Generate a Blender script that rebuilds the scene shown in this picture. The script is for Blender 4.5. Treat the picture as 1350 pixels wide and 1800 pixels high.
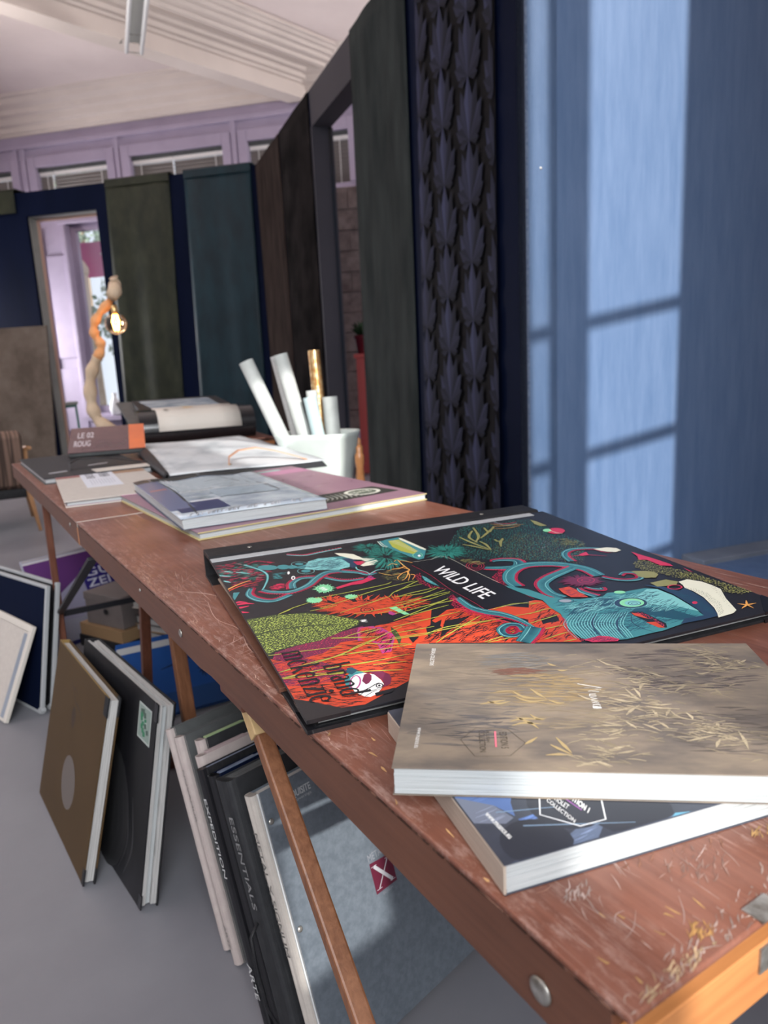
import bpy, bmesh, math, random
from mathutils import Vector, Matrix, Euler
for _o in list(bpy.data.objects): bpy.data.objects.remove(_o)
random.seed(7)
SC = bpy.context.scene
COL = SC.collection
R = math.radians
def azd(a): return Vector((math.sin(R(a)), math.cos(R(a)), 0))

# ------------------------------------------------------------------ camera, world, sun, area lights, exposure
cd = bpy.data.cameras.new('camera'); cam = bpy.data.objects.new('camera', cd); COL.objects.link(cam)
p_, r_ = R(11.69), R(-2.893)
fw = Vector((0, math.cos(p_), -math.sin(p_))); uu = Vector((0, math.sin(p_), math.cos(p_))); xx = Vector((1, 0, 0))
CX = xx*math.cos(r_) + uu*math.sin(r_); CU = uu*math.cos(r_) - xx*math.sin(r_)
cam.matrix_world = Matrix(((CX.x, CU.x, -fw.x, 0), (CX.y, CU.y, -fw.y, 0), (CX.z, CU.z, -fw.z, 1.08), (0, 0, 0, 1)))
cd.sensor_fit = 'VERTICAL'; cd.sensor_height = 36; cd.lens = 25.6; cd.clip_start = .02; cd.clip_end = 200
cd.dof.use_dof = True; cd.dof.focus_distance = .8; cd.dof.aperture_fstop = 7.0
SC.camera = cam

w = bpy.data.worlds.new('world'); SC.world = w; w.use_nodes = True
wn = w.node_tree.nodes; wl = w.node_tree.links
bg = wn['Background']; bg.inputs[0].default_value = (.80, .88, 1.0, 1); bg.inputs[1].default_value = 1.1

def light(name, kind, loc, rot, energy, color, size=1, size_y=None):
    l = bpy.data.lights.new(name, kind); o = bpy.data.objects.new(name, l); COL.objects.link(o)
    o.location = loc; l.energy = energy; l.color = color
    o.rotation_euler = rot
    if kind == 'AREA':
        l.shape = 'RECTANGLE'; l.size = size; l.size_y = size_y or size
    return o
SUNDIR = azd(-27)*math.cos(R(25)) + Vector((0, 0, -math.sin(R(25))))
sun = light('sun', 'SUN', (3, -6, 6), SUNDIR.to_track_quat('-Z', 'Y').to_euler(), 5.0, (1.0, .97, .92))
sun.data.angle = R(.55)
def aim(o, d): o.rotation_euler = Vector(d).to_track_quat('-Z', 'Z').to_euler()
# rear-window daylight, plus added fills for ceiling, table, passage and cupboard
a1 = light('ceiling_fill_near', 'AREA', (-6.2, 1.0, 3.2), (0, 0, 0), 240, (1.0, .95, .93), 2.6, 1.2); aim(a1, (1, .15, 1.2)); a1.data.spread = R(100)  # added fill, aimed up to brighten the ceiling
a2 = light('ceiling_fill_far', 'AREA', (-6.2, 5.6, 3.2), (0, 0, 0), 230, (1.0, .95, .93), 2.6, 1.2); aim(a2, (1, .1, 1.2)); a2.data.spread = R(100)  # second added ceiling fill, further back
a3 = light('daylight_rear', 'AREA', (.2, -1.9, 2.9), (0, 0, 0), 80, (.94, .97, 1.0), 2.6, 2.2); aim(a3, (-.42, 1, -.22)); a3.data.spread = R(92)
a6 = light('table_fill', 'AREA', (.5, -1.7, 2.7), (0, 0, 0), 14, (.94, .97, 1.0), 1.8, 1.4); aim(a6, (-.10, 1, -1.0)); a6.data.spread = R(85)  # added fill shining down on the near table
a4 = light('passage_fill', 'AREA', (-6.3, 10.1, 1.5), (0, 0, 0), 190, (1, .97, 1.0), 1.4, 2.2); aim(a4, (1, -.06, .02)); a4.data.spread = R(120)  # added fill for the passage behind the back partition
a5 = light('cupboard_fill', 'AREA', (4.5, 8.2, 2.2), (0, 0, 0), 330, (1, .97, .95), 1.6, 2.6); aim(a5, (-1, -.05, 0))  # added fill for the view through the partition opening, no window here
SC.view_settings.view_transform = 'Standard'; SC.view_settings.look = 'None'
SC.view_settings.gamma = 1; SC.view_settings.exposure = 0.0; SC.view_settings.use_curve_mapping = False

# ------------------------------------------------------------------ materials (node based)
def mat(name, col, rough=.5, spec=.5, c2=None, sc=8, st=(1, 1, 1), amt=1, det=4, bump=0, bsc=None, metal=0, coat=0, rr=0, sheen=0, trans=0, alpha=1, emit=None, es=0, ramp=(.35, .65), coord='Object'):
    m = bpy.data.materials.new(name); m.use_nodes = True
    n = m.node_tree.nodes; l = m.node_tree.links; b = n['Principled BSDF']
    def I(k, v):
        if k in b.inputs: b.inputs[k].default_value = v
    I('Base Color', (*col, 1)); I('Roughness', rough); I('Specular IOR Level', spec); I('Metallic', metal)
    I('Coat Weight', coat); I('Coat Roughness', .15); I('Sheen Weight', sheen); I('Transmission Weight', trans); I('Alpha', alpha)
    if emit: I('Emission Color', (*emit, 1)); I('Emission Strength', es)
    if c2 or bump or rr:
        tc = n.new('ShaderNodeTexCoord'); mp = n.new('ShaderNodeMapping'); mp.inputs['Scale'].default_value = st
        l.new(tc.outputs[coord], mp.inputs[0])
        nz = n.new('ShaderNodeTexNoise'); nz.inputs['Scale'].default_value = sc; nz.inputs['Detail'].default_value = det; nz.inputs['Roughness'].default_value = .6
        l.new(mp.outputs[0], nz.inputs[0])
        if c2:
            rp = n.new('ShaderNodeValToRGB'); rp.color_ramp.elements[0].position = ramp[0]; rp.color_ramp.elements[1].position = ramp[1]
            rp.color_ramp.elements[0].color = (*col, 1); rp.color_ramp.elements[1].color = (*c2, 1)
            l.new(nz.outputs[0], rp.inputs[0]); l.new(rp.outputs[0], b.inputs['Base Color'])
        if rr:
            mr = n.new('ShaderNodeMapRange'); mr.inputs[3].default_value = max(0, rough-rr); mr.inputs[4].default_value = min(1, rough+rr)
            mr.inputs[1].default_value = .3; mr.inputs[2].default_value = .7
            l.new(nz.outputs[0], mr.inputs[0]); l.new(mr.outputs[0], b.inputs['Roughness'])
        if bump:
            n2 = nz
            if bsc:
                n2 = n.new('ShaderNodeTexNoise'); n2.inputs['Scale'].default_value = bsc; n2.inputs['Detail'].default_value = 3
                l.new(mp.outputs[0], n2.inputs[0])
            bp = n.new('ShaderNodeBump'); bp.inputs['Strength'].default_value = bump; bp.inputs['Distance'].default_value = .004
            l.new(n2.outputs[0], bp.inputs['Height']); l.new(bp.outputs[0], b.inputs['Normal'])
    return m
def printmat(name, rough=.35, spec=.5, coat=0):
    m = bpy.data.materials.new(name); m.use_nodes = True; n = m.node_tree.nodes; l = m.node_tree.links
    a = n.new('ShaderNodeAttribute'); a.attribute_name = 'col'; b = n['Principled BSDF']
    b.inputs['Roughness'].default_value = rough; b.inputs['Specular IOR Level'].default_value = spec; b.inputs['Coat Weight'].default_value = coat
    l.new(a.outputs['Color'], b.inputs['Base Color'])
    return m
def woodmat(name, c1, c2, wear, rough=.42, worn=True, ax='x'):
    """varnished wood: long grain, knots of tone, scratches and rubbed patches"""
    m = bpy.data.materials.new(name); m.use_nodes = True; n = m.node_tree.nodes; l = m.node_tree.links; b = n['Principled BSDF']
    tc = n.new('ShaderNodeTexCoord')
    def mapp(s, rot=(0, 0, 0)):
        q = n.new('ShaderNodeMapping'); q.inputs['Scale'].default_value = s; q.inputs['Rotation'].default_value = rot
        l.new(tc.outputs['Object'], q.inputs[0]); return q
    def noise(mp, s, d=4, ro=.6, dist=0):
        q = n.new('ShaderNodeTexNoise'); q.inputs['Scale'].default_value = s; q.inputs['Detail'].default_value = d; q.inputs['Roughness'].default_value = ro
        q.inputs['Distortion'].default_value = dist; l.new(mp.outputs[0], q.inputs[0]); return q
    def ramp(src, p0, p1, v0=(0, 0, 0), v1=(1, 1, 1)):
        q = n.new('ShaderNodeValToRGB'); q.color_ramp.elements[0].position = p0; q.color_ramp.elements[1].position = p1
        q.color_ramp.elements[0].color = (*v0, 1); q.color_ramp.elements[1].color = (*v1, 1); l.new(src, q.inputs[0]); return q
    def mix(fac, a, c):
        q = n.new('ShaderNodeMix'); q.data_type = 'RGBA'
        if isinstance(fac, float): q.inputs[0].default_value = fac
        else: l.new(fac, q.inputs[0])
        for k, v in ((6, a), (7, c)):
            if isinstance(v, tuple): q.inputs[k].default_value = (*v, 1)
            else: l.new(v, q.inputs[k])
        return q.outputs[2]
    def mul(a, c):
        q = n.new('ShaderNodeMath'); q.operation = 'MULTIPLY'; l.new(a, q.inputs[0])
        if isinstance(c, float): q.inputs[1].default_value = c
        else: l.new(c, q.inputs[1])
        return q.outputs[0]
    g = {'x': (1.2, 22, 22), 'y': (22, 1.2, 22), 'z': (22, 22, 1.2)}[ax]
    gr = noise(mapp(g), 6, 5, .65, .4)
    base = mix(ramp(gr.outputs[0], .3, .72).outputs[0], c1, c2)
    big = noise(mapp((1, 1, 1)), 3.2, 3)
    base = mix(mul(ramp(big.outputs[0], .42, .75).outputs[0], .45), base, tuple(min(1, x*1.6) for x in c2))
    if worn:
        # fine straight scratches in three directions
        acc = None
        for k, (ang, s) in enumerate(((.35, (1.5, 90, 1)), (-.5, (2, 120, 1)), (1.2, (2.5, 110, 1)), (.05, (1.2, 150, 1)))):
            nz = noise(mapp(s, (0, 0, ang)), 2.0, 2, .5, .15)
            rp = ramp(nz.outputs[0], .66, .70)
            acc = rp.outputs[0] if acc is None else mix(1.0 if False else rp.outputs[0], acc, (1, 1, 1))
        mask = ramp(noise(mapp((1, 1, 1)), 5.5, 4, .7).outputs[0], .47, .62)
        base = mix(mul(mul(acc, mask.outputs[0]), .55), base, wear)
        hz = ramp(noise(mapp((1, 1, 1)), 6.5, 5, .7, .6).outputs[0], .42, .72)
        base = mix(mul(hz.outputs[0], .30), base, (.30, .17, .14))
        dk = ramp(noise(mapp((1.4, 1, 1)), 4.0, 4, .7, .3).outputs[0], .5, .75)
        base = mix(mul(dk.outputs[0], .45), base, (.07, .02, .012))
        sx = n.new('ShaderNodeSeparateXYZ'); l.new(tc.outputs['Object'], sx.inputs[0])
        eg = n.new('ShaderNodeMapRange'); eg.inputs[1].default_value = -.07; eg.inputs[2].default_value = -.004; l.new(sx.outputs[1], eg.inputs[0])
        rub = ramp(noise(mapp((3, 8, 1)), 12, 6, .75).outputs[0], .50, .66)
        base = mix(mul(mul(rub.outputs[0], eg.outputs[0]), .55), base, wear)
        pt = ramp(noise(mapp((1, 1.6, 1)), 14, 6, .75).outputs[0], .60, .70)
        base = mix(mul(pt.outputs[0], .35), base, wear)
    l.new(base, b.inputs['Base Color'])
    rp = n.new('ShaderNodeMapRange'); rp.inputs[3].default_value = rough-.12; rp.inputs[4].default_value = rough+.15; l.new(big.outputs[0], rp.inputs[0]); l.new(rp.outputs[0], b.inputs['Roughness'])
    bp = n.new('ShaderNodeBump'); bp.inputs['Strength'].default_value = .12; bp.inputs['Distance'].default_value = .002
    l.new(gr.outputs[0], bp.inputs['Height']); l.new(bp.outputs[0], b.inputs['Normal'])
    b.inputs['Specular IOR Level'].default_value = .5
    return m

M = dict(
 floor=mat('grey_floor_paint', (.155, .155, .175), .42, .4, c2=(.195, .195, .215), sc=1.6, det=6, bump=.05, bsc=60, rr=.08),
 ceil=mat('ceiling_paint', (.70, .60, .575), .8, .2, c2=(.76, .66, .63), sc=1.2),
 ceil2=mat('moulding_paint', (.64, .555, .51), .7, .3, c2=(.69, .60, .55), sc=2),
 lav=mat('lavender_paint', (.38, .32, .43), .55, .35, c2=(.42, .355, .47), sc=2.5),
 wallp=mat('pale_wall_paint', (.52, .47, .46), .8, .2),
 navy=mat('navy_panel_paint', (.002, .0045, .016), .6, .04, c2=(.003, .006, .022), sc=3, st=(1, 1, .2), bump=.03, bsc=40),
 slate=mat('slate_panel_paint', (.030, .028, .036), .5, .2, c2=(.036, .033, .042), sc=2),
 greyjamb=mat('grey_jamb_paint', (.20, .20, .185), .6, .3, c2=(.24, .24, .22), sc=4),
 pinkwood=mat('bare_wood_batten', (.42, .27, .22), .7, .2),
 blue=None,
 greyfab=mat('grey_green_wallpaper', (.020, .024, .024), .8, .05, c2=(.040, .047, .046), sc=3, st=(2, 2, .5), det=8, bump=.25, bsc=50),
 greyfab2=mat('grey_wallpaper_edge', (.12, .14, .14), .6, .3),
 leafbase=mat('near_black_wallpaper', (.004, .004, .005), .7, .08, c2=(.007, .006, .007), sc=20),
 green=mat('moss_green_wallpaper', (.010, .013, .007), .5, .22, c2=(.026, .031, .017), sc=4, st=(1.6, 1.6, .8), det=8, bump=.3, bsc=16, rr=.06),
 teal=mat('petrol_blue_wallpaper', (.003, .013, .020), .5, .22, c2=(.007, .027, .038), sc=4, st=(1.6, 1.6, .7), det=8, bump=.3, bsc=14, rr=.06),
 brown=mat('brown_streaked_wallpaper', (.012, .008, .0075), .85, .03, c2=(.042, .031, .027), sc=5, st=(6, 6, .5), det=8, bump=.2),
 black=mat('black_textured_wallpaper', (.003, .0025, .0025), .85, .03, c2=(.018, .015, .015), sc=3, det=8, bump=.3),
 wood=woodmat('worn_red_brown_tabletop', (.105, .034, .020), (.21, .080, .050), (.50, .34, .29), .34),
 wooda=woodmat('brown_apron_wood', (.085, .032, .018), (.13, .052, .03), (.35, .2, .15), .5, worn=False),
 woodend=woodmat('orange_end_board_wood', (.30, .11, .035), (.48, .20, .07), (.7, .5, .3), .42, worn=False, ax='y'),
 woodleg=woodmat('reddish_leg_wood', (.14, .05, .02), (.27, .115, .055), (.6, .4, .3), .45, worn=False, ax='z'),
 woodlegd=woodmat('dark_leg_wood', (.09, .03, .018), (.16, .06, .035), (.6, .4, .3), .45, worn=False, ax='z'),
 edge=mat('chipped_edge', (.04, .016, .010), .7, .3, c2=(.20, .10, .07), sc=40, ramp=(.5, .6)),
 tape=mat('crepe_masking_tape', (.55, .37, .17), .6, .4, c2=(.66, .47, .25), sc=30, bump=.4, bsc=60),
 steel=mat('worn_steel', (.50, .49, .47), .38, .5, metal=.75, c2=(.2, .18, .15), sc=60),
 paper=mat('white_page_block', (.49, .51, .515), .7, .3, c2=(.37, .39, .395), sc=10, st=(1, 1, 180), ramp=(.4, .6)),
 papershade=mat('warm_shaded_page_block', (.50, .42, .35), .75, .2, c2=(.38, .30, .24), sc=10, st=(1, 1, 180), ramp=(.4, .6)),
 pagegrey=mat('pale_grey_pages', (.50, .49, .48), .7, .3, c2=(.36, .35, .34), sc=10, st=(1, 1, 150), ramp=(.4, .6)),
 cream=mat('cream_board', (.56, .52, .47), .6, .3),
 beige=mat('beige_linen_cover', (.46, .42, .385), .7, .3, c2=(.50, .46, .42), sc=60),
 pinkbeige=mat('pink_beige_linen_cover', (.40, .34, .325), .7, .3, c2=(.43, .37, .35), sc=60),
 blk=mat('black_bookcloth', (.010, .010, .012), .5, .25, c2=(.02, .02, .022), sc=80, bump=.1),
 blkgloss=mat('glossy_black_plastic', (.01, .01, .012), .2, .6),
 charcoal=mat('charcoal_bookcloth', (.022, .023, .026), .6, .3, c2=(.030, .031, .034), sc=60),
 dgrey=mat('dark_grey_board', (.075, .078, .08), .6, .3, c2=(.095, .10, .10), sc=20),
 metalcov=mat('blue_grey_metallic_cover', (.13, .155, .185), .38, .5, c2=(.17, .20, .235), sc=90, metal=.25, rr=.05),
 gold=mat('mustard_gold_cover', (.062, .036, .014), .55, .2, c2=(.074, .043, .017), sc=3),
 goldrim=mat('gold_board_edge', (.22, .14, .05), .5, .3),
 greyoval=mat('grey_foil_oval', (.26, .22, .19), .45, .4),
 darkmarble=mat('dark_marble_cover', (.009, .009, .011), .4, .22, c2=(.034, .034, .038), sc=4, det=9, ramp=(.5, .8)),
 navybd=mat('navy_bookcloth', (.002, .005, .020), .75, .08),
 white=mat('white_matt', (.72, .73, .74), .5, .3),
 silver=mat('grey_board_rim', (.36, .37, .38), .5, .4),
 greenpg=mat('sage_green_pages', (.27, .36, .18), .6, .3, c2=(.31, .40, .22), sc=6),
 pinkpg=mat('pinkish_pages', (.34, .27, .27), .6, .3),
 bluepg=mat('slate_blue_pages', (.14, .17, .24), .35, .5, c2=(.18, .21, .28), sc=20, det=8),
 mauve=mat('mauve_cover', (.24, .135, .18), .45, .4, c2=(.29, .17, .215), sc=3),
 yellow=mat('yellow_board_edge', (.50, .42, .20), .5, .4),
 magz=mat('pale_blue_photo_page', (.20, .25, .33), .25, .5, c2=(.62, .68, .72), sc=9, st=(1, 1.6, 1), det=8, ramp=(.32, .66)),
 magd=mat('dark_photo_print', (.02, .025, .05), .25, .5, c2=(.16, .19, .30), sc=12, det=6, ramp=(.4, .7)),
 sheet=mat('pale_marbled_sample_sheet', (.60, .63, .65), .5, .4, c2=(.33, .37, .40), sc=6, st=(1, .8, 1), det=12, bump=.6, bsc=22, ramp=(.47, .68)),
 strap=mat('tan_leather_strap', (.62, .33, .20), .5, .4),
 rollm=mat('white_embossed_wallpaper_roll', (.50, .52, .50), .6, .3, c2=(.42, .44, .42), sc=14, det=7, bump=.4, bsc=30),
 mintm=mat('pale_mint_roll', (.46, .57, .58), .55, .3, c2=(.40, .52, .53), sc=12, det=5),
 goldm=mat('copper_gold_foil_roll', (.62, .30, .10), .25, .5, c2=(.95, .70, .36), sc=45, metal=.8, det=6, ramp=(.4, .6), bump=.4),
 binm=mat('pale_translucent_plastic', (.62, .68, .64), .35, .5, c2=(.54, .60, .56), sc=6),
 copper=mat('turned_orange_wood', (.42, .17, .06), .3, .5, c2=(.55, .25, .10), sc=20),
 drift=mat('pale_driftwood', (.42, .30, .20), .7, .3, c2=(.55, .42, .30), sc=9, st=(1, 1, .4), bump=.4),
 drifto=mat('stripped_orange_driftwood', (.62, .27, .10), .6, .3, c2=(.70, .36, .17), sc=9, bump=.2),
 glass=mat('amber_bulb_glass', (1.0, .72, .42), .03, .5, trans=1.0),
 fil=mat('glowing_filament', (1, .6, .1), .5, emit=(1.0, .55, .12), es=30),
 brass=mat('brass_socket', (.65, .45, .2), .3, metal=1),
 purple=mat('purple_poster_print', (.10, .025, .14), .45, .4, c2=(.15, .05, .20), sc=2),
 violet=mat('deep_violet_print', (.045, .01, .12), .45, .4),
 posterw=mat('grey_white_poster_print', (.30, .30, .38), .45, .4, c2=(.36, .36, .44), sc=2),
 posterg=mat('mid_grey_print', (.10, .105, .13), .5, .3),
 bluebk=mat('bright_blue_cover', (.008, .05, .20), .4, .4, c2=(.012, .065, .24), sc=4),
 boxg=mat('grey_brown_cardboard', (.15, .13, .125), .7, .3, c2=(.18, .155, .15), sc=5),
 tanb=mat('tan_board', (.30, .19, .10), .6, .3),
 chairf=mat('brown_striped_upholstery', (.06, .04, .032), .8, .2, c2=(.17, .11, .085), sc=9, st=(6, .2, .2), ramp=(.45, .55), det=1),
 chairw=mat('oak_chair_wood', (.30, .15, .07), .45, .4, c2=(.36, .19, .09), sc=10),
 stone=mat('brown_stone_effect_panel', (.075, .058, .045), .6, .2, c2=(.135, .11, .09), sc=3, st=(1, 1, .5), det=9, bump=.2),
 brick=mat('pinkish_brown_brick_print', (.16, .125, .12), .7, .2, c2=(.30, .25, .24), sc=7, det=9),
 redp=mat('brick_red_paint', (.68, .11, .10), .45, .4),
 terr=mat('dark_red_glazed_pot', (.17, .02, .03), .25, .5),
 plant=mat('dark_green_foliage', (.02, .05, .02), .6, .3),
 greenm=mat('green_metal', (.015, .12, .085), .4, .5),
 blind=mat('blind_slat', (.24, .21, .20), .6, .3, c2=(.27, .24, .225), sc=4),
 blindw=mat('white_headrail', (.85, .82, .80), .4, .4),
 tube=mat('fluorescent_tube_glass', (.80, .80, .80), .25, .5),
 tubeb=mat('grey_lamp_housing', (.42, .42, .40), .45, .5),
 banner=mat('magenta_banner_cloth', (.78, .14, .42), .7, .2),
 creamst=mat('cream_rendered_stone', (.92, .78, .62), .8, .2),
 lace=mat('pinkish_lace_cloth', (.42, .30, .33), .8, .2, c2=(.68, .60, .62), sc=28, det=4, ramp=(.45, .55)),
 pavel=mat('pale_street_paving', (.5, .48, .45), .9, .2),
 leafo=mat('pale_outdoor_foliage', (.22, .33, .22), .8, .2, c2=(.5, .6, .5), sc=6),
 ledge=mat('grey_ledge_paint', (.20, .23, .28), .5, .4, c2=(.26, .29, .34), sc=4),
 blackm=mat('black_metal', (.012, .012, .016), .4, .5),
 printed=printmat('cover_print', .36, .45), printm=printmat('matt_cover_print', .55, .3), wallprint=printmat('wallpaper_print', .65, .1),
 artbase=mat('black_art_cover', (.014, .014, .018), .36, .45),
 muance=mat('taupe_scenic_cover', (.135, .115, .10), .42, .4, c2=(.27, .215, .16), sc=13, st=(1.0, 2.6, 1), det=10, ramp=(.38, .64)),
 violetc=mat('dark_slate_geometric_cover', (.035, .04, .055), .28, .5, c2=(.055, .062, .085), sc=9, st=(1, 3, 1), det=6),
)
def bluewall():
    m = bpy.data.materials.new('light_blue_brushed_paint'); m.use_nodes = True; n = m.node_tree.nodes; l = m.node_tree.links; b = n['Principled BSDF']
    tc = n.new('ShaderNodeTexCoord'); mp = n.new('ShaderNodeMapping'); mp.inputs['Scale'].default_value = (9, 9, 1.0); l.new(tc.outputs['Object'], mp.inputs[0])
    nz = n.new('ShaderNodeTexNoise'); nz.inputs['Scale'].default_value = 2.2; nz.inputs['Detail'].default_value = 8; nz.inputs['Roughness'].default_value = .7; l.new(mp.outputs[0], nz.inputs[0])
    rp = n.new('ShaderNodeValToRGB'); rp.color_ramp.elements[0].position = .35; rp.color_ramp.elements[1].position = .7
    rp.color_ramp.elements[0].color = (.105, .178, .325, 1); rp.color_ramp.elements[1].color = (.155, .235, .395, 1)
    l.new(nz.outputs[0], rp.inputs[0]); l.new(rp.outputs[0], b.inputs['Base Color'])
    b.inputs['Roughness'].default_value = .38; b.inputs['Specular IOR Level'].default_value = .5
    bp = n.new('ShaderNodeBump'); bp.inputs['Strength'].default_value = .25; bp.inputs['Distance'].default_value = .004; l.new(nz.outputs[0], bp.inputs['Height']); l.new(bp.outputs[0], b.inputs['Normal'])
    return m
M['blue'] = bluewall()

# ------------------------------------------------------------------ mesh helpers
class MB:
    def __init__(s): s.v = []; s.f = []; s.m = []; s.c = []
    def add(s, vs, fs, mi=0, col=None):
        o = len(s.v); s.v += [tuple(v) for v in vs]
        for f in fs: s.f.append([i+o for i in f]); s.m.append(mi); s.c.append(col)
        return s
    def box(s, x0, x1, y0, y1, z0, z1, mi=0):
        return s.hexa([(x0, y0, z0), (x1, y0, z0), (x1, y1, z0), (x0, y1, z0), (x0, y0, z1), (x1, y0, z1), (x1, y1, z1), (x0, y1, z1)], mi)
    def hexa(s, p, mi=0):
        return s.add(p, [(0, 3, 2, 1), (4, 5, 6, 7), (0, 1, 5, 4), (1, 2, 6, 5), (2, 3, 7, 6), (3, 0, 4, 7)], mi)
    def prism(s, pts, axis, a, b, mi=0):
        """pts: 2-D outline; axis: index extruded from a to b"""
        def mk(p, t):
            q = [p[0], p[1]]; q.insert(axis, t); return tuple(q)
        n = len(pts); vs = [mk(p, a) for p in pts]+[mk(p, b) for p in pts]
        fs = [tuple(range(n))[::-1], tuple(range(n, 2*n))]+[(i, (i+1) % n, n+(i+1) % n, n+i) for i in range(n)]
        return s.add(vs, fs, mi)
    def tube(s, path, rad, n=10, mi=0, cap=True, sq=1.0):
        path = [Vector(p) for p in path]
        if not isinstance(rad, (list, tuple)): rad = [rad]*len(path)
        t = (path[1]-path[0]).normalized(); up = Vector((0, 0, 1)) if abs(t.z) < .9 else Vector((1, 0, 0))
        nx = t.cross(up).normalized(); vs = []
        for i, p in enumerate(path):
            d = (path[min(i+1, len(path)-1)]-path[max(i-1, 0)]).normalized()
            nx = (nx-d*nx.dot(d)).normalized(); ny = d.cross(nx)
            for k in range(n):
                a = 2*math.pi*k/n; vs.append(p+(nx*math.cos(a)+ny*math.sin(a)*sq)*rad[i])
        fs = [(i*n+k, i*n+(k+1) % n, (i+1)*n+(k+1) % n, (i+1)*n+k) for i in range(len(path)-1) for k in range(n)]
        if cap: fs += [tuple(range(n))[::-1], tuple(range((len(path)-1)*n, len(path)*n))]
        return s.add(vs, fs, mi)
    def bar(s, a, b, w, h, mi=0, up=(0, 0, 1)):
        a, b = Vector(a), Vector(b); d = (b-a).normalized(); x = d.cross(Vector(up)).normalized()*w/2; y = x.cross(d).normalized()*h/2
        return s.hexa([a-x-y, a+x-y, b+x-y, b-x-y, a-x+y, a+x+y, b+x+y, b-x+y], mi)
    def lathe(s, prof, n=24, c=(0, 0, 0), mi=0, cap=True):
        vs = [(c[0]+r*math.cos(2*math.pi*k/n), c[1]+r*math.sin(2*math.pi*k/n), c[2]+z) for r, z in prof for k in range(n)]
        fs = [(i*n+k, i*n+(k+1) % n, (i+1)*n+(k+1) % n, (i+1)*n+k) for i in range(len(prof)-1) for k in range(n)]
        if cap: fs += [tuple(range(n))[::-1], tuple(range((len(prof)-1)*n, len(prof)*n))]
        return s.add(vs, fs, mi)
    def sheet(s, fn, nu, nv, th, nrm=(0, 0, 1), mi=0):
        nr = Vector(nrm)*th; top = [Vector(fn(i/nu, j/nv)) for i in range(nu+1) for j in range(nv+1)]
        N = len(top); vs = top+[p-nr for p in top]; fs = []
        q = lambda i, j: i*(nv+1)+j
        for i in range(nu):
            for j in range(nv):
                f = (q(i, j), q(i+1, j), q(i+1, j+1), q(i, j+1)); fs += [f, tuple(x+N for x in f[::-1])]
        rim = [q(i, 0) for i in range(nu+1)]+[q(nu, j) for j in range(1, nv+1)]+[q(i, nv) for i in range(nu-1, -1, -1)]+[q(0, j) for j in range(nv-1, 0, -1)]
        for k in range(len(rim)): a, b = rim[k], rim[(k+1) % len(rim)]; fs.append((b, a, a+N, b+N))
        return s.add(vs, fs, mi)
    def build(s, name, mats, parent=None, smooth=False, bevel=0, xf=None):
        me = bpy.data.meshes.new(name); me.from_pydata(s.v, [], s.f)
        if not isinstance(mats, (list, tuple)): mats = [mats]
        for m in mats: me.materials.append(M[m] if isinstance(m, str) else m)
        for p, mi in zip(me.polygons, s.m): p.material_index = mi; p.use_smooth = smooth
        if any(c is not None for c in s.c):
            ca = me.color_attributes.new('col', 'FLOAT_COLOR', 'CORNER')
            for p, c in zip(me.polygons, s.c):
                for li in p.loop_indices: ca.data[li].color = (*(c or (1, 1, 1)), 1)
        me.update()
        if not any(c is not None for c in s.c):
            bm = bmesh.new(); bm.from_mesh(me); bmesh.ops.recalc_face_normals(bm, faces=bm.faces); bm.to_mesh(me); bm.free()
        o = bpy.data.objects.new(name, me); COL.objects.link(o)
        if parent: o.parent = parent
        if bevel:
            b = o.modifiers.new('bevel', 'BEVEL'); b.width = bevel; b.segments = 2; b.limit_method = 'ANGLE'; b.angle_limit = R(40)
        return o
def tag(o, label=None, cat=None, group=None, kind=None):
    for k, v in (('label', label), ('category', cat), ('group', group), ('kind', kind)):
        if v: o[k] = v
    return o
def empty(name, loc=(0, 0, 0), rz=0, mtx=None):
    o = bpy.data.objects.new(name, None); COL.objects.link(o); o.empty_display_size = .05
    o.location = loc; o.rotation_euler = (0, 0, rz)
    if mtx is not None: o.matrix_world = mtx
    return o
def basis(o, x, y, z):
    return Matrix(((x[0], y[0], z[0], o[0]), (x[1], y[1], z[1], o[1]), (x[2], y[2], z[2], o[2]), (0, 0, 0, 1)))
def kids(o): return [c for c in bpy.data.objects if c.parent == o]
def copy_tree(o, parent=None):
    c = o.copy(); COL.objects.link(c)
    if parent: c.parent = parent
    for ch in kids(o): copy_tree(ch, c)
    return c

# ------------------------------------------------------------------ flat print helpers
def crom(pts, n=6):
    if len(pts) < 3: return [tuple(p) for p in pts] if len(pts) < 2 else [(pts[0][0]+(pts[1][0]-pts[0][0])*i/n, pts[0][1]+(pts[1][1]-pts[0][1])*i/n) for i in range(n+1)]
    P = [pts[0]]+list(pts)+[pts[-1]]; out = []
    for i in range(1, len(P)-2):
        a, b, c, d = P[i-1], P[i], P[i+1], P[i+2]
        for k in range(n):
            t = k/n
            out.append(tuple(.5*(2*b[j]+(c[j]-a[j])*t+(2*a[j]-5*b[j]+4*c[j]-d[j])*t*t+(3*b[j]-a[j]-3*c[j]+d[j])*t**3) for j in (0, 1)))
    out.append(tuple(pts[-1])); return out
def inside(x, y, P):
    c = False; j = len(P)-1
    for i in range(len(P)):
        if (P[i][1] > y) != (P[j][1] > y) and x < (P[j][0]-P[i][0])*(y-P[i][1])/(P[j][1]-P[i][1])+P[i][0]: c = not c
        j = i
    return c
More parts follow.
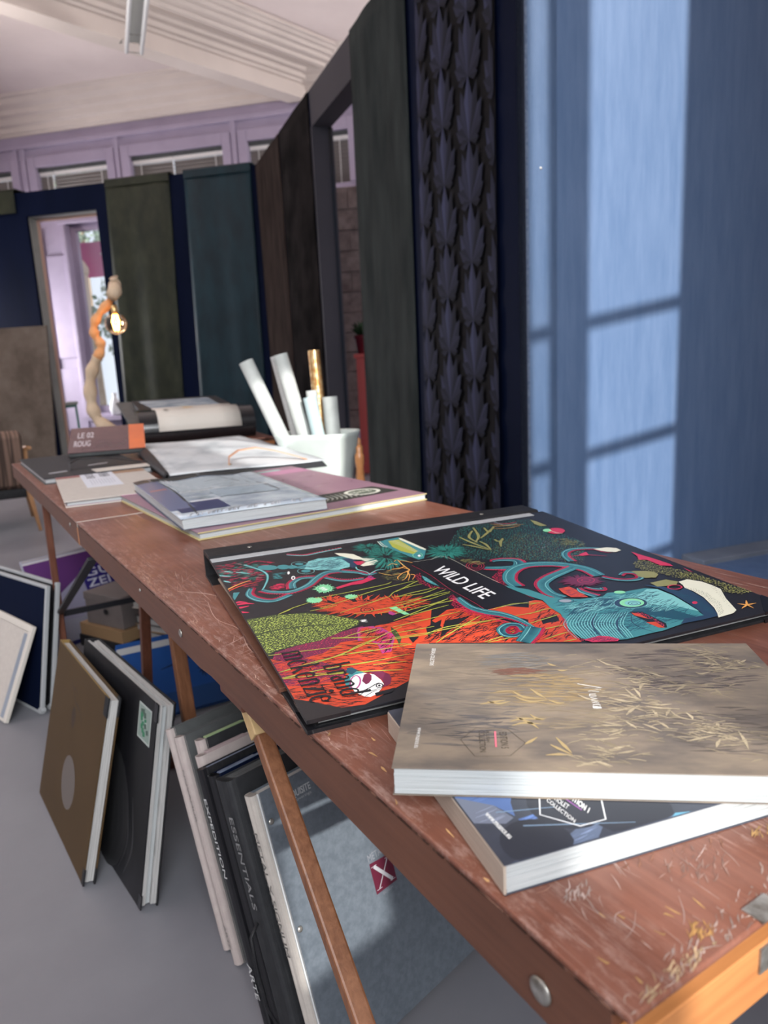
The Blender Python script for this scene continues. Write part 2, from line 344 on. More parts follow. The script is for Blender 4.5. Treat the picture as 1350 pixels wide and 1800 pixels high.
class Print:
    """flat artwork: coloured polygons laid in very thin layers on a plane; fn maps (x, y, layer) to 3-D"""
    def __init__(s, fn): s.b = MB(); s.fn = fn; s.k = 1; s.rng = random.Random(3)
    def poly(s, pts, col, step=True):
        s.b.add([s.fn(p[0], p[1], s.k) for p in pts], [tuple(range(len(pts)))], 0, col)
        if step: s.k += 1
    def rib(s, pts, w, col, n=6, step=True, raw=False):
        P = pts if raw else crom(pts, n); L = len(P)-1; A = []; B = []
        for i, p in enumerate(P):
            a = P[max(i-1, 0)]; b = P[min(i+1, L)]; dx, dy = b[0]-a[0], b[1]-a[1]; d = math.hypot(dx, dy) or 1
            t = i/L*(len(w)-1); k = min(int(t), len(w)-2) if len(w) > 1 else 0
            ww = (w[k]*(1-(t-k))+w[k+1]*(t-k) if len(w) > 1 else w[0])/2
            A.append((p[0]-dy/d*ww, p[1]+dx/d*ww)); B.append((p[0]+dy/d*ww, p[1]-dx/d*ww))
        n_ = len(P); vs = [s.fn(*q, s.k) for q in A+B]
        s.b.add(vs, [(i, i+1, n_+i+1, n_+i) for i in range(n_-1)], 0, col)
        if step: s.k += 1
        return P, A, B
    def dot(s, x, y, r, col, q=.6, n=6, ang=0):
        ca, sa = math.cos(ang), math.sin(ang); vs = []
        for k in range(n):
            u, v = r*math.cos(2*math.pi*k/n), r*q*math.sin(2*math.pi*k/n); vs.append(s.fn(x+u*ca-v*sa, y+u*sa+v*ca, s.k))
        s.b.add(vs, [tuple(range(n))], 0, col)
    def dots(s, P, sp, sz, col):
        xs = [p[0] for p in P]; ys = [p[1] for p in P]; y = min(ys); row = 0
        while y < max(ys):
            x = min(xs)+(sp/2 if row % 2 else 0)
            while x < max(xs):
                a, b = x+s.rng.uniform(-.35, .35)*sp, y+s.rng.uniform(-.35, .35)*sp
                if inside(a, b, P):
                    f = s.rng.uniform(.75, 1.25); s.dot(a, b, sz*s.rng.uniform(.6, 1.25), tuple(c*f for c in col), .65, 6, s.rng.uniform(-.6, .6))
                x += sp
            y += sp*.8; row += 1
        s.k += 1
    def hatch(s, P, n, ln, w, ang, col):
        xs = [p[0] for p in P]; ys = [p[1] for p in P]; c = 0; t = 0
        while c < n and t < n*12:
            t += 1; x, y = s.rng.uniform(min(xs), max(xs)), s.rng.uniform(min(ys), max(ys)); a = R(ang+s.rng.uniform(-28, 28)); l = ln*s.rng.uniform(.5, 1.1)/2
            e = [(x-l*math.cos(a), y-l*math.sin(a)), (x+l*.15*math.sin(a)*s.rng.uniform(-2, 2), y), (x+l*math.cos(a), y+l*math.sin(a))]
            if all(inside(*q, P) for q in e): s.rib(e, [w*.3, w, w*.3], col, 2, step=False); c += 1; s.k += .14 if c % 8 else -.98
        s.k = int(s.k)+2
    def frond(s, C, n, w, col):
        c, ax, ay = C; ex = (ax[0]-c[0], ax[1]-c[1]); ey = (ay[0]-c[0], ay[1]-c[1])
        def at(r, a): return (c[0]+r*(ex[0]*math.cos(a)+ey[0]*math.sin(a)), c[1]+r*(ex[1]*math.cos(a)+ey[1]*math.sin(a)))
        for k in range(n):
            a = 2*math.pi*k/n+s.rng.uniform(-.05, .05); r1 = s.rng.uniform(.75, 1.08); da = s.rng.uniform(-.12, .3); r0 = s.rng.uniform(.1, .5)
            f = s.rng.uniform(.7, 1.2)
            s.rib([at(r0, a), at((r0+r1)/2, a+da*.6), at(r1, a+da)], [w*.5, w, w*.15], tuple(min(1, x*f) for x in col), 3, step=False); s.k += .14 if (k+1) % 8 else -.98
        s.k = int(s.k)+2
    def build(s, name, mt, parent): return s.b.build(name, mt, parent)
_fc = {}
def textpolys(body):
    if body in _fc: return _fc[body]
    c = bpy.data.curves.new('t', 'FONT'); c.body = body; c.fill_mode = 'FRONT'; c.resolution_u = 3
    o = bpy.data.objects.new('t', c); COL.objects.link(o); dg = bpy.context.evaluated_depsgraph_get()
    me = bpy.data.meshes.new_from_object(o.evaluated_get(dg))
    vs = [tuple(v.co) for v in me.vertices]; fs = [tuple(p.vertices) for p in me.polygons]
    bpy.data.objects.remove(o); bpy.data.curves.remove(c); bpy.data.meshes.remove(me)
    x0 = min(v[0] for v in vs); x1 = max(v[0] for v in vs); y1 = max(v[1] for v in vs)
    vs = [((v[0]-x0)/(x1-x0), v[1]/y1) for v in vs]; _fc[body] = (vs, fs, (x1-x0)/y1); return _fc[body]
def put_text(pr, body, O, X, Y, col, fat=0):
    vs, fs, _ = textpolys(body)
    offs = [(0, 0)] if not fat else [(0, 0), (fat, 0), (0, fat), (fat, fat)]
    for dx, dy in offs:
        P = [(O[0]+u*(X[0]-O[0])+v*(Y[0]-O[0])+dx, O[1]+u*(X[1]-O[1])+v*(Y[1]-O[1])+dy) for u, v in vs]
        pr.b.add([pr.fn(p[0], p[1], pr.k) for p in P], fs, 0, col); pr.k += 1
def arc(cx, cy, rx, ry, a0, a1, n=10): return [(cx+rx*math.cos(R(a0+(a1-a0)*i/n)), cy+ry*math.sin(R(a0+(a1-a0)*i/n))) for i in range(n+1)]
GL = {  # high-contrast roman letters: advance, strokes (widths, points)
 'm': (1.5, [((.24,), [(.2, 0), (.2, 1)]), ((.24,), [(.72, 0), (.72, .9)]), ((.24,), [(1.24, 0), (1.24, .9)]), ((.05, .12, .2), arc(.48, .75, .26, .24, 170, 0)), ((.05, .12, .2), arc(1.0, .75, .26, .24, 170, 0)), ((.05,), [(.02, .02), (.4, .02)]), ((.05,), [(.54, .02), (.9, .02)]), ((.05,), [(1.06, .02), (1.42, .02)])]),
 'n': (1.0, [((.24,), [(.2, 0), (.2, 1)]), ((.24,), [(.76, 0), (.76, .85)]), ((.05, .12, .2), arc(.5, .72, .28, .27, 170, 0)), ((.05,), [(.02, .02), (.4, .02)]), ((.05,), [(.58, .02), (.95, .02)])]),
 'c': (.85, [((.06, .16, .26, .16, .05), arc(.47, .5, .33, .48, 50, 310, 14)), ((.2,), [(.66, .72), (.76, .8)])]),
 'k': (1.05, [((.24,), [(.2, 0), (.2, 1.6)]), ((.06,), [(.28, .4), (.8, .98)]), ((.22,), [(.42, .58), (.88, 0)]), ((.05,), [(.02, .02), (.4, .02)]), ((.05,), [(.62, .98), (.95, .98)]), ((.05,), [(.7, .02), (1.05, .02)])]),
 'e': (.88, [((.06, .16, .26, .16, .05), arc(.46, .5, .34, .48, 10, 315, 16)), ((.05,), [(.2, .56), (.8, .56)]), ((.14,), [(.76, .56), (.72, .75)])]),
 'z': (.85, [((.06,), [(.08, .97), (.8, .97)]), ((.24,), [(.68, .97), (.18, .03)]), ((.06,), [(.08, .03), (.82, .03)]), ((.05,), [(.1, .75), (.1, .97)]), ((.05,), [(.8, .25), (.8, .03)])]),
 'i': (.45, [((.24,), [(.22, 0), (.22, 1)]), ((.05,), [(.04, .02), (.42, .02)]), ((.05,), [(.04, .98), (.22, .98)])]),
 'b': (1.0, [((.24,), [(.2, 0), (.2, 1.6)]), ((.05, .12, .26, .12, .05), arc(.48, .5, .34, .48, 150, -150, 14)), ((.05,), [(.02, 1.58), (.2, 1.58)])]),
 'r': (.72, [((.24,), [(.2, 0), (.2, 1)]), ((.05, .1, .22), arc(.46, .72, .24, .26, 170, 40, 6)), ((.05,), [(.02, .02), (.42, .02)])]),
 'a': (.92, [((.24,), [(.66, 0), (.66, .8)]), ((.1, .08, .2), arc(.44, .72, .24, .26, 160, 0, 8)), ((.06, .14, .24, .14, .06), arc(.44, .28, .28, .27, 60, 300, 12))]),
 'd': (1.05, [((.24,), [(.78, 0), (.78, 1.6)]), ((.05, .12, .26, .12, .05), arc(.5, .5, .36, .48, 30, 330, 14)), ((.05,), [(.6, 1.58), (.78, 1.58)])]),
}
def put_roman(pr, word, O, X, Y, col):
    adv = sum(GL[c][0] for c in word); x = 0
    ux = ((X[0]-O[0])/adv, (X[1]-O[1])/adv); uy = (Y[0]-O[0], Y[1]-O[1])
    for ch in word:
        a, st = GL[ch]
        for ws, pts in st:
            # build the ribbon in letter space, then map to the page
            P = pts; L = len(P)-1; A = []; B = []
            for i, p in enumerate(P):
                p0 = P[max(i-1, 0)]; p1 = P[min(i+1, L)]; dx, dy = p1[0]-p0[0], p1[1]-p0[1]; d = math.hypot(dx, dy)
                t = i/L*(len(ws)-1); k = min(int(t), max(len(ws)-2, 0)); ww = (ws[k]*(1-(t-k))+ws[min(k+1, len(ws)-1)]*(t-k))/2 if len(ws) > 1 else ws[0]/2
                A.append((p[0]-dy/d*ww, p[1]+dx/d*ww)); B.append((p[0]+dy/d*ww, p[1]-dx/d*ww))
            vs = [pr.fn(O[0]+(x+q[0])*ux[0]+q[1]*uy[0], O[1]+(x+q[0])*ux[1]+q[1]*uy[1], pr.k) for q in A+B]
            n = len(P); pr.b.add(vs, [(i, i+1, n+i+1, n+i) for i in range(n-1)], 0, col)
        x += a
    pr.k += 1

# ------------------------------------------------------------------ drawn outlines of the printed artwork (metres on each cover)
ART = {"D":{"blk":[.012,.012,.016],
"teal":[.055,.25,.27],
"teald":[.015,.08,.12],
"teall":[.22,.55,.54],
"grn":[.03,.22,.18],
"red":[.62,.065,.025],
"pink":[.6,.03,.09],
"mar":[.16,.02,.06],
"yel":[.4,.42,.07],
"olv":[.28,.27,.1],
"leaf":[.05,.07,.025],
"leafd":[.42,.52,.1],
"crm":[.78,.77,.62],
"org":[.75,.36,.09],
"mint":[.25,.68,.36],
"mag":[.42,.05,.22],
"navy":[.02,.05,.1],
"wht":[.85,.85,.82],
"gry":[.16,.17,.2],
"grey2":[.33,.35,.4]},"ops":[["d","grn",4.5,1.3,[[.4259,.0817],
[.5594,.0911],
[.5569,.255],
[.5062,.3232],
[.4449,.2915],
[.3621,.2486],
[.3343,.1998]]],
["d","olv",5,.9,[[.4959,.1555],
[.564,.2459],
[.4929,.3379],
[.4174,.2773],
[.3996,.222]]],
["p","leaf",[[.0048,.32],
[.0444,.3212],
[.082,.3323],
[.1089,.3551],
[.1329,.3835],
[.1265,.3963],
[.1043,.4058],
[.0735,.4199],
[.0474,.4196],
[.0232,.4229],
[.0082,.4302],
[.0045,.3499]]],
["d","leafd",3.1,1.25,[[.0056,.3223],
[.0437,.3235],
[.0813,.3346],
[.1084,.3567],
[.1311,.3844],
[.1256,.3951],
[.1048,.4044],
[.074,.4185],
[.0478,.4182],
[.0236,.4216],
[.0094,.4279],
[.0051,.3501]]],
["r","leaf",[4,3,1],
[[.0093,.3723],
[.0344,.368],
[.0697,.3717],
[.0992,.3828],
[.1288,.3904]]],
["r","leaf",[1.2,1,.4],
[[.0186,.3703],
[.0398,.3282]]],
["r","leaf",[1.2,1,.4],
[[.0421,.3684],
[.0705,.3342]]],
["r","leaf",[1.2,1,.4],
[[.0696,.3723],
[.0972,.3493]]],
["r","leaf",[1.2,1,.4],
[[.093,.3815],
[.1161,.3661]]],
["r","leaf",[1.2,1,.4],
[[.0283,.3717],
[.0388,.4153]]],
["r","leaf",[1.2,1,.4],
[[.052,.3699],
[.0585,.4157]]],
["r","leaf",[1.2,1,.4],
[[.0766,.3751],
[.0786,.416]]],
["r","leaf",[1.2,1,.4],
[[.097,.3817],
[.0998,.4036]]],
["p","mar",[[.0222,.4268],
[.0474,.4196],
[.074,.4185],
[.1043,.4058],
[.1299,.4014],
[.1265,.4331],
[.0832,.4462],
[.0489,.4614],
[.0154,.4802],
[.0111,.4459]]],
["d","pink",3.4,.8,[[.0222,.4268],
[.0474,.4196],
[.074,.4185],
[.1043,.4058],
[.1254,.4026],
[.1232,.4283],
[.0842,.4436],
[.0497,.4589],
[.0161,.4779],
[.0111,.4459]]],
["p","red",[[.0104,.4399],
[.0221,.4484],
[.0366,.4554],
[.0692,.4512],
[.0942,.4332],
[.1124,.4358],
[.1434,.4081],
[.1641,.4078],
[.2213,.3922],
[.1665,.5043],
[.1371,.544],
[.075,.5732],
[.0224,.5633],
[.0123,.5389],
[.0104,.4778]]],
["h","blk",700,10,1.1,20,[[.0104,.4399],
[.0366,.4554],
[.0692,.4512],
[.0942,.4332],
[.1124,.4358],
[.1434,.4081],
[.2124,.3954],
[.1371,.544],
[.075,.5732],
[.0224,.5633],
[.0123,.5389],
[.0104,.4778]]],
["p","mar",[[.0119,.4518],
[.045,.451],
[.0624,.4707],
[.081,.5014],
[.0695,.5165],
[.036,.5153],
[.013,.5042]]],
["d","pink",3.6,.9,[[.0119,.4518],
[.045,.451],
[.0624,.4707],
[.081,.5014],
[.0695,.5165],
[.036,.5153],
[.013,.5042]]],
["h","red",120,12,1.2,-8,[[.0119,.4518],
[.045,.451],
[.0624,.4707],
[.081,.5014],
[.0695,.5165],
[.036,.5153],
[.013,.5042]]],
["p","red",[[.133,.4556],
[.153,.4183],
[.1689,.4193],
[.166,.4717]]],
["p","red",[[.1679,.4726],
[.1813,.4619],
[.2097,.4463],
[.207,.4241],
[.2369,.4023],
[.2542,.4032],
[.2675,.4325],
[.2801,.4603],
[.2986,.4968],
[.3301,.4636],
[.2839,.5309]]],
["p","red",[[.28,.4237],
[.3037,.4221],
[.3396,.4497],
[.3085,.495],
[.308,.4741],
[.2903,.4438]]],
["p","red",[[.3436,.4187],
[.3558,.4289],
[.3506,.476],
[.3315,.5183],
[.3251,.5498],
[.2733,.5245]]],
["h","blk",420,11,1.2,-15,[[.1679,.4726],
[.1813,.4619],
[.2097,.4463],
[.2369,.4023],
[.2542,.4032],
[.2675,.4325],
[.2801,.4603],
[.2986,.4968],
[.3301,.4636],
[.2839,.5309]]],
["h","blk",120,12,.9,-20,[[.3436,.4187],
[.3558,.4289],
[.3506,.476],
[.3315,.5183],
[.3251,.5498],
[.2733,.5245]]],
["p","blk",[[.1931,.4381],
[.2186,.4263],
[.2061,.4479],
[.1846,.4635]]],
["p","blk",[[.2206,.4308],
[.2528,.4325],
[.2219,.4523],
[.1951,.4719]]],
["p","blk",[[.3218,.476],
[.3461,.4737],
[.3381,.4911],
[.3151,.4901]]],
["f","red",80,2.4,[[.1536,.3436],
[.2112,.3724],
[.1392,.3801]]],
["f","red",50,2.2,[[.1964,.353],
[.2326,.3712],
[.1836,.3818]]],
["f","red",40,2.0,[[.1172,.3133],
[.1417,.3256],
[.108,.3403]]],
["p","red",[[.1892,.3692],
[.1848,.3742],
[.1775,.3769],
[.1679,.3772],
[.157,.375],
[.1458,.3705],
[.1353,.3641],
[.1264,.3566],
[.1201,.3484],
[.117,.3404],
[.1174,.3334],
[.1214,.3281],
[.1286,.325],
[.1383,.3245],
[.1496,.3267],
[.1614,.3314],
[.1723,.3381],
[.1813,.346],
[.1874,.3544],
[.1901,.3624]]],
["h","blk",90,9,.8,30,[[.1258,.3176],
[.1778,.3273],
[.204,.3688],
[.1458,.3705],
[.1151,.34]]],
["r","blk",[1.2,1.2,1.2],
[[.1579,.3614],
[.1565,.364],
[.1545,.3659],
[.1521,.3671],
[.1496,.3674],
[.1473,.3667],
[.1453,.3652],
[.1438,.363],
[.143,.3602],
[.143,.3572],
[.1437,.3543],
[.1451,.3516],
[.1471,.3496],
[.1495,.3484],
[.152,.3481],
[.1544,.3488],
[.1565,.3503],
[.158,.3526],
[.1587,.3554],
[.1587,.3584],
[.1579,.3614]]],
["r","blk",[1.0,1.0,1.0],
[[.1544,.3596],
[.1537,.3609],
[.1526,.3619],
[.1515,.3625],
[.1502,.3626],
[.149,.3623],
[.148,.3615],
[.1473,.3604],
[.1469,.359],
[.1469,.3575],
[.1473,.3561],
[.148,.3547],
[.149,.3537],
[.1502,.3531],
[.1514,.353],
[.1526,.3533],
[.1536,.3541],
[.1544,.3552],
[.1548,.3566],
[.1548,.3581],
[.1544,.3596]]],
["h","pink",170,9,1.3,10,[[-.0034,.093],
[.0479,.0917],
[.0902,.1135],
[.0727,.1689],
[.059,.1868],
[.0393,.2191],
[.0051,.2019],
[-.0011,.1412]]],
["h","grn",80,9,1.8,5,[[-.0034,.093],
[.0468,.0968],
[.0691,.1194],
[.0601,.1824],
[.0085,.185],
[-.0011,.1412]]],
["r","teall",[2.5,4,1.5],
[[.0107,.1268],
[.021,.1373]]],
["r","teall",[2.5,4,1.5],
[[.0252,.1394],
[.0423,.1533]]],
["r","teall",[2.5,4,1.5],
[[-.0011,.1412],
[.0146,.1543]]],
["r","teall",[2.5,4,1.5],
[[.0029,.1679],
[.0111,.1793]]],
["r","org",[4,3,1],
[[-.0021,.2095],
[.0169,.194],
[.039,.1815]]],
["r","red",[3,3,1],
[[-.002,.2162],
[.02,.2002],
[.0451,.1942]]],
["r","teal",[5,4,2],
[[.0436,.1117],
[.0577,.1405],
[.0645,.1647],
[.0617,.1882],
[.0517,.2163],
[.0457,.2291]]],
["r","teall",[1.5,1.5,1],
[[.0436,.1117],
[.0577,.1405],
[.0645,.1647],
[.0617,.1882],
[.0517,.2163],
[.0457,.2291]]],
["h","pink",60,7,1.2,12,[[.057,.2189],
[.0708,.212],
[.0855,.2241],
[.0685,.2429],
[.0532,.2396]]],
["p","teal",[[-.0001,.2387],
[.0084,.2214],
[.0166,.2233],
[.0053,.2499],
[.0004,.2536]]],
["r","pink",[3,6,1],
[[.0015,.2684],
[.0142,.2667],
[.0273,.2732]]],
["r","pink",[3,6,1],
[[.0009,.278],
[.0102,.2787],
[.02,.2776]]],
["r","pink",[3,6,1],
[[.0014,.288],
[.008,.2951],
[.0164,.2993]]],
["r","pink",[3,6,1],
[[.0026,.2982],
[.0053,.307],
[.0072,.3106]]],
["r","pink",[3,6,1],
[[.0043,.2617],
[.0104,.2586],
[.02,.2655]]],
["t","teal",[3,5,4],
-1,[[.0327,.2158],
[.026,.239],
[.0347,.2625],
[.0528,.2745],
[.0776,.2628]]],
["t","teal",[3.5,4.5,5],
1,[[.1236,.2124],
[.1055,.208],
[.09,.2217],
[.0856,.2425]]],
["t","teal",[3.5,5,6],
1,[[.0457,.2291],
[.0569,.2423],
[.0805,.2525],
[.1067,.2395],
[.1263,.2162],
[.1455,.201],
[.166,.2023]]],
["t","teal",[5,3,2],
-1,[[.165,.2049],
[.1842,.2209],
[.1959,.2369],
[.2095,.2353]]],
["t","teal",[2.5,3,2],
-1,[[.1365,.2204],
[.1563,.245],
[.1844,.2497]]],
["r","teall",[2,2,1],
[[.1914,.1975],
[.19,.21],
[.1982,.227],
[.1975,.2367]]],
["r","teall",[2,2,1],
[[.1975,.2367],
[.2138,.2248],
[.2256,.2282]]],
["t","teall",[1.5,2,2],
-1,[[.1137,.0939],
[.1381,.1095],
[.1613,.1067],
[.2021,.1004]]],
["p","teal",[[.0856,.1468],
[.084,.15],
[.0813,.1521],
[.0777,.1531],
[.0736,.1527],
[.0694,.1512],
[.0654,.1485],
[.0621,.145],
[.0597,.141],
[.0585,.1369],
[.0587,.133],
[.0602,.1298],
[.0629,.1276],
[.0665,.1266],
[.0707,.1269],
[.075,.1284],
[.079,.1312],
[.0824,.1348],
[.0847,.1388],
[.0858,.143]]],
["p","teal",[[.1024,.1528],
[.1011,.1558],
[.0991,.158],
[.0966,.1593],
[.0939,.1595],
[.0912,.1587],
[.0887,.1569],
[.0868,.1542],
[.0855,.151],
[.0851,.1475],
[.0855,.1441],
[.0867,.1411],
[.0887,.1388],
[.0912,.1375],
[.094,.1372],
[.0968,.138],
[.0993,.1399],
[.1012,.1426],
[.1025,.1459],
[.1029,.1494]]],
["p","teal",[[.1123,.1579],
[.1113,.16],
[.1097,.1616],
[.1077,.1624],
[.1054,.1624],
[.1031,.1617],
[.1011,.1602],
[.0994,.1582],
[.0983,.1557],
[.0979,.1531],
[.0982,.1506],
[.0992,.1485],
[.1007,.1469],
[.1028,.146],
[.1051,.146],
[.1073,.1467],
[.1094,.1482],
[.1111,.1503],
[.1122,.1528],
[.1126,.1554]]],
["p","teal",[[.1067,.1604],
[.1249,.1536],
[.145,.1419],
[.1723,.1361],
[.1877,.1411],
[.2004,.1489],
[.1679,.197],
[.1333,.1793],
[.12,.1698]]],
["p","teall",[[.1344,.1409],
[.1534,.1337],
[.1738,.1386],
[.1835,.155],
[.1881,.1796],
[.1831,.1932],
[.1652,.1972],
[.1368,.1853],
[.1202,.1715]]],
["d","teald",3.4,.7,[[.1258,.1691],
[.1412,.1717],
[.1676,.1906],
[.1825,.1903],
[.1836,.1828],
[.1472,.153],
[.1328,.1566]]],
["p","navy",[[.1852,.1502],
[.201,.1584],
[.199,.1907],
[.1856,.1998],
[.1831,.1932],
[.1881,.1796]]],
["h","teald",60,8,.8,0,[[.1067,.1604],
[.1435,.1467],
[.186,.146],
[.1695,.1926],
[.1207,.1676]]],
["h","teald",90,10,.9,-8,[[.1344,.1409],
[.1534,.1337],
[.1738,.1386],
[.1835,.155],
[.1881,.1796],
[.1652,.1972],
[.1368,.1853],
[.1202,.1715]]],
["h","navy",60,9,.9,0,[[.1067,.1604],
[.1435,.1467],
[.186,.146],
[.1695,.1926],
[.1207,.1676]]],
["r","teall",[.8,.8,.8],
[[.1296,.1517],
[.1281,.1546],
[.1257,.1567],
[.1227,.1578],
[.1193,.1577],
[.1159,.1565],
[.1128,.1544],
[.1102,.1514],
[.1085,.1479],
[.1079,.1442],
[.1082,.1407],
[.1097,.1377],
[.112,.1355],
[.1151,.1344],
[.1185,.1344],
[.122,.1356],
[.1252,.1378],
[.1277,.1409],
[.1294,.1445],
[.13,.1482],
[.1296,.1517]]],
["r","teall",[.8,.8,.8],
[[.1309,.1869],
[.1292,.1903],
[.1266,.1928],
[.1233,.1942],
[.1198,.1943],
[.1162,.1932],
[.113,.1908],
[.1104,.1876],
[.1088,.1837],
[.1082,.1796],
[.1088,.1755],
[.1104,.172],
[.113,.1694],
[.1162,.168],
[.1199,.1678],
[.1235,.169],
[.1268,.1714],
[.1294,.1747],
[.131,.1787],
[.1315,.1829],
[.1309,.1869]]],
["p","teal",[[.1246,.1491],
[.1238,.1507],
[.1225,.1519],
[.1209,.1525],
[.1191,.1525],
[.1173,.1519],
[.1156,.1507],
[.1143,.1491],
[.1134,.1472],
[.113,.1451],
[.1132,.1432],
[.114,.1416],
[.1153,.1404],
[.1169,.1398],
[.1188,.1398],
[.1206,.1404],
[.1223,.1416],
[.1236,.1433],
[.1245,.1452],
[.1249,.1472]]],
["p","teal",[[.126,.1844],
[.1251,.1862],
[.1237,.1874],
[.1219,.1881],
[.1199,.1881],
[.1179,.1874],
[.1161,.1862],
[.1147,.1844],
[.1137,.1823],
[.1133,.1801],
[.1136,.178],
[.1145,.1762],
[.1159,.1749],
[.1177,.1742],
[.1197,.1742],
[.1217,.1749],
[.1236,.1762],
[.125,.178],
[.126,.1801],
[.1263,.1823]]],
["p","wht",[[.0986,.2026],
[.0978,.2049],
[.0968,.2068],
[.0957,.2082],
[.0946,.2089],
[.0937,.2088],
[.093,.208],
[.0925,.2066],
[.0924,.2046],
[.0926,.2022],
[.0932,.1998],
[.094,.1975],
[.095,.1955],
[.0961,.1941],
[.0971,.1934],
[.0981,.1934],
[.0988,.1942],
[.0993,.1957],
[.0994,.1977],
[.0991,.2001]]],
["p","blk",[[.097,.2027],
[.0966,.2039],
[.0961,.2049],
[.0956,.2056],
[.0951,.2059],
[.0947,.2059],
[.0943,.2056],
[.0942,.2048],
[.0941,.2039],
[.0943,.2027],
[.0945,.2015],
[.0949,.2003],
[.0954,.1993],
[.0959,.1986],
[.0964,.1982],
[.0969,.1982],
[.0972,.1986],
[.0974,.1993],
[.0974,.2003],
[.0973,.2015]]],
["p","wht",[[.0964,.1784],
[.0958,.1803],
[.095,.1819],
[.0943,.1831],
[.0936,.1838],
[.093,.1838],
[.0926,.1832],
[.0924,.1821],
[.0924,.1806],
[.0926,.1787],
[.0931,.1767],
[.0937,.1748],
[.0944,.1732],
[.0952,.172],
[.0959,.1713],
[.0965,.1713],
[.0969,.1719],
[.0971,.173],
[.0971,.1746],
[.0968,.1765]]],
["h","teal",30,8,1.2,40,[[.0727,.1689],
[.0973,.1712],
[.0795,.2021],
[.0647,.1945]]],
["p","crm",[[.1836,.1201],
[.198,.1288],
[.2083,.1389],
[.2143,.1642],
[.2297,.1733],
[.2304,.1877],
[.2205,.2002],
[.202,.2003],
[.1995,.1937],
[.2142,.1821],
[.2089,.1693],
[.1996,.1622],
[.1866,.1365]]],
["p","pink",[[.1957,.1726],
[.2108,.1776],
[.2142,.1821],
[.2004,.1914],
[.1962,.1893]]],
["f","grn",90,2.0,[[.2484,.1744],
[.2827,.1922],
[.223,.2346]]],
["f","grn",60,2.0,[[.3387,.192],
[.369,.2078],
[.3199,.2284]]],
["f","grn",50,1.8,[[.2406,.1193],
[.2645,.1318],
[.2306,.1446]]],
["f","grn",40,1.8,[[.3478,.1949],
[.3738,.2085],
[.331,.2269]]],
["p","teal",[[.2663,.0942],
[.2743,.0951],
[.2835,.0912],
[.3073,.0889],
[.3188,.1695],
[.2965,.2079],
[.2869,.2097],
[.2809,.1884],
[.2682,.1275],
[.2628,.1183]]],
["p","yel",[[.2835,.1],
[.302,.101],
[.3036,.1706],
[.291,.182],
[.2802,.1584],
[.2771,.1322]]],
["p","crm",[[.3061,.0917],
[.3095,.0969],
[.3198,.1681],
[.3156,.1721],
[.3123,.1599],
[.3035,.1018]]],
["r","crm",[.8,1,.8],
[[.2839,.1035],
[.2967,.1022]]],
["r","crm",[.8,1,.8],
[[.285,.1093],
[.2976,.1084]]],
["r","crm",[.8,1,.8],
[[.286,.1151],
[.2985,.1144]]],
["r","crm",[.8,1,.8],
[[.2871,.1208],
[.2993,.1205]]],
["r","crm",[.8,1,.8],
[[.2881,.1265],
[.3002,.1264]]],
["r","crm",[.8,1,.8],
[[.2891,.1321],
[.3011,.1323]]],
["r","crm",[.8,1,.8],
[[.2901,.1377],
[.3019,.1382]]],
["r","crm",[.8,1,.8],
[[.2911,.1433],
[.3028,.144]]],
["r","crm",[.8,1,.8],
[[.2922,.1488],
[.3036,.1498]]],
["r","crm",[.8,1,.8],
[[.2931,.1542],
[.3045,.1555]]],
["r","crm",[.8,1,.8],
[[.2941,.1596],
[.3053,.1612]]],
["r","crm",[.8,1,.8],
[[.2951,.165],
[.3061,.1668]]],
["r","crm",[.8,1,.8],
[[.2961,.1704],
[.3069,.1724]]],
["r","crm",[1,1.5,1],
[[.2671,.0946],
[.2643,.1191],
[.2686,.1308]]],
["r","crm",[1,1,1],
[[.2701,.0962],
[.2684,.1181],
[.2712,.129]]],
["r","mint",[1,1,1],
[[.301,.193],
[.2992,.196],
[.2969,.1984],
[.2944,.1999],
[.292,.2004],
[.2898,.1999],
[.288,.1983],
[.2869,.196],
[.2865,.193],
[.2869,.1897],
[.2881,.1863],
[.2899,.1833],
[.2922,.1809],
[.2947,.1793],
[.2972,.1788],
[.2995,.1793],
[.3012,.1809],
[.3024,.1833],
[.3027,.1863],
[.3022,.1897],
[.301,.193]]],
["p","wht",[[.2976,.1942],
[.2968,.1955],
[.2959,.1967],
[.295,.1975],
[.2941,.1978],
[.2934,.1977],
[.2929,.1972],
[.2927,.1963],
[.2927,.195],
[.293,.1936],
[.2936,.1921],
[.2944,.1907],
[.2953,.1895],
[.2962,.1887],
[.2971,.1884],
[.2978,.1885],
[.2983,.189],
[.2986,.19],
[.2985,.1912],
[.2982,.1927]]],
["r","org",[2.2,1.6,.8],
[[.256,.2464],
[.2409,.2539],
[.224,.2552]]],
["r","org",[2.2,1.6,.8],
[[.2527,.2498],
[.239,.2727],
[.2285,.2817]]],
["r","org",[2.2,1.6,.8],
[[.256,.2464],
[.2561,.2201],
[.258,.1964],
[.2508,.201]]],
["r","org",[2.2,1.6,.8],
[[.2566,.2415],
[.2475,.2317],
[.2243,.2353]]],
["r","org",[2.2,1.6,.8],
[[.2559,.2281],
[.2429,.2345],
[.2357,.2282]]],
["r","org",[2.2,1.6,.8],
[[.2737,.2211],
[.2659,.2061],
[.258,.2003]]],
["r","org",[2.2,1.6,.8],
[[.25,.2485],
[.2466,.2668],
[.2363,.2857]]],
["r","org",[2.2,1.6,.8],
[[.2492,.2166],
[.2441,.2086],
[.2348,.2145]]],
["r","org",[2.2,1.6,.8],
[[.2409,.2539],
[.2284,.2673],
[.2263,.2758]]],
["r","org",[2.2,1.6,.8],
[[.224,.2552],
[.2177,.247],
[.2122,.2367]]],
["r","org",[2.2,1.6,.8],
[[.2498,.2635],
[.2532,.2702],
[.2433,.2845]]],
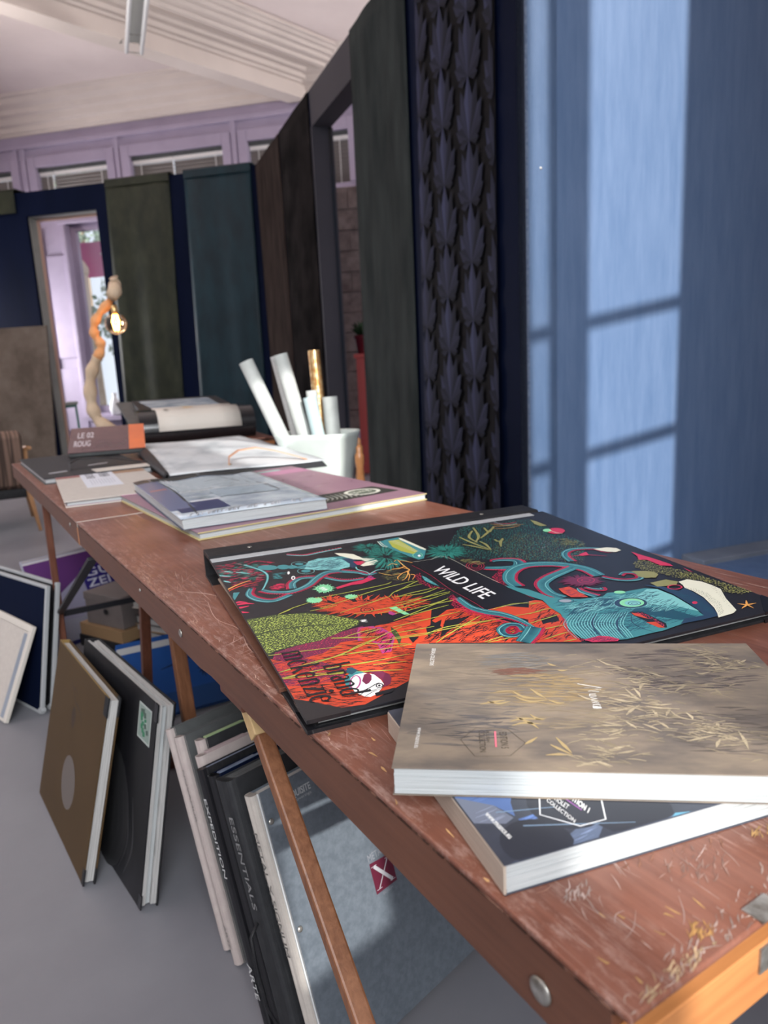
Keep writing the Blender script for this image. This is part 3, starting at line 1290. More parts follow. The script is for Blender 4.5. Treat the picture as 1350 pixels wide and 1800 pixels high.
["h","olv",80,6,.7,15,[[.2086,.2374],
[.2347,.2303],
[.2506,.2688],
[.2332,.2888],
[.2066,.2658]]],
["p","pink",[[.1391,.2651],
[.1646,.2563],
[.1829,.2537],
[.19,.2477],
[.2006,.257],
[.1757,.268],
[.161,.2661],
[.1389,.2722]]],
["h","mag",20,7,1.5,-30,[[.1827,.2292],
[.1999,.2429],
[.1975,.28],
[.1934,.2591]]],
["f","mint",34,2.6,[[.1237,.2618],
[.1379,.269],
[.1177,.28]]],
["p","mint",[[.1337,.2668],
[.1318,.2706],
[.1292,.2734],
[.1261,.2751],
[.1227,.2755],
[.1195,.2746],
[.1167,.2725],
[.1145,.2693],
[.1132,.2654],
[.113,.2611],
[.1138,.2568],
[.1156,.253],
[.1182,.25],
[.1213,.2482],
[.1248,.2478],
[.1281,.2487],
[.131,.2509],
[.1331,.2542],
[.1344,.2583],
[.1345,.2626]]],
["f","mint",34,2.6,[[.0991,.2969],
[.109,.3018],
[.0957,.3074]]],
["p","mint",[[.106,.3004],
[.1049,.3025],
[.1033,.3041],
[.1012,.3049],
[.099,.305],
[.0967,.3043],
[.0947,.3029],
[.0931,.3009],
[.0921,.2984],
[.0918,.2959],
[.0921,.2934],
[.0932,.2912],
[.0949,.2896],
[.0969,.2887],
[.0992,.2886],
[.1015,.2893],
[.1035,.2908],
[.1051,.2928],
[.1061,.2953],
[.1064,.2979]]],
["f","mint",34,2.6,[[.147,.3076],
[.1551,.3116],
[.1437,.3164]]],
["p","mint",[[.1527,.3104],
[.1517,.3122],
[.1502,.3135],
[.1485,.3142],
[.1466,.3143],
[.1447,.3137],
[.1431,.3126],
[.1418,.3109],
[.1411,.3089],
[.1409,.3068],
[.1413,.3047],
[.1423,.3029],
[.1438,.3016],
[.1456,.3008],
[.1475,.3007],
[.1493,.3013],
[.151,.3025],
[.1522,.3042],
[.153,.3062],
[.1531,.3084]]],
["f","mint",34,2.6,[[.1035,.2983],
[.1104,.3017],
[.1003,.3081]]],
["p","mint",[[.1083,.3007],
[.1074,.3027],
[.1061,.3043],
[.1045,.3053],
[.1029,.3056],
[.1013,.3052],
[.0999,.3041],
[.0989,.3025],
[.0984,.3004],
[.0983,.2982],
[.0988,.2959],
[.0997,.2938],
[.101,.2922],
[.1026,.2912],
[.1042,.2908],
[.1058,.2912],
[.1072,.2923],
[.1082,.294],
[.1087,.2961],
[.1088,.2984]]],
["r","grn",[.6,.6,.6],
[[.1315,.2657],
[.13,.2686],
[.128,.2708],
[.1256,.2721],
[.123,.2725],
[.1204,.2717],
[.1182,.2701],
[.1165,.2676],
[.1156,.2645],
[.1154,.2612],
[.116,.2579],
[.1174,.255],
[.1194,.2527],
[.1219,.2513],
[.1245,.251],
[.1271,.2517],
[.1293,.2534],
[.131,.256],
[.132,.2591],
[.1321,.2625],
[.1315,.2657]]],
["h","wht",20,6,1,0,[[.116,.2579],
[.1263,.2541],
[.1289,.2689],
[.1187,.2726]]],
["p","mint",[[.1766,.3649],
[.1858,.3636],
[.1885,.3804],
[.1917,.3952],
[.1852,.3938],
[.1812,.3806]]],
["p","mag",[[.1732,.3728],
[.1785,.3867],
[.1718,.389],
[.1691,.3821]]],
["p","mag",[[.1231,.4049],
[.1406,.4084],
[.1406,.4433],
[.1307,.4603],
[.1222,.4437],
[.1112,.439]]],
["p","mag",[[.1218,.4084],
[.1465,.4137],
[.1536,.4438],
[.1346,.4807],
[.1242,.4815],
[.1284,.4536],
[.1176,.4358],
[.1164,.419]]],
["h","wht",30,5,.6,20,[[.1311,.3844],
[.1404,.3854],
[.1391,.3955],
[.1311,.3915]]],
["h","pink",160,12,1.4,-20,[[.1218,.4084],
[.1465,.4137],
[.1536,.4438],
[.1346,.4807],
[.1242,.4815],
[.1284,.4536],
[.1176,.4358],
[.1164,.419]]],
["h","red",120,12,1.4,20,[[.1231,.4049],
[.1406,.4084],
[.1406,.4433],
[.1307,.4603],
[.1222,.4437],
[.1112,.439]]],
["h","blk",120,10,.8,-30,[[.1218,.4084],
[.1465,.4137],
[.1536,.4438],
[.1346,.4807],
[.1242,.4815],
[.1284,.4536],
[.1176,.4358],
[.1164,.419]]],
["p","leaf",[[.1577,.4193],
[.1595,.4336],
[.1565,.4549],
[.1474,.4721],
[.151,.4553],
[.1528,.4336]]],
["p","blk",[[.1648,.4542],
[.1756,.4595],
[.1635,.4708]]],
["p","blk",[[.2716,.2184],
[.3251,.2205],
[.3493,.424],
[.2795,.422]]],
["r","crm",[.5,.5,.5],
[[.2747,.2156],
[.3018,.2174],
[.3279,.2151],
[.3351,.2865],
[.3415,.3503]]],
["r","pink",[.6,.6,.6],
[[.3399,.3309],
[.3463,.3796],
[.3506,.4198]]],
["r","crm",[.4,.4,.4],
[[.2778,.4249],
[.314,.4253],
[.3453,.4252]]],
["r","pink",[.5,.5,.5],
[[.2672,.228],
[.2724,.277],
[.2717,.342],
[.2764,.3906],
[.2778,.4249]]],
["p","teal",[[.2606,.2759],
[.2637,.2848],
[.2643,.3257],
[.2594,.3132],
[.2558,.2975]]],
["h","teall",20,6,.6,60,[[.2606,.2759],
[.2637,.2848],
[.2643,.3257],
[.2558,.2975]]],
["d","pink",2.6,1.0,[[.2506,.2708],
[.2643,.2629],
[.2538,.2917],
[.2575,.3169],
[.2689,.3383],
[.2522,.3277],
[.2453,.3061]]],
["r","yel",[1.2,2.0,1.0],
[[.1028,.2917],
[.1397,.2911],
[.1998,.2858],
[.214,.28]]],
["r","yel",[1.2,2.0,1.0],
[[.1,.3266],
[.1381,.3156],
[.1726,.3033],
[.2165,.2943],
[.2437,.2904]]],
["r","yel",[1.2,2.0,1.0],
[[.1176,.3527],
[.175,.3341],
[.191,.3297]]],
["r","yel",[1.2,2.0,1.0],
[[.191,.3297],
[.2035,.3167],
[.2239,.3093],
[.2474,.3063]]],
["r","yel",[1.2,2.0,1.0],
[[.1932,.3333],
[.2335,.3384],
[.2624,.3275]]],
["r","yel",[1.2,2.0,1.0],
[[.1317,.3635],
[.1921,.3628],
[.2652,.3405]]],
["r","yel",[1.2,2.0,1.0],
[[.1575,.3763],
[.204,.3688],
[.2654,.3522]]],
["r","yel",[1.2,2.0,1.0],
[[.1761,.3856],
[.2294,.3776],
[.2545,.3699]]],
["r","yel",[1.2,2.0,1.0],
[[.1903,.3982],
[.2457,.3896]]],
["r","yel",[1.2,2.0,1.0],
[[.0499,.3217],
[.0696,.3103],
[.0931,.3021]]],
["r","yel",[1.2,2.0,1.0],
[[.0858,.33],
[.107,.329],
[.1221,.3266]]],
["r","yel",[1.2,2.0,1.0],
[[.0081,.4307],
[.0425,.4358],
[.0913,.4447]]],
["r","yel",[1.2,2.0,1.0],
[[.0121,.476],
[.0514,.4682],
[.0826,.465],
[.1064,.4514],
[.1292,.4424]]],
["r","yel",[1.2,2.0,1.0],
[[.0826,.465],
[.1186,.4679]]],
["r","yel",[1.2,2.0,1.0],
[[.0108,.4887],
[.045,.488],
[.0794,.4899],
[.1083,.493]]],
["r","yel",[1.2,2.0,1.0],
[[.0116,.4899],
[.0423,.4963],
[.084,.5086],
[.0997,.5136]]],
["r","yel",[1.2,2.0,1.0],
[[.0479,.323],
[.0653,.3144]]],
["r","yel",[1.2,2.0,1.0],
[[.0865,.4192],
[.1121,.4299],
[.1314,.4371]]],
["r","yel",[1.2,2.0,1.0],
[[.0991,.4235],
[.1193,.4182],
[.1399,.4166]]],
["r","yel",[1.2,2.0,1.0],
[[.0192,.4748],
[.0554,.4706],
[.0816,.4642],
[.1188,.4489],
[.1438,.4358],
[.1689,.4248]]],
["r","yel",[1.2,2.0,1.0],
[[.0816,.4642],
[.1167,.4696],
[.1602,.4738]]],
["r","yel",[1.2,2.0,1.0],
[[.0147,.4906],
[.0611,.4883],
[.1066,.4941],
[.1498,.4945]]],
["r","yel",[1.2,2.0,1.0],
[[.0477,.4937],
[.0887,.5088],
[.1304,.5253]]],
["r","yel",[1.2,2.0,1.0],
[[.1181,.4507],
[.1611,.4733]]],
["r","yel",[1.2,2.0,1.0],
[[.0879,.4187],
[.1359,.439]]],
["r","yel",[1.2,2.0,1.0],
[[.1072,.5012],
[.1402,.5095]]],
["r","yel",[1.2,2.0,1.0],
[[.1349,.4506],
[.1935,.4586]]],
["r","yel",[1.2,2.0,1.0],
[[.156,.4385],
[.2023,.4413]]],
["r","yel",[1.2,2.0,1.0],
[[.1252,.4234],
[.1452,.4199]]],
["r","yel",[1.2,2.0,1.0],
[[.198,.3349],
[.2228,.3304],
[.2556,.3272]]],
["r","yel",[1.2,2.0,1.0],
[[.1672,.4044],
[.2012,.3921],
[.2534,.371]]],
["r","yel",[1.2,2.0,1.0],
[[.1891,.355],
[.2194,.3539],
[.2681,.3489]]],
["r","yel",[1.2,2.0,1.0],
[[.1597,.4216],
[.2027,.4185],
[.2477,.4152]]],
["r","yel",[1.2,2.0,1.0],
[[.1477,.4487],
[.188,.4539],
[.2403,.4546],
[.3339,.4581]]],
["r","yel",[1.2,2.0,1.0],
[[.1861,.4815],
[.2162,.4629],
[.265,.4367]]],
["r","yel",[1.2,2.0,1.0],
[[.2325,.5042],
[.2556,.5],
[.2802,.4943]]],
["r","yel",[1.2,2.0,1.0],
[[.1839,.4568],
[.2152,.449],
[.2689,.4548]]],
["r","yel",[1.2,2.0,1.0],
[[.2858,.4266],
[.3186,.423],
[.3495,.4353]]],
["r","yel",[1.2,2.0,1.0],
[[.2349,.5069],
[.2722,.5066],
[.286,.507]]],
["r","yel",[1.2,2.0,1.0],
[[.2057,.3174],
[.238,.2978],
[.2481,.2936]]],
["r","yel",[1.2,2.0,1.0],
[[.222,.3794],
[.2524,.3786],
[.2598,.3762]]],
["r","yel",[1.2,2.0,1.0],
[[.3167,.4591],
[.3423,.4552],
[.3625,.4596]]],
["r","yel",[1.2,2.0,1.0],
[[.3008,.4831],
[.3337,.4784],
[.3495,.4754]]],
["r","yel",[1.2,2.0,1.0],
[[.2966,.5044],
[.3157,.5039],
[.3373,.5045]]],
["r","yel",[1.2,2.0,1.0],
[[.292,.5275],
[.3161,.5236],
[.334,.5228]]],
["r","yel",[1.2,2.0,1.0],
[[.3075,.5412],
[.3233,.5428]]],
["r","yel",[1.2,2.0,1.0],
[[.3337,.4336],
[.3494,.4336]]],
["p","teal",[[.0926,.5306],
[.09,.5355],
[.0866,.5393],
[.0829,.5418],
[.0791,.5427],
[.0755,.5419],
[.0726,.5396],
[.0706,.5359],
[.0697,.5312],
[.07,.5258],
[.0714,.5204],
[.0739,.5154],
[.0773,.5113],
[.0811,.5086],
[.0851,.5076],
[.0888,.5084],
[.0919,.5108],
[.0939,.5148],
[.0947,.5197],
[.0943,.5252]]],
["p","wht",[[.0779,.5185],
[.0843,.5139],
[.0934,.5145],
[.1009,.522],
[.1032,.5357],
[.103,.5455],
[.0963,.5542],
[.0902,.5606],
[.0836,.5632],
[.0784,.5596],
[.0732,.5479],
[.0732,.5336]]],
["p","mar",[[.0983,.5142],
[.1105,.5188],
[.1146,.5285],
[.1133,.5381],
[.1083,.548],
[.0999,.5512],
[.1039,.5435],
[.1041,.5337],
[.1009,.522]]],
["p","mar",[[.0921,.5177],
[.0974,.5164],
[.0981,.5232],
[.095,.5318],
[.0906,.537],
[.0873,.5379],
[.086,.5299]]],
["r","mag",[1.5,1.5,1.5],
[[.0837,.5313],
[.082,.535],
[.08,.5381],
[.078,.5404],
[.0761,.5415],
[.0746,.5415],
[.0735,.5402],
[.073,.5379],
[.0731,.5348],
[.0738,.5311],
[.0751,.5272],
[.0768,.5234],
[.0788,.5201],
[.0809,.5178],
[.0828,.5165],
[.0844,.5166],
[.0855,.5179],
[.086,.5203],
[.0859,.5235],
[.0851,.5274],
[.0837,.5313]]],
["r","blk",[.8,1.5,.8],
[[.0779,.5501],
[.0886,.5458],
[.0987,.5409],
[.1017,.5472]]],
["r","blk",[1.2,1.2,1.2],
[[.101,.5474],
[.1004,.5485],
[.0996,.5493],
[.0986,.5498],
[.0976,.5499],
[.0966,.5496],
[.0958,.549],
[.0953,.5482],
[.095,.5471],
[.095,.5459],
[.0953,.5447],
[.096,.5436],
[.0968,.5428],
[.0978,.5423],
[.0988,.5422],
[.0998,.5424],
[.1006,.543],
[.1011,.5439],
[.1014,.545],
[.1014,.5462],
[.101,.5474]]],
["p","blk",[[.099,.5465],
[.0987,.5471],
[.0983,.5475],
[.0979,.5479],
[.0974,.548],
[.097,.5479],
[.0967,.5476],
[.0965,.5472],
[.0965,.5467],
[.0966,.546],
[.0968,.5454],
[.0971,.5448],
[.0975,.5443],
[.0979,.544],
[.0984,.5438],
[.0988,.5439],
[.0991,.5442],
[.0993,.5446],
[.0993,.5452],
[.0993,.5458]]],
["r","blk",[.6,1,.6],
[[.0761,.5516],
[.088,.5526],
[.0971,.5499]]],
["r","blk",[.6,1,.6],
[[.0793,.56],
[.0881,.555],
[.0972,.5523]]],
["r","blk",[.6,1,.6],
[[.0886,.5458],
[.0807,.5514],
[.0738,.5574]]],
["p","blk",[[.0892,.5578],
[.1103,.5562],
[.1049,.563],
[.0886,.5645]]],
["p","teald",[[.0815,.4969],
[.0859,.4977],
[.0897,.5061],
[.0813,.5125],
[.0771,.5053]]],
["t","teal",[4,7,2],
1,[[.266,.3732],
[.2656,.407],
[.2735,.4273],
[.2886,.4466],
[.2968,.4686],
[.2994,.4956]]],
["d","pink",2.6,1.1,[[.2568,.3644],
[.2664,.3609],
[.2642,.3764],
[.2552,.396],
[.2609,.418],
[.2698,.4336],
[.2823,.4684],
[.2751,.4683],
[.2544,.4296],
[.2472,.3997]]],
["t","teal",[4,5,3],
-1,[[.2855,.497],
[.2883,.4817],
[.2782,.475],
[.2644,.4833],
[.261,.4979],
[.2701,.5055],
[.2802,.5009]]],
["t","teal",[9,9,8],
-1,[[.3003,.4943],
[.2871,.5075],
[.2683,.5233]]],
["r","pink",[.7,.7,.7],
[[.3586,.2804],
[.355,.2853],
[.3506,.2891],
[.346,.2915],
[.3415,.2923],
[.3375,.2913],
[.3345,.2887],
[.3326,.2847],
[.3322,.2797],
[.3332,.2741],
[.3356,.2685],
[.3391,.2634],
[.3435,.2594],
[.3482,.2568],
[.3529,.256],
[.357,.257],
[.3601,.2598],
[.3619,.2639],
[.3623,.2691],
[.3611,.2748],
[.3586,.2804]]],
["r","pink",[.7,.7,.7],
[[.3554,.2787],
[.3528,.2823],
[.3496,.2851],
[.3463,.2868],
[.343,.2873],
[.3402,.2866],
[.338,.2847],
[.3366,.2818],
[.3363,.2782],
[.3371,.2742],
[.3388,.2702],
[.3413,.2665],
[.3445,.2637],
[.3479,.2618],
[.3512,.2612],
[.3542,.262],
[.3564,.2639],
[.3577,.2669],
[.358,.2706],
[.3572,.2747],
[.3554,.2787]]],
["r","pink",[.7,.7,.7],
[[.3523,.2771],
[.3506,.2794],
[.3487,.2811],
[.3466,.2822],
[.3445,.2825],
[.3427,.2821],
[.3414,.2809],
[.3405,.2791],
[.3403,.2768],
[.3408,.2743],
[.3419,.2718],
[.3435,.2695],
[.3455,.2677],
[.3476,.2666],
[.3497,.2662],
[.3515,.2667],
[.3529,.2679],
[.3537,.2698],
[.3539,.2721],
[.3534,.2746],
[.3523,.2771]]],
["t","teal",[3,4,2],
1,[[.3546,.2887],
[.3774,.3031],
[.4003,.3019],
[.4101,.2909],
[.4092,.2752],
[.3946,.2665],
[.3799,.2699]]],
["t","teal",[5,8,3],
1,[[.3566,.2888],
[.3781,.2998],
[.3966,.3041],
[.4089,.2946],
[.412,.28],
[.3968,.2694],
[.3805,.2664]]],
["d","pink",2.8,1.2,[[.3441,.3272],
[.373,.3023],
[.3824,.3097],
[.3678,.3248],
[.3467,.3612],
[.3409,.3491]]],
["t","teal",[8,9,9],
1,[[.3547,.3733],
[.3585,.3478],
[.3789,.3195],
[.409,.3042],
[.4407,.311],
[.4647,.3287],
[.4799,.3572],
[.4791,.388]]],
["t","teal",[7,8,7],
1,[[.4675,.3447],
[.4409,.3538],
[.4116,.3654],
[.3897,.3821],
[.3803,.4123],
[.386,.4339]]],
["t","teal",[5,4.5,2],
1,[[.4819,.3205],
[.4885,.2962],
[.5015,.2798],
[.5224,.2741],
[.5487,.2836],
[.5611,.2931]]],
["p","crm",[[.5478,.2874],
[.5709,.291],
[.5811,.3006],
[.5804,.3122],
[.567,.3151],
[.5572,.3077],
[.5515,.3001]]],
["r","pink",[1,1.6,.6],
[[.5468,.2886],
[.551,.3056],
[.5587,.3155]]],
["r","pink",[.6,2,.8],
[[.4911,.3004],
[.5029,.3025],
[.5219,.3078],
[.5434,.3247]]],
["p","pink",[[.5111,.2993],
[.5287,.294],
[.5233,.3086],
[.5111,.3068]]],
["t","teal",[2,3.6,2],
-1,[[.4776,.3943],
[.4854,.4087],
[.4989,.4202],
[.5159,.4233],
[.5258,.4166],
[.5289,.4023],
[.5169,.3927],
[.5047,.3986]]],
["p","olv",[[.5516,.4202],
[.548,.4231],
[.5436,.4251],
[.5387,.4259],
[.5339,.4256],
[.5296,.4242],
[.5262,.4217],
[.524,.4184],
[.5233,.4147],
[.5241,.4109],
[.5264,.4073],
[.5299,.4043],
[.5344,.4022],
[.5393,.4012],
[.5442,.4015],
[.5487,.403],
[.5521,.4056],
[.5543,.4089],
[.5549,.4127],
[.554,.4166]]],
["f","mar",70,2.8,[[.4445,.3939],
[.472,.4079],
[.4295,.4134]]],
["p","mar",[[.4645,.4041],
[.4606,.4075],
[.4554,.4096],
[.4494,.4104],
[.4432,.4097],
[.4374,.4076],
[.4325,.4043],
[.429,.4001],
[.4272,.3954],
[.4274,.3906],
[.4294,.3862],
[.4332,.3827],
[.4384,.3804],
[.4445,.3795],
[.4509,.3802],
[.4568,.3823],
[.4618,.3858],
[.4653,.3901],
[.467,.3949],
[.4667,.3997]]],
["r","pink",[.8,.8,.8],
[[.4608,.3999],
[.458,.4025],
[.4546,.4043],
[.4508,.4052],
[.447,.4051],
[.4436,.404],
[.4409,.402],
[.4391,.3993],
[.4385,.3961],
[.439,.3928],
[.4407,.3897],
[.4434,.387],
[.4469,.3851],
[.4507,.3841],
[.4546,.3842],
[.4581,.3853],
[.4608,.3874],
[.4626,.3902],
[.4632,.3934],
[.4626,.3967],
[.4608,.3999]]],
["r","pink",[.7,.7,.7],
[[.4558,.3973],
[.4544,.3986],
[.4527,.3996],
[.4508,.4],
[.4489,.4],
[.4472,.3994],
[.4458,.3984],
[.4449,.397],
[.4446,.3954],
[.4449,.3938],
[.4457,.3922],
[.4471,.3909],
[.4488,.3899],
[.4507,.3895],
[.4527,.3895],
[.4544,.3901],
[.4558,.3911],
[.4567,.3925],
[.457,.3941],
[.4567,.3958],
[.4558,.3973]]],
["p","red",[[.399,.4046],
[.416,.4043],
[.4174,.4182],
[.4143,.4461],
[.3954,.4365],
[.3948,.4196]]],
["h","mar",50,6,.8,20,[[.399,.4046],
[.416,.4043],
[.4174,.4182],
[.4143,.4461],
[.3954,.4365]]],
["t","teal",[1,4,5],
-1,[[.4222,.4141],
[.4188,.4274],
[.425,.4494]]],
["t","teal",[1,2.5,2],
1,[[.4344,.4159],
[.44,.4261],
[.4478,.4314],
[.4503,.4261]]],
["p","teal",[[.3425,.3627],
[.3625,.3904],
[.3716,.4246],
[.3862,.438],
[.4004,.4472],
[.432,.4529],
[.4452,.445],
[.4668,.4517],
[.4999,.4534],
[.5116,.4632],
[.5135,.4894],
[.5074,.522],
[.4982,.5543],
[.4546,.5624],
[.4239,.567],
[.4094,.5663],
[.3729,.5671],
[.3345,.5559],
[.3302,.5431],
[.3315,.5183],
[.3506,.476],
[.351,.4538],
[.357,.4295],
[.3498,.4095],
[.342,.3713]]],
["p","teall",[[.4996,.4571],
[.5111,.4638],
[.5128,.4898],
[.5072,.5219],
[.5029,.5429],
[.4972,.532],
[.4891,.5128],
[.4675,.5021],
[.4697,.4715]]],
["p","teald",[[.3916,.4587],
[.4309,.4544],
[.4402,.4672],
[.431,.4861],
[.4082,.4824],
[.3751,.4845],
[.3535,.4846]]],
["p","teald",[[.4423,.4994],
[.4762,.5163],
[.4878,.5548],
[.4636,.5533],
[.4465,.5308],
[.4288,.5112]]],
["h","teald",520,18,1.1,-4,[[.3614,.4276],
[.3971,.4515],
[.4297,.4558],
[.4643,.4546],
[.5089,.4661],
[.5037,.5224],
[.4958,.5535],
[.4397,.5551],
[.3371,.5527],
[.3358,.5204],
[.3525,.4733]]],
["h","teall",260,15,.8,-6,[[.3971,.4515],
[.4618,.4575],
[.5062,.469],
[.5014,.5213],
[.462,.5313],
[.431,.4937],
[.3731,.4871],
[.351,.4538]]],
["r","teall",[.5,1.2,.6],
[[.3618,.4816],
[.337,.5009],
[.328,.5231],
[.3241,.5417]]],
["r","teall",[.5,1.2,.6],
[[.3652,.4825],
[.34,.5024],
[.3311,.5246],
[.327,.5428]]],
["r","teall",[.5,1.2,.6],
[[.3685,.4834],
[.3431,.504],
[.3342,.5261],
[.3299,.5439]]],
["r","teall",[.5,1.2,.6],
[[.3718,.4843],
[.3461,.5055],
[.3372,.5276],
[.3328,.545]]],
["r","teall",[.5,1.2,.6],
[[.3751,.4852],
[.3492,.507],
[.3403,.5291],
[.3356,.5461]]],
["r","teall",[.5,1.2,.6],
[[.3785,.4862],
[.3522,.5085],
[.3434,.5306],
[.3385,.5472]]],
["r","teall",[.5,1.2,.6],
[[.3818,.4871],
[.3553,.51],
[.3465,.5322],
[.3414,.5483]]],
["r","teall",[.5,1.2,.6],
[[.3851,.488],
[.3583,.5115],
[.3495,.5337],
[.3443,.5494]]],
["r","teall",[.5,1.2,.6],
[[.3885,.4889],
[.3614,.513],
[.3526,.5352],
[.3471,.5505]]],
["r","teall",[.5,1.2,.6],
[[.3918,.4899],
[.3644,.5145],
[.3557,.5367],
[.35,.5516]]],
["r","teall",[.5,1.2,.6],
[[.3952,.4908],
[.3674,.516],
[.3587,.5382],
[.3529,.5527]]],
["r","teall",[.5,1.2,.6],
[[.3954,.4982],
[.3696,.5171],
[.3598,.5387],
[.3553,.5569]]],
["r","teall",[.5,1.2,.6],
[[.3985,.4991],
[.3724,.5185],
[.3627,.5401],
[.3579,.5579]]],
["r","teall",[.5,1.2,.6],
[[.4016,.4999],
[.3753,.5199],
[.3655,.5415],
[.3606,.5589]]],
["r","teall",[.5,1.2,.6],
[[.4047,.5007],
[.3781,.5212],
[.3684,.5429],
[.3632,.5599]]],
["r","teall",[.5,1.2,.6],
[[.4079,.5015],
[.3809,.5226],
[.3712,.5443],
[.3659,.5609]]],
["r","teall",[.5,1.2,.6],
[[.411,.5023],
[.3837,.524],
[.3741,.5457],
[.3686,.5619]]],
["r","teall",[.5,1.2,.6],
[[.4141,.5031],
[.3865,.5254],
[.3769,.5471],
[.3712,.5629]]],
["r","teall",[.5,1.2,.6],
[[.4172,.504],
[.3893,.5268],
[.3797,.5485],
[.3739,.5639]]],
["r","teall",[.5,1.2,.6],
[[.4203,.5048],
[.3921,.5282],
[.3826,.5499],
[.3766,.5649]]],
["r","teall",[.5,1.2,.6],
[[.4234,.5056],
[.395,.5296],
[.3854,.5513],
[.3792,.5659]]],
["r","teall",[.5,1.2,.6],
[[.4266,.5064],
[.3978,.531],
[.3883,.5527],
[.3819,.5669]]],
["r","navy",[1,2.5,1],
[[.3887,.4949],
[.3683,.513],
[.3564,.5338],
[.351,.5533]]],
["r","navy",[1,2.2,1],
[[.4232,.5084],
[.3985,.521],
[.3816,.543],
[.3737,.5645]]],
["r","navy",[.8,1.5,.8],
[[.4233,.5157],
[.4095,.5334],
[.4079,.5527],
[.4135,.5651]]],
["r","navy",[.6,.8,.6],
[[.356,.5035],
[.3782,.5196],
[.4033,.5371]]],
["r","navy",[.6,.8,.6],
[[.3751,.4845],
[.3954,.4982],
[.4266,.5101]]],
["p","navy",[[.467,.4956],
[.4622,.4994],
[.4561,.5019],
[.4493,.5029],
[.4424,.5022],
[.4361,.5],
[.4309,.4965],
[.4273,.4919],
[.4258,.4868],
[.4264,.4815],
[.4291,.4766],
[.4337,.4727],
[.4398,.47],
[.4468,.4688],
[.454,.4695],
[.4606,.4717],
[.4659,.4754],
[.4694,.4802],
[.4708,.4855],
[.47,.4908]]],
["p","mint",[[.4635,.4927],
[.4599,.4957],
[.4553,.4977],
[.4503,.4986],
[.4452,.4982],
[.4406,.4966],
[.4369,.4941],
[.4345,.4907],
[.4335,.4868],
[.4342,.4828],
[.4364,.4791],
[.4399,.476],
[.4445,.4739],
[.4496,.4729],
[.4548,.4733],
[.4595,.4749],
[.4633,.4775],
[.4657,.481],
[.4666,.485],
[.4658,.489]]],
["p","teall",[[.4596,.4919],
[.4572,.4938],
[.4542,.4951],
[.4508,.4956],
[.4474,.4954],
[.4443,.4943],
[.4418,.4925],
[.4401,.4903],
[.4394,.4877],
[.4398,.4851],
[.4412,.4827],
[.4435,.4807],
[.4465,.4794],
[.4499,.4788],
[.4534,.4791],
[.4566,.4802],
[.4591,.482],
[.4608,.4843],
[.4615,.4869],
[.461,.4895]]],
["r","teall",[.7,.7,.7],
[[.4664,.4953],
[.4618,.499],
[.456,.5014],
[.4494,.5023],
[.4427,.5017],
[.4365,.4995],
[.4315,.4961],
[.428,.4917],
[.4265,.4867],
[.427,.4816],
[.4297,.4769],
[.4341,.4731],
[.44,.4705],
[.4468,.4695],
[.4537,.4701],
[.4601,.4723],
[.4652,.4759],
[.4687,.4805],
[.4701,.4856],
[.4693,.4907],
[.4664,.4953]]],
["r","navy",[.9,.9,.9],
[[.4585,.4921],
[.457,.4933],
[.455,.494],
[.4526,.4942],
[.4502,.4939],
[.4479,.493],
[.4459,.4917],
[.4446,.4902],
[.4439,.4885],
[.4439,.4868],
[.4447,.4853],
[.4462,.4841],
[.4483,.4834],
[.4506,.4831],
[.4531,.4835],
[.4554,.4843],
[.4574,.4856],
[.4588,.4872],
[.4595,.4889],
[.4594,.4906],
[.4585,.4921]]],
["r","navy",[.8,.8,.8],
[[.4546,.491],
[.4539,.4915],
[.4528,.4919],
[.4517,.492],
[.4504,.4918],
[.4493,.4914],
[.4483,.4908],
[.4476,.49],
[.4473,.4891],
[.4473,.4883],
[.4477,.4875],
[.4485,.4869],
[.4495,.4866],
[.4507,.4865],
[.4519,.4867],
[.4531,.4871],
[.454,.4877],
[.4547,.4885],
[.4551,.4894],
[.455,.4902],
[.4546,.491]]],
["p","teald",[[.4512,.5132],
[.4494,.5145],
[.447,.5154],
[.4443,.5157],
[.4415,.5153],
[.4388,.5144],
[.4366,.5129],
[.4351,.5111],
[.4344,.5091],
[.4345,.5071],
[.4355,.5053],
[.4373,.5039],
[.4397,.503],
[.4424,.5028],
[.4453,.5031],
[.448,.5041],
[.4502,.5055],
[.4517,.5074],
[.4524,.5094],
[.4523,.5114]]],
["r","navy",[.8,.8,.8],
[[.3902,.4489],
[.3883,.4506],
[.3857,.4518],
[.3828,.4522],
[.3797,.4519],
[.3767,.4508],
[.3743,.4492],
[.3725,.4471],
[.3716,.4447],
[.3716,.4423],
[.3726,.4401],
[.3745,.4383],
[.377,.4371],
[.38,.4367],
[.3832,.437],
[.3862,.438],
[.3887,.4397],
[.3904,.4419],
[.3913,.4443],
[.3912,.4467],
[.3902,.4489]]],
["p","grey2",[[.3879,.4477],
[.3866,.4488],
[.3847,.4494],
[.3825,.4495],
[.3802,.4491],
[.3778,.4483],
[.3758,.447],
[.3743,.4454],
[.3734,.4437],
[.3732,.4421],
[.3738,.4407],
[.375,.4396],
[.3769,.4389],
[.3791,.4388],
[.3815,.4392],
[.3838,.4401],
[.3859,.4414],
[.3874,.443],
[.3883,.4447],
[.3885,.4463]]],
["p","mint",[[.4673,.454],
[.4659,.4552],
[.464,.4558],
[.4618,.456],
[.4595,.4557],
[.4573,.4549],
[.4554,.4536],
[.4541,.4521],
[.4534,.4505],
[.4534,.4489],
[.4542,.4474],
[.4556,.4463],
[.4575,.4456],
[.4597,.4454],
[.462,.4457],
[.4643,.4466],
[.4661,.4478],
[.4675,.4493],
[.4681,.451],
[.4681,.4526]]],
["p","blk",[[.4277,.507],
[.4411,.5136],
[.4419,.5528],
[.4344,.5624],
[.427,.5604],
[.4258,.5448],
[.4245,.5198]]],
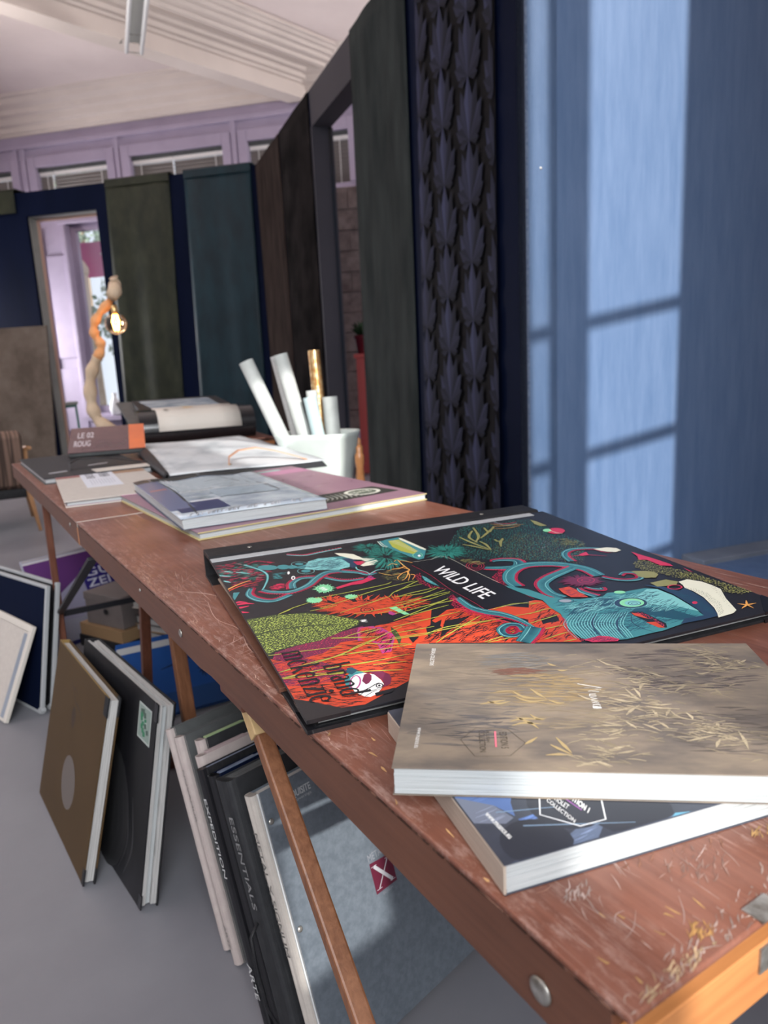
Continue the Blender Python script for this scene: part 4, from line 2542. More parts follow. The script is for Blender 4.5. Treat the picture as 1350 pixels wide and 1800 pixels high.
["p","red",[[.4277,.5106],
[.4344,.5176],
[.4333,.5348],
[.4255,.5186]]],
["p","red",[[.4236,.5403],
[.4344,.544],
[.4318,.5618],
[.4259,.5582]]],
["d","pink",2.4,1.0,[[.431,.5123],
[.4399,.5167],
[.4387,.5512],
[.4322,.5614],
[.4355,.5393]]],
["d","pink",2.6,1.2,[[.3456,.4807],
[.3474,.4887],
[.3315,.5183],
[.326,.5411],
[.333,.5506],
[.3251,.5498],
[.3241,.5244]]],
["p","pink",[[.3297,.5475],
[.3504,.5468],
[.3599,.553],
[.3657,.5636],
[.36,.5669],
[.3337,.557]]],
["h","mar",40,8,.8,-10,[[.3297,.5475],
[.3504,.5468],
[.3599,.553],
[.3657,.5636],
[.36,.5669],
[.3337,.557]]],
["p","navy",[[.5063,.4438],
[.5235,.4561],
[.53,.481],
[.5455,.476],
[.5437,.4922],
[.5389,.5143],
[.5239,.5453],
[.512,.5629],
[.4885,.5635],
[.4553,.5614],
[.4713,.5515],
[.498,.5542],
[.5034,.5424],
[.5098,.5193],
[.516,.4865],
[.5154,.4629]]],
["h","teald",120,8,.6,35,[[.5207,.4591],
[.5286,.4824],
[.5343,.512],
[.521,.5512],
[.5098,.5619],
[.505,.5505],
[.5149,.5141]]],
["p","crm",[[.555,.4551],
[.572,.4528],
[.5825,.4681],
[.584,.4845],
[.583,.4993],
[.563,.5264],
[.5445,.5593],
[.5335,.5647],
[.5078,.5668],
[.5169,.5564],
[.5265,.5429],
[.5416,.5116],
[.5465,.4894],
[.5455,.476],
[.5511,.4666]]],
["d","leaf",2.3,.6,[[.5469,.4746],
[.5551,.4808],
[.5579,.4993],
[.5463,.5338],
[.5262,.5574],
[.5143,.5623],
[.5302,.5409],
[.5443,.509]]],
["d","leaf",2.6,.5,[[.5831,.4819],
[.583,.4993],
[.563,.5264],
[.5442,.5517],
[.5573,.5235]]],
["p","pink",[[.5884,.3246],
[.5901,.3387],
[.5946,.3646],
[.5982,.3943],
[.5955,.4033],
[.5819,.3932],
[.5825,.3649],
[.5719,.3594],
[.5812,.3466]]],
["p","pink",[[.6028,.4137],
[.6008,.4351],
[.599,.4293]]],
["d","olv",3.6,1.5,[[.5516,.3693],
[.5725,.3586],
[.5815,.366],
[.5806,.3946],
[.5992,.4367],
[.6043,.4793],
[.614,.5242],
[.5917,.5246],
[.5778,.5093],
[.589,.4937],
[.5831,.4639],
[.5646,.4453],
[.5579,.419],
[.5438,.387]]],
["d","yel",4.6,.9,[[.564,.4064],
[.5944,.4415],
[.6012,.4822],
[.6084,.5227],
[.583,.5161],
[.5951,.488],
[.58,.4484]]],
["p","olv",[[.5289,.3934],
[.5487,.4025],
[.5529,.4204],
[.5403,.4291],
[.5277,.4218],
[.527,.4061]]],
["p","olv",[[.5191,.4414],
[.5468,.4408],
[.555,.4542],
[.5439,.4629],
[.5176,.4567]]],
["r","pink",[2,2,2],
[[.5442,.4719],
[.5421,.4735],
[.5394,.4745],
[.5364,.4749],
[.5335,.4747],
[.5308,.4737],
[.5287,.4722],
[.5273,.4703],
[.5268,.4682],
[.5272,.466],
[.5286,.464],
[.5307,.4623],
[.5334,.4612],
[.5364,.4608],
[.5394,.4611],
[.5421,.462],
[.5442,.4635],
[.5456,.4655],
[.5461,.4677],
[.5456,.4699],
[.5442,.4719]]],
["p","pink",[[.5215,.5213],
[.5203,.5223],
[.519,.523],
[.5176,.5234],
[.5163,.5235],
[.5152,.5232],
[.5145,.5226],
[.5141,.5217],
[.5142,.5206],
[.5147,.5195],
[.5156,.5184],
[.5168,.5174],
[.5182,.5167],
[.5196,.5163],
[.5209,.5162],
[.522,.5165],
[.5227,.5171],
[.5231,.518],
[.523,.5191],
[.5224,.5202]]],
["r","org",[3,2.4,.6],
[[.569,.5528],
[.5834,.5537]]],
["r","org",[3,2.4,.6],
[[.569,.5528],
[.5673,.5639]]],
["r","org",[3,2.4,.6],
[[.569,.5528],
[.5538,.5587]]],
["r","org",[3,2.4,.6],
[[.569,.5528],
[.5613,.5453]]],
["r","org",[3,2.4,.6],
[[.569,.5528],
[.5798,.542]]],
["p","navy",[[.6146,.5245],
[.6107,.5382],
[.6101,.548],
[.6236,.5366],
[.6243,.5265]]],
["p","pink",[[.5685,.1871],
[.5646,.1912],
[.5599,.1941],
[.5548,.1957],
[.5497,.1958],
[.5453,.1944],
[.5418,.1916],
[.5396,.1877],
[.539,.183],
[.5399,.178],
[.5424,.1732],
[.5462,.169],
[.551,.1659],
[.5562,.1642],
[.5613,.1641],
[.5659,.1655],
[.5695,.1684],
[.5716,.1725],
[.5722,.1773],
[.5711,.1823]]],
["p","mint",[[.5504,.1739],
[.5484,.1761],
[.546,.1778],
[.5434,.1788],
[.541,.179],
[.5388,.1784],
[.5372,.177],
[.5362,.175],
[.5361,.1726],
[.5367,.1699],
[.5381,.1673],
[.5401,.1651],
[.5425,.1633],
[.5451,.1623],
[.5476,.1621],
[.5498,.1627],
[.5514,.1641],
[.5523,.1662],
[.5525,.1687],
[.5518,.1713]]],
["r","crm",[1,1.4,1],
[[.5492,.1696],
[.5492,.1874],
[.5562,.1981]]],
["r","olv",[3,5,2],
[[.3958,.1371],
[.3983,.1715],
[.4067,.2196]]],
["r","olv",[3,5,2],
[[.4785,.1098],
[.4432,.1416],
[.4233,.1584]]],
["r","olv",[3,5,2],
[[.4435,.0985],
[.4263,.1464],
[.4042,.1747]]],
["r","olv",[3,5,2],
[[.455,.1752],
[.4398,.1934],
[.4288,.2129]]],
["r","olv",[3,5,2],
[[.4399,.1739],
[.4399,.187],
[.4534,.181]]],
["r","olv",[3,5,2],
[[.4131,.1728],
[.4134,.1923],
[.4067,.2196]]],
["r","olv",[3,5,2],
[[.4593,.107],
[.4541,.1333],
[.4769,.109]]],
["r","olv",[3,5,2],
[[.3809,.1752],
[.3931,.1942],
[.4038,.2181]]],
["r","olv",[3,5,2],
[[.4324,.1146],
[.4096,.1444],
[.4072,.1762]]],
["r","org",[1,1.5,.8],
[[.4747,.1093],
[.501,.1144],
[.5308,.1213]]],
["r","org",[1,1.5,.8],
[[.4702,.1202],
[.4923,.1284],
[.52,.1246]]],
["r","org",[1,1.5,.8],
[[.4807,.0921],
[.4964,.1081],
[.5223,.1144]]],
["r","pink",[1.5,2,1],
[[.489,.0888],
[.5074,.1041],
[.5281,.1021]]],
["r","teall",[1,1.5,1],
[[.4942,.0838],
[.4996,.1099],
[.5242,.1116]]],
["p","olv",[[.5568,.1017],
[.5606,.1157],
[.561,.1466],
[.5497,.1443],
[.5478,.1281]]],
["h","olv",50,9,1,10,[[.5089,.2298],
[.5397,.2065],
[.5505,.2256],
[.5583,.2558],
[.5432,.2728],
[.5154,.2458]]],
["h","grey2",10,8,.5,-30,[[.5085,.2101],
[.5104,.2305],
[.4917,.2458],
[.4562,.2749]]],
["h","olv",60,7,.8,0,[[.3366,.2298],
[.3621,.2486],
[.3689,.274],
[.3478,.2738],
[.3384,.2529]]],
["p","blk",[[.056,.5373],
[.0556,.5381],
[.055,.5387],
[.0542,.5391],
[.0535,.5392],
[.0527,.539],
[.0521,.5385],
[.0516,.5378],
[.0513,.537],
[.0513,.536],
[.0515,.5351],
[.0519,.5343],
[.0525,.5337],
[.0532,.5333],
[.054,.5332],
[.0548,.5334],
[.0554,.5339],
[.0559,.5346],
[.0562,.5354],
[.0562,.5364]]]],
"texts":{"wild":["WILD LIFE",[[.2819,.2618],
[.291,.3919],
[.3066,.2536]]],
"mck":["mckenzie",[[.0278,.4304],
[.0313,.5529],
[.0462,.4317]]],
"brand":["brand",[[.0597,.4804],
[.0601,.5531],
[.077,.4819]]],
"nuance":["NUANCE",[[.154,.1293],
[.1557,.0923],
[.169,.1324]]]},"m2":{"hexa":[[.0488,.0406],
[.0603,.0588],
[.0852,.0577],
[.0974,.0371],
[.085,.0185],
[.0596,.017]],
"pinkbar":[[.0752,.0541],
[.0753,.0306]],
"t1":[[.0784,.0531],
[.0792,.0287],
[.0839,.0532]],
"t2":[[.068,.055],
[.0685,.0376],
[.0705,.0551]],
"t3":[[.0625,.0548],
[.0633,.0231],
[.0671,.055]],
"t4":[[.017,.2192],
[.0169,.1779],
[.0209,.2192]],
"t5":[[.0147,.058],
[.0142,.0275],
[.0174,.0581]],
"mark":[[[.1493,.1398],
[.1688,.132],
[.1538,.1316],
[.1674,.1292],
[.1561,.1254],
[.165,.1242]],
[[.1618,.12],
[.1567,.1197],
[.156,.1161],
[.1618,.1163]],
[[.1562,.1136],
[.1615,.1114],
[.1565,.1099]],
[[.1562,.1074],
[.1616,.107],
[.1563,.1036],
[.1618,.1036]],
[[.162,.099],
[.1616,.1005],
[.157,.1004],
[.1563,.099]],
[[.1566,.0975],
[.1568,.094]],
[[.1588,.0976],
[.1589,.0937]],
[[.161,.097],
[.1614,.0941]]]},"v2":{"hexa":[[.0566,.0545],
[.0956,.0569],
[.094,.0342],
[.084,.0151],
[.0644,.0153],
[.0464,.0362]],
"t1":[[.0743,.0474],
[.0769,.0253],
[.0788,.0515]],
"t2":[[.0636,.048],
[.0666,.0343],
[.0675,.0513]],
"t3":[[.0584,.0482],
[.0625,.0196],
[.0615,.0509]],
"bar":[[.0714,.0487],
[.0751,.0298]],
"t4":[[.0118,.0507],
[.0147,.0212],
[.0147,.0523]]},"lv":[[[.1745,.1941],
[.1819,.1823],
[.1917,.1774]],
[[.1808,.1756],
[.191,.1741],
[.1979,.1693]],
[[.1841,.1504],
[.1945,.1521],
[.2052,.1492]],
[[.1961,.1475],
[.199,.1431],
[.2084,.1462]],
[[.1993,.1272],
[.2027,.1373],
[.2077,.1432]],
[[.1467,.1193],
[.154,.1112],
[.1621,.1086]],
[[.1799,.1213],
[.1876,.1173],
[.1967,.1093]],
[[.1879,.1313],
[.1924,.1174],
[.1967,.1093]],
[[.1953,.1314],
[.1972,.123],
[.1971,.1142]],
[[.1714,.1142],
[.18,.109],
[.1934,.1053]],
[[.1675,.0918],
[.1742,.0907],
[.1886,.0986]],
[[.1797,.0833],
[.1847,.0909],
[.1938,.1014]],
[[.1958,.1053],
[.2078,.1017],
[.2198,.1032]],
[[.1979,.0989],
[.2066,.0965],
[.2221,.0943]],
[[.2014,.0938],
[.2031,.0864],
[.2031,.0815]],
[[.2101,.0828],
[.2128,.0891],
[.216,.0929]],
[[.2157,.0916],
[.2188,.0818],
[.2276,.0773]],
[[.2264,.0894],
[.2289,.0821],
[.2287,.0773]],
[[.1492,.0634],
[.1608,.066],
[.1728,.0652]],
[[.1563,.073],
[.1668,.0686],
[.1751,.0653]],
[[.157,.0568],
[.1647,.057],
[.1733,.0618]],
[[.141,.0452],
[.1549,.0445],
[.1685,.0482]],
[[.1602,.0501],
[.1676,.0548],
[.1739,.0595]],
[[.1767,.0736],
[.1808,.0666],
[.1832,.0621]],
[[.1891,.0692],
[.1947,.0647],
[.2008,.058]],
[[.2013,.0742],
[.2052,.0673],
[.2073,.0627]],
[[.2151,.0436],
[.2246,.0478],
[.239,.0536]],
[[.2284,.0611],
[.2357,.0568],
[.246,.056]],
[[.2348,.0681],
[.2399,.0637],
[.2453,.0605]],
[[.2334,.0355],
[.2363,.0418],
[.2404,.0483]],
[[.2567,.0597],
[.2565,.0466],
[.2548,.0331]],
[[.2436,.0484],
[.2509,.0486],
[.2533,.0465]],
[[.2435,.0683],
[.2451,.0707],
[.2448,.0672]],
[[.1565,.0288],
[.1646,.0332],
[.1737,.0366]],
[[.162,.0249],
[.1697,.0272],
[.1753,.0294]],
[[.1491,.0347],
[.1526,.0307],
[.1551,.0267]],
[[.1304,.0061],
[.1391,.0103],
[.1499,.0146]],
[[.1448,.0144],
[.1503,.0107],
[.1557,.0071]],
[[.2629,.2192],
[.2714,.2156],
[.2806,.2103]],
[[.266,.2014],
[.2755,.2067],
[.2835,.2067]],
[[.271,.205],
[.2772,.1946],
[.2816,.1797]],
[[.2622,.1878],
[.2716,.1845],
[.2816,.1797]],
[[.2687,.1748],
[.2755,.1764],
[.2819,.1765]],
[[.2819,.1765],
[.291,.1734],
[.2993,.1718]],
[[.2995,.1914],
[.2999,.1847],
[.3039,.1815]],
[[.2992,.1864],
[.3041,.1897],
[.3079,.1931]],
[[.3084,.1799],
[.3129,.1783],
[.3171,.1745]],
[[.2784,.2211],
[.2811,.212],
[.2856,.205]],
[[.228,.1263],
[.2347,.1335],
[.2411,.1393]],
[[.2165,.1332],
[.2285,.1377],
[.2399,.1393]],
[[.2557,.1651],
[.2599,.1621],
[.2688,.1668]],
[[.2513,.1323],
[.2564,.1296],
[.2657,.1325]],
[[.2621,.1325],
[.2627,.1269],
[.2641,.12]],
[[.215,.1647],
[.2203,.1601],
[.2255,.1555]],
[[.2025,.1662],
[.2095,.1631],
[.2158,.1569]]],
"lv2":[[[.0875,.0704],
[.0991,.0755],
[.1147,.0735]],
[[.0883,.0635],
[.0986,.0684],
[.1118,.0665]],
[[.0924,.0777],
[.1031,.0685],
[.109,.0596]],
[[.1041,.0828],
[.1092,.0757],
[.116,.0759]],
[[.1154,.036],
[.121,.0301],
[.1293,.0224]],
[[.1108,.0208],
[.1201,.0221],
[.1302,.0215]],
[[.1207,.0467],
[.1256,.0343],
[.1296,.0244]],
[[.1068,.0463],
[.1009,.0397],
[.0964,.0354]],
[[.07,.1048],
[.0795,.1011],
[.0892,.1052]],
[[.0925,.1242],
[.1016,.1134],
[.1157,.111]],
[[.0944,.1133],
[.1058,.1056],
[.1203,.1085]],
[[.1076,.1301],
[.114,.1191],
[.1193,.1111]],
[[.1214,.1085],
[.128,.1034],
[.1338,.1035]],
[[.1276,.1853],
[.1311,.1804],
[.1349,.1788]],
[[.1351,.1692],
[.1388,.1677],
[.1442,.1693]],
[[.0639,.0995],
[.0748,.1036],
[.0857,.1078]]],
"vp":[["blue",[[-.0064,.0766],
[.0061,.0834],
[.0413,.0664],
[.0346,.0563],
[.03,.0413],
[.0223,.0577],
[.01,.0687]]],
["blue2",[[.0303,.0313],
[.0361,.0177],
[.0454,.0072],
[.0731,.0196],
[.0923,.0301],
[.0842,.015],
[.0685,.0009],
[.0162,.0003],
[.004,-.0008],
[.0103,.0011],
[.0222,.0119]]],
["blue2",[[.1142,.0281],
[.1198,.0138],
[.1298,.0019],
[.1412,-.0029],
[.1232,-.0035],
[.0936,-.002],
[.1057,.0075]]],
["cyan",[[.1304,.0032],
[.1414,-.0027],
[.1259,-.0027]]],
["grey",[[-.0064,.0766],
[.01,.0687],
[.0223,.0577],
[.0283,.0402],
[.0205,.0363],
[-.0046,.0449],
[-.0065,.0529]]],
["blue",[[.0303,.0375],
[.0449,.0387],
[.0442,.0335],
[.0316,.0316]]]]}

# ------------------------------------------------------------------ the setting
def struct(o, parent=None):
    if parent: o.parent = parent
    else: o['kind'] = 'structure'
    return o
A19, N19 = azd(-19.84), azd(70.16)       # display partition run and its normal
CB, BD, BN = Vector((-1.19, 8.46, 0)), azd(-76.39), azd(13.61)   # back partition
WB = CB+BN*1.5                           # lavender window wall, on the same bearing
ZC = 4.68; RW0 = azd(50); RO0 = -2.3*azd(-40)
b = MB(); b.box(-9, 9, -6, 16, -.1, 0); struct(b.build('floor', 'floor'))
_c = [RO0+RW0*q for q in (-7.2, 5.6)]
b = MB(); b.prism([(_c[0].x, _c[0].y), (_c[1].x, _c[1].y), (5.0, 13.5), (-7.2, 13.5)], 2, ZC, ZC+.1); struct(b.build('ceiling', 'ceil'))

def wall(name, org, x, length, h, openings, mt, th=.25, t0=0):
    """wall in a local frame: x along, y thickness 0..th, z up; openings (x0, x1, z0, z1)"""
    xs = sorted({t0, length, *[o[0] for o in openings], *[o[1] for o in openings]}); m = MB()
    for a, c in zip(xs, xs[1:]):
        holes = sorted([(o[2], o[3]) for o in openings if o[0] <= a+1e-6 and o[1] >= c-1e-6]); z = 0
        for z0, z1 in holes:
            if z0 > z: m.box(a, c, 0, th, z, z0)
            z = z1
        if z < h: m.box(a, c, 0, th, z, h)
    o = m.build(name, mt); z = Vector((0, 0, 1)); y = z.cross(x)
    o.matrix_world = basis(org, x, y, z); return struct(o)
# lavender window wall: local x runs to the left (bearing -76), y towards the room, so build it behind y=0
def lavmat(): return basis(WB, BD, Vector((0, 0, 1)).cross(BD), Vector((0, 0, 1)))
LZ = 1.08
trans = [(2.66, 3.86, 2.75, 3.95), (.98, 2.42, 2.75, 3.95), (-.70, .74, 2.75, 3.95), (-2.4, -.95, 2.75, 3.95), (4.15, 5.3, 2.75, 3.95)]
low = [(1.9, 3.36, .55, 3.2)]
m = MB()
def wall_panels(m, x0, x1, openings, h, y0, y1):
    xs = sorted({x0, x1, *[o[0] for o in openings], *[o[1] for o in openings]})
    for a, c in zip(xs, xs[1:]):
        holes = sorted([(o[2], o[3]) for o in openings if o[0] <= a+1e-6 and o[1] >= c-1e-6]); z = 0
        for z0, z1 in holes:
            if z0 > z: m.box(a, c, y0, y1, z, z0)
            z = max(z, z1)
        if z < h: m.box(a, c, y0, y1, z, h)
op = [(2.66, 3.86, 3.3, 3.95), (.98, 2.42, 3.3, 3.95), (-.70, .74, 3.3, 3.95), (-2.4, -.95, 3.3, 3.95), (4.15, 5.3, 3.3, 3.95), (1.9, 3.46, .55, 3.15)]
wall_panels(m, -5.5, 7.5, op, 4.33, -.22, 0); wb = struct(m.build('wall_back', 'lav')); wb.matrix_world = lavmat()
m = MB(); m.box(-5.5, 7.5, -.05, .05, 4.16, 4.22); m.box(-5.5, 7.5, -.05, .02, 4.02, 4.05)
# raised battens between the windows
for x in (3.98, 4.10, 2.54, .86, -.82): m.box(x-.03, x+.03, 0, .035, 3.0, 4.16)
m.box(3.86, 3.92, 0, .03, .2, 3.1); m.box(3.50, 3.86, 0, .015, .3, 1.2); m.box(3.54, 3.82, 0, .03, 1.35, 2.75)
t1 = struct(m.build('trim_1', 'lav', bevel=.006)); t1.matrix_world = lavmat()
# windows with frames, glass and slatted blinds
glassm = mat('window_glass', (.9, .95, 1), .03, .5, alpha=.08)
slat_me = None
for k, (x0, x1, z0, z1) in enumerate(op[:5]):
    we = empty('window_%d' % (k+1), mtx=lavmat()); we['kind'] = 'structure'
    f = MB()
    for (a, c, d, e) in ((x0-.07, x0+.05, z0, z1+.1), (x1-.05, x1+.07, z0, z1+.1), (x0+.05, x1-.05, z1-.04, z1+.1)): f.box(a, c, -.06, .03, d, e)
    f.build('frame', 'lav', we, bevel=.008)
    g = MB(); g.box(x0, x1, -.12, -.115, z0, z1); g.build('pane', glassm, we)
    h = MB(); mid = x0+(x1-x0)*(.55 if k != 0 else .78)
    h.box(x0+.06, mid-.01, -.085, -.05, z1-.135, z1-.09); h.build('headrail', 'blindw', we)
    h = MB(); h.box(mid+.01, x1-.06, -.085, -.05, z1-.135, z1-.09); h.build('headrail', 'blindw', we)
    for half in ((x0+.06, mid-.008), (mid+.008, x1-.06)):
        sm = MB(); sm.add([(half[0], -.09, -.022), (half[1], -.09, -.022), (half[1], -.05, .022), (half[0], -.05, .022), (half[0], -.088, -.025), (half[1], -.088, -.025), (half[1], -.048, .019), (half[0], -.048, .019)], [(0, 1, 2, 3), (7, 6, 5, 4), (0, 4, 5, 1), (2, 6, 7, 3)])
        so = sm.build('slat', 'blind', we); so.location.z = z1-.17
        for j in range(1, 11):
            c = so.copy(); COL.objects.link(c); c.location.z = z1-.17-.045*j
    h = MB(); h.box(x0+.05, x1-.05, -.10, -.03, z1-.085, z1-.04); h.build('reveal_shade', 'dgrey', we)  # dark strip put in for the shaded reveal above the headrails
    cdm = MB()
    for xx_ in (x0+.18, mid, x1-.18): cdm.box(xx_-.004, xx_+.004, -.045, -.04, z0, z1-.1)
    cdm.build('blind_cord', 'blindw', we)
we = empty('window_6', mtx=lavmat()); we['kind'] = 'structure'
x0, x1, z0, z1 = op[5]; f = MB()
for (a, c, d, e) in ((x0, x0+.09, z0, z1), (x1-.09, x1, z0, z1), (x0+.09, x1-.09, z1-.09, z1), (x0+.09, x1-.09, z0, z0+.1), (x0+.68, x0+.78, z0, z1)): f.box(a, c, -.14, -.07, d, e)
f.build('frame', 'lav', we, bevel=.01); f = MB()
f.box(x1, x1+.07, -.02, .05, z0-.1, z1+.1); f.box(x0-.1, x0, -.02, .06, z0-.1, z1+.1); f.box(x0-.1, x1+.1, -.02, .06, z1, z1+.12); f.build('casing', 'lav', we, bevel=.01)
f = MB(); f.box(x0, x1, -.03, .18, z0-.1, z0-.04); f.build('window_sill', 'lav', we)
f = MB(); f.box(x0, x1, -.11, -.105, z0, z1); f.build('pane', glassm, we)

# cornice of stepped mouldings above the lavender wall and the big boxed beam
def profile(name, org, x, prof, x0, x1, mt, num=None):
    m = MB(); z = Vector((0, 0, 1)); m.prism(prof, 0, x0, x1); o = m.build(name, mt); o.matrix_world = basis(org, x, z.cross(x), z); return struct(o)
pr = [(-.22, 4.33), (.02, 4.33), (.04, 4.36), (.07, 4.365), (.09, 4.42), (.13, 4.43), (.16, 4.44), (.19, 4.50), (.23, 4.51), (.27, 4.52), (.30, 4.57), (.35, 4.585), (.40, 4.60), (.44, 4.65), (.50, 4.655), (.52, ZC), (-.22, ZC)]
profile('trim_2', WB, BD, pr, -5.5, 7.5, 'ceil2')
BA = Vector((-2.18, 8.11, 0)); BX = azd(41)        # beam runs away to the right
# y axis of this frame = z x BX points away from the camera (left-back)
pb = [(0, 4.28), (.24, 4.28), (.24, ZC), (-.68, ZC), (-.68, 4.655), (-.64, 4.65), (-.62, 4.63), (-.575, 4.625), (-.56, 4.60), (-.50, 4.595), (-.48, 4.565), (-.40, 4.56), (-.385, 4.53), (-.33, 4.525), (-.315, 4.59), (-.27, 4.60), (-.25, 4.555), (-.18, 4.55), (-.165, 4.52), (-.10, 4.515), (-.09, 4.47), (-.045, 4.465), (-.035, 4.44), (0, 4.435)]
profile('trim_3', BA, BX, pb, -6.0, 6.0, 'ceil2')

# display partitions
def pframe(o, x): z = Vector((0, 0, 1)); return basis(o, x, z.cross(x), z)
PH = 3.21
pa = empty('display_partition', mtx=pframe(Vector((.67, 3.30, 0)), A19))
tag(pa, 'long dark navy display partition with a tall opening, running away behind the table', 'partition')
m = MB(); m.box(0, 2.1, -.156, 0, 0, PH); m.build('panel', 'navy', pa)
m = MB(); m.box(3.235, 5.74, -.156, 0, 0, PH); m.build('panel', 'navy', pa)
m = MB(); m.box(2.1, 3.235, -.156, 0, 2.94, PH); m.build('header', 'slate', pa)
m = MB(); m.box(3.20, 3.234, -.17, .006, 0, 2.94); m.build('jamb', 'slate', pa)
m = MB(); m.box(3.196, 3.20, -.156, -.13, 0, 2.94); m.build('jamb_strip', 'blkgloss', pa)
pbk = empty('display_partition', mtx=pframe(CB, BD))
tag(pbk, 'navy display partition across the back with a doorway at its left', 'partition')
m = MB(); m.box(-.02, 1.995, -.18, 0, 0, PH+.01); m.build('panel', 'navy', pbk)
m = MB(); m.box(2.93, 6.2, -.18, 0, 0, PH+.01); m.build('panel', 'navy', pbk)
m = MB(); m.box(1.995, 2.93, -.18, 0, 2.955, PH+.01); m.build('header', 'navy', pbk)
m = MB(); m.box(2.93-.012, 2.929, -.20, -.04, 0, 2.955); m.build('jamb', 'greyjamb', pbk)
m = MB(); m.box(2.93-.03, 2.93-.012, -.20, -.16, 0, 2.94); m.box(1.995, 2.90, -.20, -.16, 2.92, 2.955); m.build('batten', 'pinkwood', pbk)
m = MB(); m.box(1.995, 2.918, -.158, -.05, 2.945, 2.955); m.build('lining', 'greyjamb', pbk)
pl = empty('display_partition', mtx=pframe(Vector((.67, 3.30, 0)), azd(70.16)))
tag(pl, 'light blue painted display wall with sunlight falling on it, at the right', 'partition')
m = MB(); m.box(.012, 3.6, 0, .06, 0, PH+.2); m.build('panel', 'blue', pl)
m = MB(); m.box(.0, .0125, -.003, .062, 0, PH+.2); m.build('edge_strip', mat('speckled_blue_edge', (.07, .10, .17), .7, .2, c2=(.16, .20, .28), sc=90), pl)
m = MB(); m.box(.9, 3.6, -.15, 0, 0, .035); m.build('ledge', 'ledge', pl, bevel=.004)
m = MB(); m.box(.6, 3.6, -.60, -.15, 0, .012); m.build('plinth', 'blue', pl)
m = MB(); m.lathe([(.006, -.003), (.005, 0), (0.001, .001)], 10); s = m.build('screw', 'steel', pl); s.location = (.075, -.003, 1.08+.77); s.rotation_euler = (R(90), 0, 0)

# wallpaper strips hung on the partitions
def strip(name, label, par, x0, x1, x0b, x1b, z0, z1, mt, y=.012, wav=.006, over=False, ph=0, cat='wallpaper strip', group=None):
    m = MB(); NU, NV = 18, 26
    def fn(u, v):
        z = z0+(z1-z0)*v; a = x0b+(x0-x0b)*v; c = x1b+(x1-x1b)*v; x = a+(c-a)*u
        return (x, y+wav*(math.sin(u*9+ph+v*1.4)+.6*math.sin(u*17+ph*2-v*3))*(1-.5*v), z)
    m.sheet(fn, NU, NV, .0015, (0, 1, 0))
    o = m.build(name, mt, None, smooth=True); o.matrix_world = par.matrix_world.copy(); tag(o, label, cat, group); return o
strip('wallpaper_strip', 'grey green textured wallpaper strip beside the opening, nearest grey one', pa, 1.19, 2.15, 1.24, 2.21, .1, PH, 'greyfab', .014, .009)
lf = strip('wallpaper_strip', 'black wallpaper strip printed with faceted blue leaf fans', pa, .215, 1.03, .24, 1.135, .1, PH, 'leafbase', .012, .004, ph=1)
strip('wallpaper_strip', 'plain near-black mottled wallpaper strip just left of the opening', pa, 3.255, 4.30, 3.25, 4.34, .1, PH, 'black', .010, .004, ph=2)
strip('wallpaper_strip', 'brown vertically streaked wallpaper strip in the far corner', pa, 4.34, 5.66, 4.38, 5.70, .1, PH, 'brown', .010, .004, ph=3)
g1 = strip('wallpaper_strip', 'moss green wallpaper strip hung over the top of the back partition', pbk, 1.03, 1.83, 1.15, 1.93, .2, PH+.012, 'green', .02, .010, ph=4)
g2 = strip('wallpaper_strip', 'petrol blue wallpaper strip at the corner of the back partition', pbk, .06, .85, .10, .92, .2, PH+.012, 'teal', .018, .008, ph=5)
for par, x0, x1, mt in ((g1, 1.03, 1.83, 'green'), (g2, .06, .85, 'teal')):
    m = MB(); prf = [(.03, 3.16), (.03, PH+.02), (.0, PH+.035), (-.12, PH+.035), (-.19, PH+.03), (-.195, 3.0), (-.197, 3.0), (-.20, PH+.04), (-.12, PH+.045), (.0, PH+.045), (.038, PH+.028), (.036, 3.16)]
    m.prism(prf, 0, x0, x1); fo = m.build('fold', mt, par)
g3 = MB(); g3.prism([(.03, 3.0), (.03, PH+.03), (0, PH+.05), (-.2, PH+.05), (-.2, 3.1), (-.205, 3.1), (-.205, PH+.06), (0, PH+.062), (.035, PH+.03), (.035, 3.0)], 0, 3.03, 4.6)
o = g3.build('wallpaper_strip', 'green'); o.matrix_world = pbk.matrix_world.copy(); tag(o, 'dark green folded wallpaper strip lying over the partition top at the far left', 'wallpaper strip')
# faceted leaf print
def lfn(x, y, k): return (x, .0185+k*4e-6+.004*0, y)
P = Print(lambda x, y, k: (x, .022+k*5e-6, y))
rg = random.Random(5); pw, ph_ = .33, .275
for ci in range(-1, 4):
    for ri in range(-1, 13):
        cx = .16+ci*pw*.86+.02; cy = .02+ri*ph_+(ph_/2 if ci % 2 else 0)
        for ang, ln, wd, br in ((-42, .20, .085, .7), (40, .19, .09, .85), (-20, .25, .08, .35), (18, .25, .075, .55), (0, .285, .085, 1.15), (-64, .15, .07, .5), (63, .15, .07, .45), (-95, .10, .05, .3), (96, .1, .05, .35)):
            a = R(ang); dx, dz = math.sin(a), math.cos(a); nx, nz = dz, -dx; f = br*rg.uniform(.75, 1.2)
            pts = [(cx, cy), (cx+dx*ln*.62+nx*wd/2, cy+dz*ln*.62+nz*wd/2), (cx+dx*ln, cy+dz*ln), (cx+dx*ln*.62-nx*wd/2, cy+dz*ln*.62-nz*wd/2)]
            pts = [(min(max(px, .222), 1.03+.10*(1-min(1, max(0, pz/PH)))), min(max(pz, .12), PH-.01)) for px, pz in pts]
            q = .5*(pts[0][0]+pts[2][0]), .5*(pts[0][1]+pts[2][1])
            c = (.028*f+.005, .032*f+.005, .066*f+.008)
            P.poly([pts[0], pts[1], pts[2]], c, False); P.poly([pts[0], pts[2], pts[3]], tuple(v*.62 for v in c))
lp = P.b.build('leaf_print', 'wallprint', lf)

